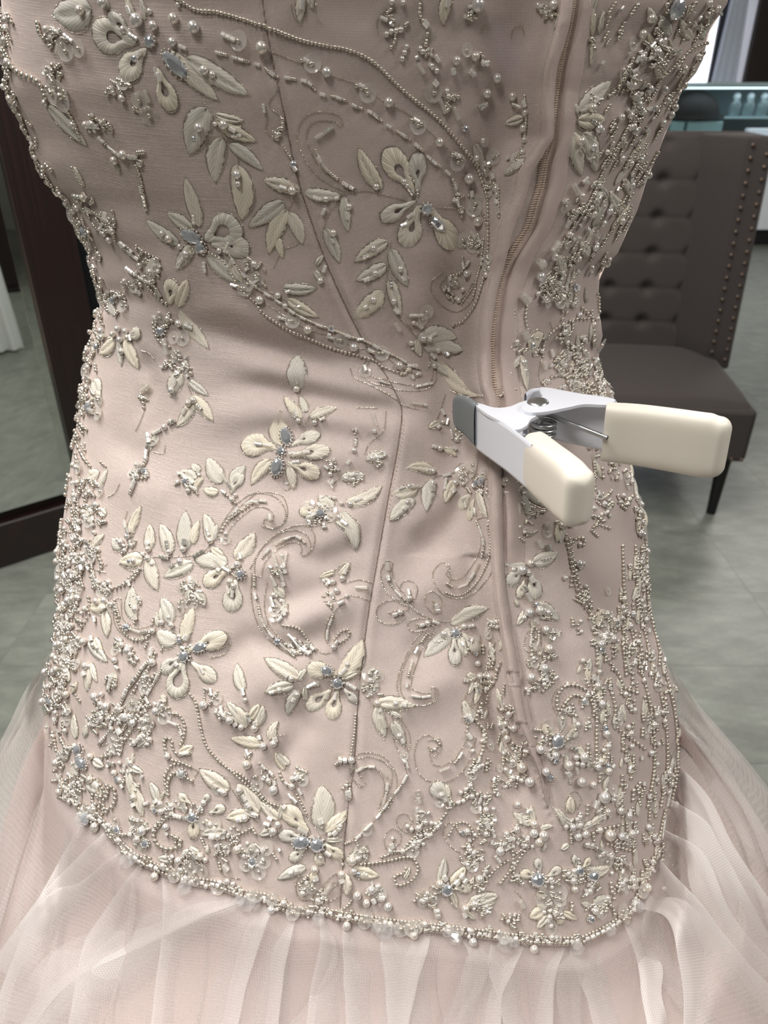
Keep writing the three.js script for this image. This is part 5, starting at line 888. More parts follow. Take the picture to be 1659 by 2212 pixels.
beads(11, [1220, 1480], [1250, 1520], [1270, 1590], [1290, 1700], [1320, 1800], [1400, 1900], [1520, 2000], [1640, 2110], [1740, 2210]); pearl(1312, 1550, 36); beads(9, [1310, 1470], [1312, 1520]); bug(1350, 1440, 1360, 1490); clus(1370, 1480, 50, 8); bug(1420, 1550, 1430, 1600, 's', 16); clus(1430, 1610, 50, 8); seq(1060, 1620, 50); seq(960, 1640, 46); cord([1100, 1590], [1160, 1620], [1180, 1660]);
m('embroidered_flower');
leaf(1560, 1460, 1520, 1285, 0.42, '', 0.1); pearl(1573, 1515, 22); bug(1555, 1440, 1565, 1490, 's', 18); leaf(1530, 1640, 1455, 1530, 0.46, ''); leaf(1590, 1640, 1660, 1540, 0.5, ''); bug(1590, 1600, 1595, 1650, 's', 16);
// left hip, dense
m('bead_cluster');
leaf(560, 110, 640, 60, 0.7, ''); leaf(640, 170, 690, 45, 0.4, ''); cord([690, 220], [740, 190], [770, 130]); pearl(590, 190, 27); clus(590, 150, 70, 16); pearl(490, 210, 26); gem(490, 240, 22); leaf(560, 270, 600, 400, 0.4, ''); leaf(680, 340, 640, 290, 0.6, ''); pearl(625, 270, 26); pearl(650, 300, 20); pearl(550, 320, 27); bug(480, 230, 500, 260, 's', 18); clus(600, 330, 80, 18); pearl(520, 380, 26); bug(515, 410, 525, 440, 's', 18); pearl(510, 130, 24); bug(480, 130, 500, 135, 's', 18);
leaf(590, 540, 670, 460, 0.4, ''); leaf(600, 490, 660, 470, 0.3, ''); bug(570, 508, 595, 506, 's', 24); clus(590, 560, 60, 14); pearl(550, 630, 28); clus(560, 610, 60, 14); cord([620, 580], [660, 660], [690, 650]); beads(13, [640, 600], [660, 660], [640, 690]); bug(535, 660, 545, 690, 's', 22); pearl(490, 640, 24); pearl(460, 700, 28); clus(480, 740, 60, 16);
for (const [x, y] of [[385, 570], [380, 630], [390, 740], [410, 820], [400, 940], [450, 880], [400, 1100], [400, 1160], [380, 1165], [360, 1240], [440, 1130], [360, 1335], [270, 1525], [440, 1480], [300, 1340], [430, 720], [480, 870]]) pearl(x, y, 29);
for (let k = 0; k < 46; k++) { const y = 440 + k * 25; clus(430 + 40 * Math.sin(k) - (y > 1150 ? 0.2 * (y - 1150) : 0), y, 75, 7); }
leaf(450, 1400, 430, 1280, 0.4, ''); leaf(460, 1470, 500, 1400, 0.5, ''); leaf(420, 1420, 410, 1300, 0.3, ''); gem(265, 1440, 40); bug(240, 1430, 290, 1420, 'c', 24); marq(300, 1500, 350, 1540, 40);
// ---- lower left corner
tile(0, 1500, 2.9625);
m('embroidered_flower');
leaf(490, 280, 480, 125, 0.5, ''); leaf(540, 270, 560, 190, 0.6, ''); petal(470, 330, 400, 400, 0.8, 0.2, ''); petal(520, 420, 470, 520, 0.8, 0.2, ''); leaf(600, 420, 670, 460, 0.6, ''); gem(510, 350, 38); marq(500, 400, 560, 470, 60); gem(550, 440, 26); bug(490, 310, 500, 350, 'w', 16); pearl(590, 395, 27); clus(450, 420, 80, 18); clus(500, 560, 80, 18); pearl(430, 230, 22); leaf(560, 570, 640, 620, 0.6, ''); leaf(660, 640, 600, 550, 0.5, ''); pearl(590, 540, 28); bug(620, 560, 650, 590, 's', 18); beads(13, [590, 520], [660, 590], [680, 650], [600, 640]); cord([630, 530], [690, 600], [660, 680]);
m('beaded_loop');
beads(14, [690, 580], [735, 600], [745, 660], [720, 720], [670, 735], [620, 700]); beads(12, [700, 600], [690, 650], [650, 690]); clus(470, 620, 80, 18); clus(420, 560, 60, 12);
gem(565, 790, 44); leaf(560, 740, 530, 790, 0.8, ''); clus(580, 760, 60, 14); pearl(622, 852, 32);
m('beaded_vine');
for (const [x, y] of [[615, 10], [695, 75], [800, 140], [860, 180], [375, 435], [400, 620]]) pearl(x, y, 30);
run('bSb', 14, [650, 110], [590, 160], [580, 200]); clus(620, 170, 70, 16); run('bbS', 13, [850, 40], [740, 140], [700, 240], [640, 320]); beads(13, [900, 60], [800, 220], [740, 320], [680, 380]); beads(13, [940, 70], [860, 200], [790, 310], [730, 380], [660, 400]); seq(730, 280, 44); seq(860, 60, 52); seq(960, 170, 50); clus(900, 130, 70, 14); pearl(935, 220, 26); leaf(950, 240, 870, 310, 0.6, 'bq', 0.3); leaf(960, 280, 880, 340, 0.4, ''); bug(850, 320, 880, 310, 's', 18); clus(920, 270, 60, 12); bug(940, 20, 960, 60); clus(750, 330, 60, 12); bug(770, 220, 790, 250, 's', 24); cord([640, 330], [720, 300], [800, 160], [880, 60]);
m('embroidered_scroll');
beads(12, [1090, 120], [1150, 130], [1185, 200], [1180, 270], [1160, 320]); run('CbS', 14, [1080, 170], [1140, 190], [1170, 260]); beads(12, [1080, 400], [1060, 330], [1060, 280], [1100, 290], [1110, 350], [1150, 390]); pearl(1080, 395, 26); pearl(1165, 380, 22); leaf(1150, 370, 1240, 330, 0.5, ''); leaf(1170, 380, 1230, 370, 0.5, 'b'); seq(1070, 370, 30); beads(12, [1110, 420], [1180, 440], [1220, 460]); beads(12, [1080, 640], [1080, 560], [1120, 500], [1190, 530], [1230, 550]); beads(12, [1070, 600], [1060, 520], [1110, 450], [1200, 450]); gem(1170, 505, 34); bug(1150, 510, 1190, 500, 'c', 24); cord([1230, 470], [1270, 490], [1240, 540]);
m('leaf_sprig');
leaf(820, 480, 840, 640, 0.4, '', 0.1); leaf(830, 460, 920, 500, 0.4, ''); leaf(850, 450, 860, 370, 0.3, 'ww'); pearl(742, 500, 27); gem(757, 540, 22); bug(700, 430, 745, 445, 's', 15); clus(820, 470, 60, 12); leaf(860, 560, 920, 780, 0.36, '', 0.1); leaf(910, 640, 905, 780, 0.3, ''); pearl(865, 655, 27); bug(860, 690, 870, 715, 's', 20); bug(845, 640, 850, 700); cord([780, 480], [860, 540], [930, 720]);
leaf(1010, 680, 965, 560, 0.5, ''); leaf(1020, 690, 1060, 620, 0.3, ''); bug(1005, 670, 1015, 690, 's', 26); pearl(1035, 697, 26); leaf(1060, 740, 960, 730, 0.55, '', 0.1); pearl(1040, 745, 26); gem(1000, 740, 20); bug(930, 700, 960, 690);
m('embroidered_flower');
petal(1230, 700, 1150, 640, 0.7, 0.1, ''); petal(1250, 760, 1240, 920, 0.7, 0.2, ''); petal(1300, 700, 1340, 640, 0.9, 0.1); petal(1340, 760, 1440, 720, 0.7, 0.14, ''); petal(1320, 790, 1360, 850, 0.8, 0.14); gem(1240, 785, 40); run('SSS', 16, [1120, 770], [1180, 785], [1230, 790]); bug(1180, 690, 1200, 740, 's', 22); bug(1280, 740, 1300, 710, 's', 18); bug(1230, 860, 1240, 900, 'c', 20); pearl(1190, 740, 18); pearl(1310, 690, 26); clus(1120, 740, 60, 14); seq(1310, 820, 40); seq(1390, 830, 40); pearl(1350, 830, 22); clus(1260, 740, 50, 8);
m('beaded_loop');
beads(15, [1100, 770], [1030, 810], [990, 880], [1010, 950], [1080, 985], [1150, 970], [1160, 930], [1110, 900]); pearl(1070, 845, 28); bug(1070, 880, 1080, 900); beads(11, [1000, 870], [1060, 800], [1120, 780]);
m('leaf_sprig');
leaf(1440, 880, 1290, 900, 0.42, '', 0.1); pearl(1400, 905, 28); bug(1350, 905, 1385, 908, 's', 22); leaf(1600, 770, 1450, 790, 0.5, '', 0.1); pearl(1568, 790, 27); bug(1520, 800, 1545, 795, 's', 20); leaf(1470, 610, 1280, 480, 0.42, '', 0.1); seq(1400, 590, 44); pearl(1440, 625, 28); bug(1400, 610, 1430, 620); leaf(1600, 700, 1520, 570, 0.5, 'bp', 0.2); pearl(1590, 705, 28); leaf(1560, 740, 1660, 770, 0.4, ''); bug(1610, 765, 1650, 775, 's', 17); cord([1280, 470], [1430, 540], [1560, 720], [1650, 820]); clus(1480, 900, 60, 10); beads(11, [1440, 920], [1540, 890], [1600, 860]); bug(1380, 970, 1410, 950);
m('beaded_pendant');
clus(900, 850, 70, 16); pearl(922, 868, 36); pearl(890, 922, 26); gem(940, 950, 30); beads(14, [860, 820], [920, 810], [950, 860]); seq(745, 800, 36); gem(760, 860, 26); run('Sbb', 15, [730, 840], [770, 890], [860, 890]); beads(12, [690, 830], [700, 900], [760, 930]); clus(730, 900, 40, 8); clus(900, 940, 40, 8);
m('embroidered_flower');
leaf(1230, 1010, 1170, 1000, 0.4, ''); leaf(1280, 1010, 1220, 970, 0.5, ''); leaf(1330, 1020, 1330, 960, 0.5, ''); pearl(1290, 1030, 30); pearl(1320, 1055, 22); bug(1240, 1020, 1270, 1050, 's', 20); leaf(1110, 1060, 1015, 1045, 0.5, ''); pearl(1150, 1058, 30); clus(1230, 1080, 90, 22); seq(1200, 1130, 44); seq(1300, 1120, 44); clus(1420, 1010, 50, 10); cord([1390, 1000], [1400, 1100], [1440, 1160], [1540, 1180]); bug(1440, 1080, 1470, 1120, 'c', 24); pearl(1520, 985, 30); petal(1570, 1020, 1640, 960, 0.8, 0.1); petal(1590, 1080, 1560, 1130, 0.8, 0.1); gem(1620, 1060, 26);

// ---- lower middle
tile(500, 1000, 2.9625);
m('embroidered_scroll');
scroll(90, '', [-80, 480], [0, 360], [70, 290], [160, 240], [260, 260], [310, 330], [280, 390], [210, 380]); run('bS CbS', 13, [0, 350], [60, 290], [130, 250], [230, 255]); bug(245, 330, 255, 375, 'c', 22); cord([100, 200], [200, 190], [320, 210], [360, 300], [340, 380], [240, 420], [190, 400]);
m('embroidered_scroll');
scroll(80, '', [170, 720], [190, 620], [280, 520], [370, 470], [450, 480], [480, 540], [460, 590]); run('bS CSbS', 13, [200, 610], [260, 540], [340, 490], [430, 470], [470, 510]); cord([120, 680], [200, 540], [330, 430], [480, 400], [535, 470], [510, 560], [450, 600]); bug(310, 510, 345, 485, 'c', 20);
m('embroidered_flower');
leaf(650, 290, 560, 210, 0.6, ''); petal(560, 310, 440, 310, 0.9, 0.1, ''); petal(560, 330, 480, 360, 0.8, 0.1, 'c'); gem(570, 330, 40); seq(600, 280, 40); seq(640, 310, 40); seq(640, 350, 36); clus(560, 370, 60, 14); clus(600, 270, 60, 10); pearl(760, 270, 28); leaf(730, 265, 960, 155, 0.34, '', 0.1); bug(780, 255, 840, 235, 's', 17); pearl(705, 265, 20); pearl(690, 355, 27); bug(700, 370, 740, 400, 's', 20); leaf(700, 310, 800, 560, 0.36, '', 0.1); leaf(670, 370, 740, 430, 0.5, ''); cord([480, 400], [560, 400], [640, 370]); cord([740, 320], [820, 400], [800, 540]); clus(500, 300, 40, 6);
m('leaf_sprig');
leaf(1310, 60, 1120, 30, 0.34, '', 0.1); pearl(1285, 58, 24); bug(1240, 50, 1270, 55, 's', 16); leaf(1190, 165, 1015, 200, 0.5, '', 0.1); pearl(1135, 155, 25); bug(1065, 175, 1110, 160, 's', 14); bug(1140, 165, 1190, 155, 'c', 18); leaf(1170, 230, 1015, 370, 0.4, '', 0.1); pearl(1125, 260, 27); bug(1100, 310, 1115, 290, 's', 22); leaf(1290, 110, 1245, 310, 0.36, '', 0.1); pearl(1285, 135, 27); bug(1270, 160, 1280, 195, 's', 22); leaf(1430, 110, 1365, 255, 0.42, '', 0.1); pearl(1432, 133, 28); bug(1400, 195, 1430, 170, 's', 18); bug(1350, 90, 1400, 80, 's', 14); bug(1370, 100, 1360, 180); cord([1320, 80], [1250, 130], [1180, 180]); cord([1310, 80], [1380, 80], [1450, 50]);
m('embroidered_flower');
leaf(1580, 170, 1640, 350, 0.34, ''); petal(1550, 190, 1440, 300, 0.7, 0.14, ''); petal(1560, 230, 1520, 370, 0.7, 0.12, ''); gem(1580, 130, 34); seq(1480, 60, 50); seq(1560, 60, 50); seq(1620, 70, 44); clus(1530, 100, 70, 14); bug(1570, 290, 1575, 330, 'c', 18); bug(1500, 240, 1510, 290, 'c', 16); clus(1640, 180, 50, 10); cord([1430, 40], [1480, 0], [1520, 40]); 
m('embroidered_scroll');
scroll(130, '', [1600, 360], [1650, 480], [1640, 600], [1590, 700], [1500, 790], [1400, 800], [1330, 720], [1370, 650]); run('bCSbb CSbC bb', 14, [1580, 380], [1620, 480], [1615, 570], [1570, 690], [1510, 770], [1430, 800], [1370, 770]); cord([1370, 650], [1390, 690], [1400, 750], [1375, 775]); beads(9, [1640, 400], [1655, 500], [1640, 640], [1560, 780], [1450, 850], [1370, 830]);
m('bead_cluster');
leaf(660, 700, 565, 735, 0.4, ''); leaf(690, 720, 760, 640, 0.4, ''); pearl(650, 765, 27); pearl(710, 745, 29); bug(600, 745, 625, 755, 's', 14); bug(735, 680, 725, 715, 's', 16); pearl(675, 828, 29); bug(635, 860, 655, 845, 's', 22); clus(630, 750, 40, 8); clus(620, 880, 40, 6); bug(790, 800, 870, 805, 'c', 18); bug(680, 910, 720, 890, 'c', 18); bug(730, 865, 745, 850, 's', 14); cord([560, 740], [640, 700], [740, 640], [760, 680], [700, 760]); cord([740, 770], [820, 750], [910, 770]); cord([590, 890], [680, 880], [770, 850], [880, 880]); run('bSbCbS', 12, [650, 970], [640, 1000], [620, 1060], [615, 1130]); cord([690, 920], [620, 1000], [600, 1130], [640, 1180]); beads(11, [660, 1130], [700, 1080], [750, 1070], [750, 1110], [700, 1150]); pearl(655, 1182, 28); bug(670, 1160, 685, 1140, 's', 18); cord([650, 1210], [590, 1220], [530, 1190]);
m('bead_cluster');
for (const [x0, y0, x1, y1] of [[270, 590, 285, 640], [310, 580, 330, 640], [350, 570, 340, 680], [300, 650, 330, 760], [250, 720, 275, 760], [250, 860, 260, 900], [280, 880, 340, 960], [330, 880, 350, 940]]) { bug(x0, y0, x1, y1, 'c', 17); bug(x1, y1, x1 + 8, y1 + 28, 's', 17); }
pearl(325, 600, 22); pearl(270, 845, 24); pearl(325, 950, 22); pearl(285, 855, 18); leaf(340, 860, 270, 790, 0.6, ''); clus(300, 700, 50, 10); clus(310, 920, 60, 12);
run('bb S bbCbS Cb', 14, [150, 720], [150, 820], [175, 920], [200, 1020], [270, 1110], [340, 1180], [400, 1240]); cord([130, 700], [130, 880], [180, 1050], [300, 1180], [420, 1260]); cord([230, 760], [210, 900], [240, 1030], [340, 1140], [450, 1220]); seq(205, 1015, 36); seq(280, 990, 36); bug(300, 1020, 330, 990, 'c', 16); beads(10, [330, 1040], [430, 1060], [480, 1120], [540, 1200]); cord([320, 1040], [430, 1050], [500, 1150], [560, 1200]);
for (const [x0, y0, x1, y1] of [[380, 1110, 420, 1160], [420, 1140, 460, 1180], [440, 1190, 480, 1210], [470, 1150, 510, 1180]]) { bug(x0, y0, x1, y1, 's', 18); bug(x1, y1, x1 + 24, y1 + 22, 'c', 18); } pearl(405, 1125, 22); pearl(505, 1215, 20); bug(360, 1090, 395, 1120, 'w', 16); clus(400, 1200, 60, 12); clus(440, 1180, 60, 10); gem(300, 1140, 28);
m('embroidered_flower');
petal(680, 1350, 490, 1310, 0.75, 0.1, ''); leaf(690, 1370, 840, 1130, 0.42, '', 0.1); leaf(720, 1380, 830, 1330, 0.4, ''); petal(640, 1450, 490, 1570, 0.75, 0.3, ''); petal(680, 1450, 640, 1635, 0.75, 0.24, 'b'); petal(720, 1440, 800, 1530, 0.7, 0.1, ''); marq(570, 1320, 650, 1335, 64); gem(682, 1405, 48); bug(480, 1430, 540, 1400, 's', 18); bug(500, 1420, 560, 1405, 's', 16); bug(730, 1410, 800, 1440, 's', 18); pearl(700, 1350, 24); pearl(745, 1290, 24); bug(710, 1340, 740, 1310, 's', 16); bug(620, 1460, 610, 1510, 'c', 17); leaf(440, 1380, 215, 1250, 0.34, '', 0.1); pearl(385, 1380, 28); bug(345, 1355, 365, 1370, 's', 18); leaf(400, 1420, 215, 1465, 0.4, '', 0.1); pearl(308, 1450, 28); bug(245, 1468, 280, 1460, 's', 18); leaf(430, 1450, 360, 1610, 0.42, '', 0.1); pearl(418, 1475, 28); bug(390, 1520, 405, 1495, 's', 20); leaf(470, 1430, 480, 1520, 0.4, ''); leaf(430, 1390, 480, 1320, 0.5, '');
m('bead_cluster');
seq(880, 1350, 55); seq(900, 1430, 46); seq(850, 1420, 40); clus(880, 1380, 70, 12); bug(880, 1330, 890, 1360, 's', 14); clus(900, 1460, 60, 10);
m('leaf_sprig');
scroll(80, '', [1010, 630], [990, 700], [1010, 780], [1080, 860], [1130, 900]); bug(990, 640, 1000, 690, 'c', 22); gem(997, 738, 16); bug(998, 720, 1005, 760, 's', 18); run('bbCb', 12, [1010, 770], [1060, 830], [1110, 880]); scroll(70, '', [1150, 890], [1110, 830], [1120, 790], [1160, 800], [1160, 870]); pearl(1140, 868, 29); bug(1130, 810, 1140, 850, 'c', 16); scroll(80, '', [1130, 920], [1050, 910], [970, 940], [970, 980], [1050, 1000], [1100, 970]); pearl(1080, 955, 28); bug(1030, 975, 1060, 968, 's', 20); scroll(60, '', [1310, 960], [1260, 880], [1280, 850], [1320, 880], [1320, 940]); pearl(1315, 942, 26); bug(1300, 900, 1310, 925, 's', 18); cord([1130, 900], [1200, 960], [1290, 1000], [1380, 1020]); pearl(1248, 1022, 27); bug(1200, 1040, 1230, 1030, 's', 17); scroll(60, '', [1270, 1010], [1160, 1030], [1160, 1050], [1240, 1050]); bug(1280, 1010, 1320, 1025, 'c', 14);
m('embroidered_flower');
leaf(1400, 1030, 1640, 930, 0.36, '', 0.1); leaf(1400, 1060, 1235, 1240, 0.42, '', 0.1); petal(1420, 1110, 1430, 1290, 0.6, 0.18, ''); petal(1470, 1090, 1580, 1200, 0.75, 0.18, ''); leaf(1450, 1100, 1500, 1240, 0.4, ''); gem(1430, 1095, 42); pearl(1350, 1095, 33); pearl(1482, 1050, 27); pearl(1545, 1042, 20); bug(1510, 1050, 1530, 1045, 's', 16); bug(1460, 1150, 1475, 1175, 's', 16); bug(1500, 1130, 1540, 1190, 's', 14); pearl(1325, 1145, 17); beads(12, [1380, 1110], [1350, 1140], [1320, 1150]); bug(1290, 1150, 1315, 1135); cord([1370, 1020], [1430, 1000], [1560, 930], [1640, 930]); cord([1590, 1100], [1590, 1200], [1480, 1230]); gem(1555, 1220, 18);
m('embroidered_scroll');
scroll(90, '', [1290, 1050], [1200, 1150], [1150, 1260], [1110, 1380], [1110, 1460], [1200, 1510], [1280, 1500], [1300, 1440]); run('bb S Cb SbC', 14, [1250, 1090], [1190, 1180], [1150, 1270], [1130, 1370], [1120, 1440]); run('CCSb', 12, [1150, 1490], [1210, 1500], [1280, 1490]); cord([1280, 1080], [1160, 1190], [1090, 1340], [1090, 1480], [1180, 1550], [1290, 1520], [1300, 1440]); 
m('beaded_vine');
leaf(1560, 1380, 1500, 1360, 0.5, ''); leaf(1540, 1400, 1510, 1480, 0.4, ''); pearl(1575, 1365, 24); bug(1550, 1430, 1560, 1470, 's', 15); clus(1540, 1400, 50, 10); scroll(110, '', [1600, 1420], [1550, 1500], [1540, 1640]); cord([1580, 1480], [1530, 1580], [1520, 1660]); seq(1520, 1610, 40); beads(11, [1655, 1240], [1630, 1330], [1610, 1390]); bug(1515, 1610, 1530, 1650, 's', 18);
// ---- bottom middle
tile(500, 1500, 2.9625);
m('leaf_sprig');
leaf(930, 55, 1170, 75, 0.36, '', 0.2); pearl(935, 55, 30); pearl(1052, 58, 27); bug(1085, 62, 1120, 68, 's', 20); leaf(940, 70, 985, 270, 0.4, '', 0.1); bug(945, 90, 955, 110, 's', 18); bug(960, 140, 985, 210, 'c', 24); leaf(1030, 170, 1110, 330, 0.4, '', 0.1); pearl(1072, 262, 30); bug(1040, 190, 1060, 240, 'c', 20); bug(1085, 280, 1100, 310, 'c', 18); cord([910, 60], [920, 200], [980, 290]); cord([960, 60], [1030, 150], [1040, 300], [1090, 390]); cord([1080, 150], [1130, 230], [1140, 330], [1100, 400]); seq(1105, 390, 30); leaf(1020, 110, 1090, 150, 0.4, '');
m('beaded_vine');
run('bS CbS bS', 13, [1105, 400], [1130, 480], [1100, 560], [1030, 650], [960, 750], [860, 860], [780, 930], [720, 960]); cord([1110, 450], [1120, 530], [1040, 640], [960, 760], [850, 870], [740, 960]); pearl(1110, 430, 20); seq(865, 865, 36);
m('embroidered_scroll');
scroll(90, '', [960, 740], [1010, 640], [1010, 520], [940, 430], [830, 420], [790, 500], [840, 580]); run('SbS C SbC b', 13, [800, 490], [880, 460], [970, 480], [1000, 570], [990, 620]); run('bCb', 14, [1000, 600], [970, 700]); cord([800, 410], [900, 400], [1020, 470], [1020, 600]); cord([790, 440], [770, 520], [830, 590]); bug(800, 490, 850, 465, 'c', 16);
m('bead_cluster');
pearl(762, 418, 30); bug(720, 420, 745, 418, 's', 24); bug(685, 415, 715, 420, 's', 22); clus(690, 415, 25, 5); pearl(745, 655, 26); bug(735, 610, 740, 640, 's', 26); beads(12, [715, 600], [740, 560], [755, 590], [730, 640]); pearl(735, 580, 16); beads(9, [790, 130], [785, 220], [770, 330], [760, 400]);
m('embroidered_flower');
leaf(100, 210, 0, 70, 0.5, ''); leaf(150, 210, 205, 70, 0.42, '', 0.2); leaf(40, 190, -60, 110, 0.42, 'pb'); pearl(65, 205, 26); pearl(152, 212, 32); bug(155, 165, 160, 195, 's', 22); bug(110, 140, 120, 170, 's', 16); bug(25, 175, 35, 195, 's', 20); leaf(210, 320, 0, 280, 0.34, '', 0.1); pearl(208, 330, 30); leaf(240, 290, 300, 170, 0.4, ''); leaf(270, 300, 280, 200, 0.3, ''); pearl(268, 310, 30); bug(275, 270, 285, 300, 's', 20); bug(180, 260, 190, 290, 'c', 18); cord([260, 220], [300, 260], [345, 255]);
m('beaded_fringe');
pearl(105, 450, 38); bug(100, 350, 115, 390); clus(110, 390, 25, 4); pearl(272, 608, 38); bug(275, 550, 285, 580); beads(10, [180, 440], [240, 490], [280, 540]); bug(190, 450, 215, 475, 's', 15); bug(240, 490, 265, 515, 's', 15); leaf(370, 450, 300, 380, 0.5, ''); bug(300, 390, 350, 450, 'c', 22); leaf(340, 480, 280, 370, 0.4, ''); clus(200, 540, 50, 8); beads(12, [310, 500], [330, 550], [390, 590]); pearl(390, 585, 28); pearl(392, 540, 26); leaf(400, 540, 490, 490, 0.45, ''); bug(410, 540, 440, 520, 's', 20); clus(450, 510, 40, 10); pearl(355, 570, 18); bug(365, 630, 385, 660); bug(430, 600, 450, 640, 's', 13); bug(390, 655, 420, 690, 'c', 14); cord([310, 490], [320, 540], [400, 600], [480, 500]);
m('beaded_line'); beads(11, [0, 480], [60, 510], [130, 570], [180, 630], [240, 690], [300, 710]); beads(10, [420, 640], [450, 700], [480, 760]);
m('embroidered_flower');
leaf(560, 850, 580, 580, 0.54, '', 0.1); petal(500, 880, 340, 720, 0.7, 0.14, ''); petal(470, 910, 310, 900, 0.65, 0.14, ''); petal(480, 980, 380, 1060, 0.7, 0.12, ''); petal(550, 980, 570, 1090, 0.85, 0.16, ''); petal(600, 950, 710, 1050, 0.7, 0.12, ''); leaf(600, 880, 740, 740, 0.4, ''); leaf(640, 850, 740, 780, 0.3, ''); leaf(610, 930, 720, 930, 0.34, ''); marq(395, 955, 505, 930, 80); gem(552, 958, 54); bug(430, 850, 490, 885, 'c', 20); bug(570, 790, 580, 825, 's', 22); seq(580, 850, 40); pearl(695, 840, 22); pearl(690, 858, 22); bug(655, 890, 680, 870, 's', 20); bug(620, 895, 645, 885, 'w'); bug(600, 1000, 640, 1025, 's', 18); pearl(625, 1015, 16); pearl(640, 1025, 14); leaf(480, 1100, 300, 1180, 0.34, '', 0.1); pearl(420, 1127, 26); bug(370, 1140, 400, 1130, 'c', 16); leaf(540, 1110, 520, 1230, 0.4, '', 0.1); pearl(535, 1117, 31); bug(540, 1155, 550, 1185, 's', 20); bug(330, 710, 350, 725, 's', 22); cord([560, 880], [480, 780], [330, 700]);
m('leaf_sprig');
leaf(300, 800, 185, 685, 0.42, ''); leaf(300, 800, 320, 700, 0.4, ''); pearl(300, 830, 27); leaf(280, 870, 180, 900, 0.5, '', 0.1); pearl(272, 870, 32); leaf(120, 780, 0, 800, 0.5, '', 0.1); pearl(92, 790, 27); bug(45, 800, 75, 795, 's', 18); bug(130, 765, 180, 775, 's', 17); bug(210, 820, 250, 830, 's', 16); leaf(180, 750, 40, 570, 0.4, '', 0.1); pearl(115, 715, 28); pearl(95, 660, 18); bug(95, 680, 115, 700, 's', 15); leaf(250, 780, 190, 690, 0.4, ''); bug(235, 780, 265, 800);
m('bead_cluster');
seq(130, 990, 46); seq(210, 1060, 46); seq(180, 1130, 46); seq(100, 1080, 44); seq(230, 980, 44); seq(90, 1000, 40); gem(140, 1070, 30); bug(200, 1000, 215, 980, 's', 18); pearl(45, 985, 32); bug(120, 1080, 150, 1100, 'c', 20); clus(160, 1040, 80, 14); pearl(105, 950, 18); clus(50, 960, 40, 6);
m('leaf_sprig');
leaf(740, 1080, 860, 970, 0.5, ''); pearl(770, 1060, 34); pearl(810, 1045, 22); leaf(780, 1120, 940, 1160, 0.5, '', 0.1); pearl(780, 1125, 29); gem(812, 1145, 20); bug(840, 1140, 870, 1155, 's', 13); leaf(720, 1140, 740, 1290, 0.5, '', 0.1); pearl(700, 1145, 31); bug(705, 1170, 715, 1200, 's', 22); leaf(720, 1090, 700, 1080, 0.9, ''); clus(830, 1030, 50, 8); cord([870, 960], [880, 1040], [830, 1080]); leaf(760, 1090, 810, 960, 0.34, '');
m('bead_string');
beads(12, [830, 1085], [920, 1075], [1020, 1060], [1100, 1040], [1160, 1045], [1190, 1110], [1170, 1170], [1120, 1205], [1060, 1215], [1045, 1160], [1100, 1140], [1115, 1110]);
run('pbpbp', 15, [1000, 1000], [1100, 1000], [1180, 950], [1260, 900], [1330, 830]); beads(11, [960, 1040], [1090, 990], [1180, 900], [1300, 840], [1370, 760]);
m('bead_cluster');
scroll(70, '', [1010, 990], [1010, 920], [1050, 890], [1060, 960]); bug(1020, 950, 1030, 980, 's', 22); pearl(1030, 920, 16); scroll(70, '', [1160, 880], [1090, 820], [1100, 790], [1150, 820]); pearl(1125, 840, 22); pearl(1150, 860, 22); pearl(1195, 850, 28); seq(1240, 800, 36); pearl(1240, 815, 22); bug(1185, 770, 1190, 800); cord([1190, 700], [1170, 640], [1200, 610], [1220, 660]); bug(1190, 650, 1200, 690, 'c', 24); seq(1195, 640, 30); bug(1185, 720, 1190, 750, 's', 13); for (const [x, y] of [[1280, 820], [1305, 825], [1335, 825], [1210, 900], [1240, 890], [1275, 895], [1170, 945], [1195, 955], [1225, 955]]) pearl(x, y, 19); clus(1220, 790, 50, 8); clus(1170, 950, 50, 8);
m('embroidered_flower');
petal(1390, 690, 1290, 570, 0.9, 0.1, ''); pearl(1340, 640, 28); bug(1345, 650, 1370, 680, 's', 16); seq(1330, 690, 30); clus(1400, 700, 40, 6); beads(11, [1380, 720], [1440, 690], [1480, 670]); for (const [x, y] of [[1450, 690], [1480, 680], [1465, 625], [1495, 605], [1525, 590]]) pearl(x, y, 20); leaf(1380, 680, 1370, 570, 0.4, '');
m('embroidered_scroll');
scroll(110, '', [1310, 320], [1240, 300], [1220, 400], [1260, 490], [1350, 510], [1440, 460], [1500, 370], [1540, 270]); beads(10, [1280, 360], [1310, 340], [1330, 310], [1300, 290]); run('C bS Cb', 14, [1330, 490], [1400, 460], [1450, 410], [1490, 340]); pearl(1300, 350, 16); cord([1250, 300], [1330, 280], [1340, 350], [1290, 400]); seq(1515, 265, 24);
beads(13, [1590, 60], [1560, 170], [1600, 220], [1620, 270], [1600, 360], [1570, 430], [1530, 520], [1530, 590]); for (const [x, y] of [[1605, 265], [1600, 295], [1595, 300], [1585, 455], [1560, 480], [1545, 500], [1550, 470]]) pearl(x, y, 19); gem(1510, 155, 30); bug(1490, 130, 1530, 170, 's', 24); leaf(1520, 160, 1480, 40, 0.5, ''); cord([1590, 0], [1560, 130], [1590, 230], [1600, 330], [1540, 470]);
m('leaf_sprig');
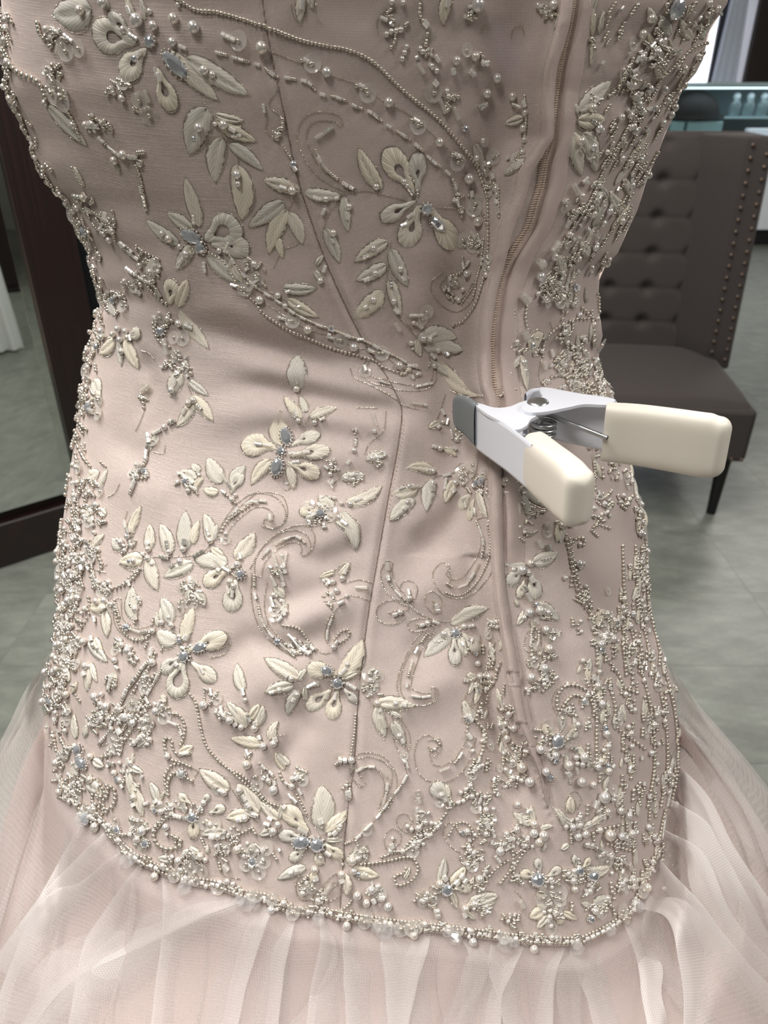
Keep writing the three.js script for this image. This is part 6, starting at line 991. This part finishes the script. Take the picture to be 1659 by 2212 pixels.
leaf(1330, 1200, 1360, 1045, 0.42, ''); leaf(1400, 1210, 1500, 1100, 0.5, ''); pearl(1330, 1205, 31); gem(1375, 1245, 46); bug(1355, 1150, 1370, 1185, 'c', 20); bug(1425, 1210, 1450, 1185, 's', 22); bug(1460, 1170, 1480, 1140, 'c', 20); bug(1480, 1200, 1500, 1170, 'c', 20); leaf(1400, 1260, 1440, 1370, 0.4, ''); petal(1420, 1240, 1530, 1240, 0.7, 0.12, ''); seq(1300, 1270, 50); seq(1230, 1300, 46); clus(1260, 1260, 70, 12); clus(1280, 1330, 70, 10); beads(11, [1170, 1320], [1220, 1270], [1290, 1290]);
leaf(1520, 1330, 1660, 1270, 0.4, ''); leaf(1500, 1360, 1640, 1320, 0.34, ''); pearl(1490, 1365, 28); pearl(1550, 1335, 26); bug(1485, 1390, 1495, 1420, 's', 18); leaf(1500, 1390, 1560, 1440, 0.4, ''); pearl(1590, 1175, 28); clus(1590, 1200, 50, 8); clus(1560, 1370, 50, 8);
m('bead_cluster');
scroll(110, '', [1490, 1070], [1500, 980], [1440, 930], [1400, 870], [1420, 830]); beads(11, [1390, 900], [1430, 830], [1500, 820], [1540, 880], [1500, 900], [1460, 880]); gem(1480, 880, 18); clus(1490, 1060, 40, 8); pearl(1625, 740, 26); clus(1620, 780, 50, 10); bug(1620, 810, 1640, 850, 's', 20); clus(1640, 900, 40, 8);
m('beaded_pendant');
pearl(895, 1245, 33); pearl(805, 1280, 34); pearl(865, 1328, 31); pearl(1000, 1352, 33); gem(960, 1300, 24); clus(930, 1270, 60, 12); bug(940, 1290, 980, 1300, 's', 20); bug(900, 1300, 920, 1330, 'c', 18); scroll(80, '', [600, 1240], [680, 1180], [680, 1240], [600, 1290], [560, 1270]); bug(600, 1270, 640, 1220, 'c', 20); clus(490, 1220, 60, 14); scroll(70, '', [520, 1290], [460, 1280], [450, 1200], [490, 1180]); pearl(480, 1200, 18); cord([640, 1380], [720, 1370], [770, 1310]); beads(10, [630, 1380], [720, 1370], [765, 1320]); clus(560, 1320, 60, 10); pearl(580, 1270, 18);

// ---- right of the zip, upper
tile(1000, 0, 2.517);
m('leaf_sprig');
leaf(625, 600, 800, 445, 0.44, '', 0.1); pearl(692, 585, 27); bug(700, 560, 725, 535, 's', 14); clus(715, 540, 30, 6); leaf(620, 620, 600, 560, 0.5, ''); leaf(620, 650, 770, 650, 0.4, ''); pearl(727, 695, 27); pearl(755, 705, 13); bug(690, 650, 740, 680, 's', 12); leaf(590, 720, 640, 950, 0.36, '', 0.1); leaf(650, 720, 720, 930, 0.34, ''); pearl(630, 762, 28); pearl(700, 795, 25); bug(630, 800, 645, 830, 's', 14); pearl(715, 830, 14); clus(710, 840, 30, 6); cord([600, 590], [630, 650], [600, 760]); cord([770, 500], [820, 480], [880, 400], [910, 380]); beads(10, [790, 520], [830, 490], [860, 490]);
m('leaf_sprig');
leaf(690, 60, 720, -60, 0.4, ''); leaf(700, 190, 700, 20, 0.24, ''); leaf(700, 200, 690, 360, 0.26, ''); leaf(740, 180, 760, 60, 0.3, ''); cord([640, 215], [720, 205]); leaf(560, 10, 545, 140, 0.3, ''); leaf(500, 160, 540, 40, 0.26, ''); clus(700, 230, 30, 4);
m('bead_cluster');
gem(1145, 40, 54); pearl(1010, 95, 24); pearl(75, 25, 40); pearl(505, 25, 26); pearl(60, 305, 26); pearl(180, 420, 28); pearl(125, 505, 27); pearl(272, 520, 26); pearl(348, 610, 20); pearl(338, 692, 24); pearl(343, 768, 21); bug(30, 380, 60, 405, 's', 14); bug(75, 580, 125, 560, 's', 14); bug(90, 330, 130, 350, 's', 13); bug(340, 540, 350, 580, 's', 13); clus(440, 50, 40, 8); clus(490, 90, 30, 5); beads(9, [340, 520], [350, 640], [335, 780], [310, 850]); leaf(330, 640, 230, 670, 0.5, ''); bug(270, 560, 320, 580, 'c', 12); leaf(340, 860, 230, 950, 0.4, ''); clus(310, 870, 50, 10); seq(300, 860, 34); cord([100, 180], [110, 140], [150, 150]); cord([260, 210], [270, 150], [320, 140], [330, 190]); clus(20, 60, 40, 5);
m('bead_string');
beads(9, [1320, 235], [1240, 265], [1190, 310], [1130, 370], [1070, 430], [1010, 510], [950, 600], [900, 690], [860, 760], [820, 830], [770, 900], [730, 990], [690, 1080], [640, 1170], [560, 1280], [500, 1380]);
m('beaded_vine');
pearl(915, 458, 24); pearl(1085, 480, 24); pearl(1035, 280, 22); pearl(1190, 370, 24); bug(905, 510, 935, 540, 's', 20); pearl(900, 625, 20); pearl(950, 700, 14); pearl(1035, 585, 18); bug(930, 340, 950, 300, 's', 12); bug(960, 350, 990, 250, 's', 12); clus(900, 400, 40, 12); clus(940, 480, 60, 14); clus(960, 560, 60, 14); clus(940, 660, 40, 8); clus(1010, 290, 60, 14); run('SbpSb', 11, [1030, 230], [980, 290], [940, 370], [880, 400]); leaf(950, 560, 900, 640, 0.5, ''); bug(980, 690, 1000, 720); bug(1130, 290, 1170, 270); gem(1030, 590, 16);
m('leaf_sprig');
leaf(900, 870, 1000, 730, 0.4, ''); leaf(930, 880, 990, 720, 0.26, ''); leaf(820, 1000, 960, 800, 0.24, ''); leaf(700, 1230, 780, 1060, 0.36, ''); leaf(800, 1250, 900, 1120, 0.36, 'p', 0.3); leaf(660, 1350, 720, 1220, 0.34, ''); leaf(680, 1110, 780, 1030, 0.3, ''); pearl(700, 1160, 24); pearl(905, 1005, 24); pearl(860, 1165, 20); bug(590, 1000, 620, 1060, 'c', 18); pearl(635, 1065, 24); bug(640, 990, 670, 960, 'w', 12); bug(470, 1360, 510, 1310, 'c', 26); bug(395, 1440, 430, 1410, 'c', 30); pearl(408, 1500, 34); pearl(490, 1390, 26); pearl(565, 1270, 24); bug(550, 1230, 570, 1190, 'c', 18); pearl(620, 1400, 22); pearl(690, 1450, 22); pearl(690, 1480, 14); bug(700, 1080, 715, 1100, 's', 18); bug(300, 1600, 340, 1640, 'c', 30); clus(540, 1600, 60, 14); gem(600, 1560, 22); clus(640, 1190, 60, 14); clus(600, 1130, 60, 12); clus(700, 1020, 50, 10); clus(950, 960, 60, 14); clus(560, 1450, 70, 16); clus(500, 1530, 60, 12); clus(440, 1600, 50, 8); clus(590, 1300, 40, 8);
m('bead_cluster');
pearl(25, 965, 34); pearl(92, 1205, 32); pearl(33, 1485, 26); seq(60, 1130, 44); bug(165, 940, 170, 970, 'c', 14); bug(190, 1090, 200, 1120, 's', 14); pearl(190, 1025, 22); bug(195, 1040, 200, 1080, 's', 16); bug(195, 1130, 205, 1170, 's', 14); clus(160, 1020, 40, 8); beads(9, [150, 1020], [190, 1000], [200, 1100], [200, 1180]); clus(120, 870, 60, 10); seq(110, 760, 30); cord([80, 800], [120, 900], [150, 1000]); leaf(60, 780, 110, 930, 0.3, ''); cord([250, 910], [330, 850]); clus(140, 1420, 50, 10); clus(60, 1330, 50, 8); seq(60, 1330, 40); beads(8, [30, 1060], [120, 1180], [140, 1320], [90, 1480], [60, 1620]); 
// ---- right, at the clamp
tile(960, 560, 2.373);
m('beaded_vine');
bug(470, 0, 500, 30, 'c', 22); pearl(480, 85, 24); pearl(220, 80, 20); pearl(125, 70, 24); bug(390, 180, 410, 225, 'c', 24); beads(9, [345, 210], [350, 260], [355, 300]); bug(490, 180, 510, 210, 's', 16); clus(560, 130, 80, 20); clus(600, 210, 70, 18); pearl(600, 190, 22); seq(590, 210, 40); beads(9, [420, 220], [410, 300], [420, 360]); beads(9, [700, 250], [740, 300], [650, 310], [560, 360], [510, 420], [500, 500]); cord([540, 320], [560, 360], [640, 350]); beads(9, [570, 400], [620, 400], [650, 360], [650, 320]); bug(500, 530, 510, 570, 'c', 18); bug(540, 460, 550, 500, 's', 12); cord([600, 420], [570, 510], [600, 570]); clus(590, 540, 50, 12); bug(590, 520, 600, 560, 'c', 16);
m('leaf_sprig');
leaf(420, 440, 500, 390, 0.5, ''); bug(390, 370, 410, 410, 'c', 26); bug(500, 410, 520, 380, 's', 16); gem(440, 440, 22); pearl(440, 430, 14); leaf(400, 500, 420, 670, 0.5, '', 0.1); leaf(400, 500, 350, 560, 0.5, ''); pearl(395, 532, 27); pearl(405, 575, 20); bug(400, 580, 415, 600); clus(440, 450, 60, 14); clus(360, 440, 30, 6); beads(9, [340, 430], [330, 540], [300, 690]); pearl(330, 590, 18); clus(310, 680, 40, 12); cord([500, 480], [480, 600], [500, 660]); clus(510, 640, 20, 4); cord([455, 500], [490, 490]);
m('leaf_sprig');
leaf(700, 600, 740, 480, 0.34, ''); clus(760, 540, 50, 14); clus(700, 560, 50, 12); pearl(770, 520, 20); clus(740, 620, 80, 24); seq(840, 690, 34); seq(855, 650, 30); pearl(700, 660, 22); clus(690, 640, 60, 16); clus(820, 680, 40, 10); leaf(720, 400, 690, 400, 0.4, ''); beads(9, [780, 180], [810, 260], [820, 350]); cord([690, 400], [730, 390]); seq(800, 440, 40); clus(600, 620, 60, 12);
m('bead_cluster');
pearl(300, 1140, 34); pearl(312, 1198, 24); pearl(315, 1237, 17); seq(310, 1110, 30); gem(200, 1140, 28); seq(110, 1080, 44); seq(160, 1060, 44); leaf(330, 1200, 380, 1340, 0.5, ''); leaf(390, 1160, 560, 1270, 0.4, ''); leaf(400, 1200, 440, 1330, 0.34, ''); clus(400, 1150, 60, 10); bug(510, 1350, 530, 1380, 'c', 20); bug(470, 1440, 490, 1480, 'c', 20); bug(520, 1460, 530, 1490, 's', 20); leaf(600, 1320, 570, 1450, 0.4, 'p'); clus(620, 1340, 50, 10); clus(450, 1300, 60, 12); clus(400, 1400, 50, 12); cord([350, 1340], [400, 1400], [360, 1480]); seq(520, 1400, 30);
clus(810, 1250, 50, 16); pearl(810, 1260, 22); clus(790, 1300, 50, 12); beads(9, [750, 1390], [770, 1360], [840, 1380]); beads(9, [760, 1400], [780, 1420]); clus(920, 1240, 40, 12); cord([780, 1080], [760, 1030], [800, 1110]); leaf(760, 1030, 800, 1120, 0.4, '');
// ---- right, below the clamp
tile(1000, 1100, 2.517);
m('embroidered_flower');
leaf(380, 290, 510, 240, 0.46, '', 0.1); leaf(340, 300, 225, 300, 0.3, ''); petal(330, 330, 240, 400, 0.8, 0.1, ''); petal(360, 340, 400, 480, 0.9, 0.16, ''); petal(330, 380, 300, 480, 0.6, 0.12, ''); pearl(358, 295, 29); pearl(310, 333, 37); pearl(347, 348, 24); pearl(268, 330, 20); bug(355, 370, 370, 400, 's', 22); bug(315, 420, 335, 445, 's', 22); bug(335, 455, 360, 500, 'c', 22); bug(420, 280, 470, 270, 's', 14); leaf(400, 520, 520, 600, 0.44, '', 0.1); leaf(330, 560, 290, 630, 0.5, ''); leaf(300, 530, 280, 490, 0.5, ''); pearl(350, 562, 33); pearl(407, 550, 35); pearl(455, 560, 22); pearl(325, 590, 22); clus(440, 565, 30, 8); bug(420, 510, 450, 530, 'c', 14); gem(395, 520, 18);
m('bead_cluster');
leaf(370, 600, 380, 660, 0.4, ''); pearl(437, 657, 33); pearl(455, 760, 34); pearl(430, 865, 34); pearl(362, 915, 34); clus(470, 680, 40, 14); clus(480, 780, 30, 8); bug(370, 600, 390, 620, 'c', 24); beads(10, [380, 640], [410, 680], [370, 720], [370, 790]); scroll(60, 'bC', [370, 660], [360, 740], [390, 760], [410, 690]); seq(410, 790, 40); seq(380, 830, 36); clus(390, 820, 50, 12); clus(370, 960, 30, 10); clus(450, 920, 40, 12); beads(11, [480, 880], [490, 930], [430, 990]); bug(440, 900, 450, 940, 's', 14); bug(370, 730, 385, 770, 'c', 20);
m('beaded_vine');
beads(12, [550, 140], [570, 220], [590, 330], [610, 420], [640, 500], [680, 560], [700, 600]); beads(12, [570, 160], [590, 260], [610, 360], [640, 450], [690, 540]); pearl(620, 300, 30); clus(625, 310, 30, 8); beads(11, [590, 180], [610, 160], [650, 160], [655, 190], [630, 200]); pearl(630, 190, 16); leaf(520, 180, 540, 90, 0.4, ''); beads(12, [660, 460], [690, 500], [680, 560]); clus(640, 470, 40, 10);
leaf(720, 630, 760, 550, 0.6, ''); leaf(780, 600, 830, 640, 0.5, ''); pearl(770, 570, 26); pearl(810, 610, 26); gem(825, 620, 18); clus(740, 600, 50, 12); leaf(720, 620, 700, 590, 0.5, '');
pearl(737, 738, 30); pearl(805, 710, 28); gem(745, 765, 22); clus(730, 700, 40, 12); clus(760, 660, 50, 12); leaf(680, 900, 690, 810, 0.5, '', 0.1); leaf(680, 940, 670, 840, 0.4, ''); bug(700, 900, 705, 930, 's', 16); bug(715, 910, 720, 940, 's', 16); pearl(720, 960, 28); leaf(740, 1060, 740, 960, 0.4, ''); pearl(745, 1058, 28); leaf(750, 1170, 765, 1080, 0.34, ''); leaf(840, 1170, 860, 1060, 0.34, ''); pearl(770, 1220, 28); gem(765, 1190, 22); leaf(760, 1390, 785, 1260, 0.34, ''); gem(778, 1395, 20); pearl(778, 1420, 28); pearl(750, 1560, 40); pearl(845, 1635, 24); pearl(775, 1640, 26); leaf(760, 1520, 790, 1450, 0.4, ''); leaf(830, 1620, 850, 1510, 0.3, '');
beads(11, [760, 780], [790, 830], [840, 900], [870, 970], [940, 1000]); beads(11, [860, 740], [870, 800], [880, 900]); beads(11, [700, 1000], [720, 1120], [720, 1240], [720, 1380]); beads(11, [790, 960], [820, 1060], [830, 1180], [900, 1240], [980, 1300]); beads(11, [880, 730], [950, 790], [990, 860]); cord([860, 740], [880, 700], [910, 710]);
m('embroidered_scroll');
beads(11, [530, 1130], [505, 1060], [515, 1000], [560, 960], [620, 960], [670, 990], [700, 1060]); beads(11, [530, 1090], [560, 1040], [600, 1010], [640, 1020], [660, 1060]); beads(10, [560, 1040], [570, 1100], [600, 1120], [590, 1060]); gem(655, 1045, 24); bug(640, 1030, 665, 1060, 'c', 18); clus(570, 1100, 30, 8); cord([500, 1110], [480, 1040], [520, 970], [620, 940]);
m('embroidered_flower');
seq(530, 1140, 44); seq(600, 1200, 46); seq(560, 1250, 46); seq(450, 1180, 40); petal(500, 1240, 430, 1180, 0.7, 0.1); petal(530, 1210, 540, 1130, 0.8, 0.1); petal(550, 1240, 620, 1210, 0.8, 0.1); gem(505, 1262, 46); pearl(430, 1300, 30); pearl(400, 1300, 22); pearl(290, 1190, 24); pearl(495, 1335, 27); gem(500, 1365, 20); bug(580, 1290, 610, 1310, 's', 15); pearl(645, 1345, 35); leaf(610, 1300, 660, 1350, 0.6, ''); leaf(560, 1330, 560, 1390, 0.5, ''); pearl(562, 1388, 34); bug(555, 1420, 570, 1445, 's', 20); pearl(460, 1420, 30); gem(475, 1455, 22); pearl(632, 1478, 34); pearl(330, 1395, 36); pearl(370, 1475, 34); pearl(615, 1380, 18); bug(610, 1400, 615, 1440, 'c', 14); clus(490, 1300, 60, 14); clus(680, 1370, 30, 8); clus(420, 1240, 40, 8); cord([560, 1580], [600, 1530], [640, 1570], [620, 1630]); leaf(590, 1650, 580, 1560, 0.7, ''); bug(700, 1620, 715, 1580, 'c', 24); pearl(700, 1495, 24);
m('beaded_vine');
// ---- left of the placket: leaves in the dark valley
leaf(210, 1060, 190, 970, 0.4, ''); leaf(230, 1200, 190, 1120, 0.4, ''); leaf(250, 1340, 200, 1270, 0.4, ''); leaf(260, 1460, 220, 1400, 0.4, ''); pearl(80, 910, 24); pearl(150, 910, 24); pearl(250, 1240, 27); pearl(260, 1110, 24); pearl(265, 1460, 22); pearl(120, 1635, 24); pearl(35, 1500, 22); pearl(290, 1605, 24); bug(60, 960, 75, 1000, 's', 18); clus(130, 940, 60, 12); clus(240, 1100, 50, 12); clus(240, 1180, 50, 12); clus(270, 1340, 60, 16); clus(300, 1420, 60, 14); clus(220, 1500, 60, 12); clus(310, 1300, 50, 10); beads(10, [100, 1190], [110, 1260], [90, 1340], [60, 1420], [30, 1480]); cord([60, 1000], [40, 1080], [70, 1170]); cord([130, 880], [180, 720]); beads(9, [165, 740], [150, 820], [120, 890]); beads(9, [150, 660], [170, 600], [190, 590]); clus(170, 620, 30, 12); bug(20, 1220, 40, 1250, 'c', 16); seq(40, 1430, 40); for (const [x, y] of [[60, 1420], [80, 1400], [100, 1390]]) pearl(x, y, 18); clus(90, 1560, 60, 12); clus(30, 1550, 40, 8); seq(25, 1240, 30); leaf(90, 950, 60, 1060, 0.4, '');
// ---- lower right, down to the hem
tile(1000, 1600, 2.517);
m('leaf_sprig');
leaf(380, 450, 270, 390, 0.4, ''); leaf(390, 440, 370, 350, 0.4, ''); leaf(420, 480, 490, 460, 0.4, ''); pearl(385, 450, 26); pearl(380, 500, 30); pearl(437, 510, 34); pearl(410, 545, 30); leaf(450, 560, 430, 600, 0.5, ''); leaf(560, 470, 490, 360, 0.3, ''); leaf(600, 470, 520, 410, 0.3, ''); pearl(590, 465, 24); pearl(630, 455, 22); pearl(555, 465, 18); leaf(640, 480, 700, 430, 0.4, ''); leaf(690, 460, 780, 400, 0.34, ''); pearl(615, 515, 28); pearl(655, 500, 28); pearl(780, 505, 38); pearl(850, 515, 26); pearl(905, 500, 28); clus(900, 510, 40, 10); beads(11, [680, 510], [740, 480], [830, 460], [930, 440]); leaf(570, 560, 530, 590, 0.7, ''); clus(600, 420, 40, 8); clus(350, 400, 40, 8);
m('embroidered_flower');
petal(400, 730, 310, 720, 0.7, 0.1, ''); petal(420, 720, 400, 640, 0.8, 0.1, ''); petal(450, 740, 530, 690, 0.7, 0.1, ''); petal(430, 770, 420, 860, 0.9, 0.12, ''); gem(398, 750, 46); clus(470, 790, 60, 14); pearl(480, 760, 20); seq(430, 850, 46); seq(520, 820, 40); clus(500, 860, 40, 8);
m('embroidered_flower');
petal(640, 690, 690, 640, 0.8, 0.12, ''); petal(610, 690, 600, 620, 0.7, 0.1, ''); leaf(680, 720, 800, 680, 0.4, ''); leaf(660, 700, 780, 700, 0.3, ''); marq(670, 735, 730, 730, 50); gem(625, 700, 28); pearl(590, 755, 24); pearl(600, 800, 24); clus(600, 740, 60, 14); clus(690, 770, 60, 16); leaf(690, 760, 690, 810, 0.5, '');
m('embroidered_flower');
leaf(440, 910, 360, 960, 0.7, ''); leaf(450, 910, 400, 890, 0.6, ''); leaf(460, 950, 400, 1020, 0.5, ''); petal(500, 920, 540, 990, 0.9, 0.1, ''); leaf(540, 930, 620, 970, 0.4, ''); clus(490, 950, 60, 14); seq(470, 1010, 36); leaf(500, 910, 520, 880, 0.5, ''); pearl(465, 955, 20); pearl(500, 930, 18);
leaf(700, 890, 800, 860, 0.5, ''); leaf(700, 880, 790, 890, 0.36, ''); leaf(690, 900, 640, 880, 0.5, ''); leaf(710, 920, 770, 940, 0.4, ''); pearl(710, 920, 24); pearl(740, 935, 18); gem(690, 965, 22); clus(720, 930, 50, 12);
leaf(70, 880, 190, 840, 0.5, ''); leaf(80, 900, 170, 880, 0.4, ''); leaf(60, 880, 40, 850, 0.5, ''); pearl(65, 885, 22); pearl(85, 745, 28); pearl(10, 910, 26); clus(110, 900, 50, 8); cord([280, 810], [320, 860], [320, 920], [270, 960]); bug(300, 860, 320, 900, 'c', 20); clus(260, 970, 40, 8); beads(10, [210, 970], [250, 960], [290, 980]);
m('beaded_vine');
pearl(195, 595, 30); pearl(285, 480, 24); pearl(345, 540, 18); for (const [x, y] of [[350, 525], [345, 545], [335, 570], [275, 665], [270, 690]]) pearl(x, y, 15); beads(10, [250, 560], [270, 620], [260, 690], [200, 770]); beads(10, [240, 650], [170, 700], [100, 780], [60, 800]); clus(250, 540, 60, 14); clus(190, 530, 50, 10); bug(240, 520, 250, 540, 's', 18); clus(130, 450, 50, 14); bug(110, 420, 130, 460, 'c', 14); pearl(120, 375, 24); pearl(20, 490, 24); clus(60, 560, 60, 12); clus(40, 640, 50, 10); beads(10, [330, 600], [290, 660], [260, 760]); bug(170, 620, 200, 660, 's', 12); clus(100, 690, 60, 10); clus(330, 560, 40, 10); beads(10, [140, 300], [110, 400], [90, 500], [20, 560]); clus(300, 750, 30, 6);
m('beaded_vine');
clus(780, 620, 40, 10); pearl(670, 560, 22); pearl(690, 565, 22); run('pbSb', 13, [650, 555], [720, 580], [780, 620], [840, 640], [900, 680]); bug(890, 660, 905, 700, 'c', 16); bug(925, 590, 930, 660, 'c', 14); cord([830, 780], [860, 720], [900, 690], [850, 680]); clus(870, 760, 50, 12); clus(860, 690, 40, 10); bug(850, 790, 870, 820, 'c', 20); leaf(930, 680, 925, 600, 0.3, ''); clus(930, 760, 40, 10); beads(10, [800, 540], [860, 560], [930, 560]); beads(10, [780, 560], [850, 580], [920, 600]);
// ---- the right flank: rows of seeds, short leaves and pearls running down to the hem
tile(0, 0, 1);
m('beaded_flank');
for (let k = 0; k < 900; k++) {
  const y = 40 + rnd() * 1890, xr = outR(y), low = sstep(1180, 1500, y), xl = y < 600 ? zipX(y) + 105 + 0.18 * Math.max(0, 350 - y) : y < 1050 ? xr - 95 : 1240 + 130 * (1 - low) + (y > 1700 ? 40 : 0); if (xl > xr - 8) continue;
  const t = Math.pow(rnd(), 0.75), x = xl + (xr - 5 - xl) * t, q = rnd(), lean = y < 600 ? -0.55 : y < 1400 ? 0.12 : -0.05, l = rr(10, 26);
  if (noise.noise(x / 28, y / 70, 2.2) < -0.08 && rnd() < 0.85) continue;
  if (q < 0.5) beads(rr(3.3, 4.8), [x, y], [x + lean * l, y + l]); else if (q < 0.64) bug(x, y, x + lean * 8, y + 9, rnd() < 0.35 ? 'c' : 's', rr(3.6, 5)); else if (q < 0.79) pearl(x, y, rr(7, 10)); else if (q < 0.9) leaf(x, y, x + lean * 30 + rr(-8, 8), y - rr(24, 42), rr(0.24, 0.36), ''); else if (q < 0.95) seq(x, y, rr(9, 13)); else clus(x, y, 16, 5);
}
m('bead_string');
for (const dx of [8, 30, 58]) beads(4, [outR(1180) - dx, 1180], [outR(1300) - dx, 1300], [outR(1420) - dx - 4, 1420], [outR(1540) - dx - 2, 1540], [outR(1660) - dx, 1660], [outR(1720) - dx - 14, 1740]);
// ---- hem of the bodice: cords of seeds, crystals and dangling pearls
m('hem_trim');
const hemLine = (dy, a, b) => { const r = []; for (let x = a; x <= b; x += 26) r.push([x, hemY(x) + dy]); return r; };
beads(4.2, ...hemLine(-4, 122, 1440)); beads(3.8, ...hemLine(-16, 134, 1436)); 
for (let x = 128; x < 1440; x += 11) { const y = hemY(x), q = rnd(); if (q < 0.34) bug(x, y - 9, x + 8, hemY(x + 8) - 9, rnd() < 0.5 ? 'c' : 's', rr(3.6, 4.8)); else if (q < 0.48) pearl(x, y - rr(2, 14), rr(6, 9)); else if (q < 0.6) seq(x, y - rr(0, 16), rr(11, 16), 0.002); else clus(x, y - 12, 12, 3); }
for (const x of [210, 338, 588, 749, 893, 1020, 1150, 1392]) pearl(x, hemY(x) + 10, 11);
m('hem_crystals');
for (const [x, y, r] of [[190, 1766, 17], [282, 1862, 16], [295, 1850, 13], [405, 1912, 16], [538, 1948, 17], [520, 1955, 12], [554, 1958, 13], [690, 1990, 14], [830, 2006, 17], [852, 2002, 13], [812, 1998, 12], [980, 2020, 15], [1085, 2042, 16], [1105, 2030, 12], [1240, 2042, 14], [1364, 1950, 15], [1310, 2004, 12], [965, 2008, 12]]) { const f = frame(x, Math.min(y, hemY(x) + 6)), R = r * mm(x, y); const o = mesh('crystal', crystalGeo(), crystalMat, cur); o.position.copy(f.p).addScaledVector(f.n, R * 0.8); o.scale.setScalar(R); o.rotation.set(rnd() * 3, rnd() * 3, rnd() * 3); }
// ---- denser beading: left hip, the band above the hem, the right flank and the valley beside the placket
tile(0, 0, 1);
m('beaded_fill');
const dense = (n, box, lean, test, mix = 1) => { for (let k = 0; k < n; k++) { const x = rr(box[0], box[1]), y = rr(box[2], box[3]), q = rnd(), l = rr(8, 20); if (!test(x, y) || x < outL(y) + 6 || x > outR(y) - 6 || y > hemY(x) - 8) continue; if (q < 0.5) beads(rr(3.2, 4.6), [x, y], [x + lean * l + rr(-3, 3), y + l]); else if (q < 0.68) bug(x, y, x + rr(-7, 7), y + rr(5, 9), rnd() < 0.35 ? 'c' : 's', rr(3.6, 5)); else if (q < 0.82) pearl(x, y, rr(6, 9)); else if (q < 0.9) leaf(x, y, x + rr(-16, 16), y - rr(18, 32), 0.36, ''); else seq(x, y, rr(9, 13)); } };
dense(150, [100, 460, 1330, 1800], -0.5, (x, y) => x < 300 + 0.5 * (1800 - y) * 0.5 && noise.noise(x / 40, y / 40, 4.4) > 0.0);
dense(170, [150, 1420, 1640, 2030], 0.4, (x, y) => y > hemY(x) - 190 && noise.noise(x / 45, y / 45, 6.1) > 0.02);
dense(330, [1170, 1470, 1240, 1960], 0.1, (x, y) => x > 1215 + 0.02 * (y - 1240) && noise.noise(x / 34, y / 60, 3.7) > -0.12);
dense(150, [1010, 1130, 1330, 1790], -0.2, (x, y) => x < lipX(y) - 8 && noise.noise(x / 30, y / 40, 8.7) > -0.1);
dense(70, [110, 330, 980, 1340], 0.2, (x, y) => x < outL(y) + 75 + 40 * noise.noise(y / 60, 1, 1));
dense(90, [1300, 1560, 0, 420], -0.5, (x, y) => true);
flush(); settle(); cur = dress;

renderer.render(scene, camera);
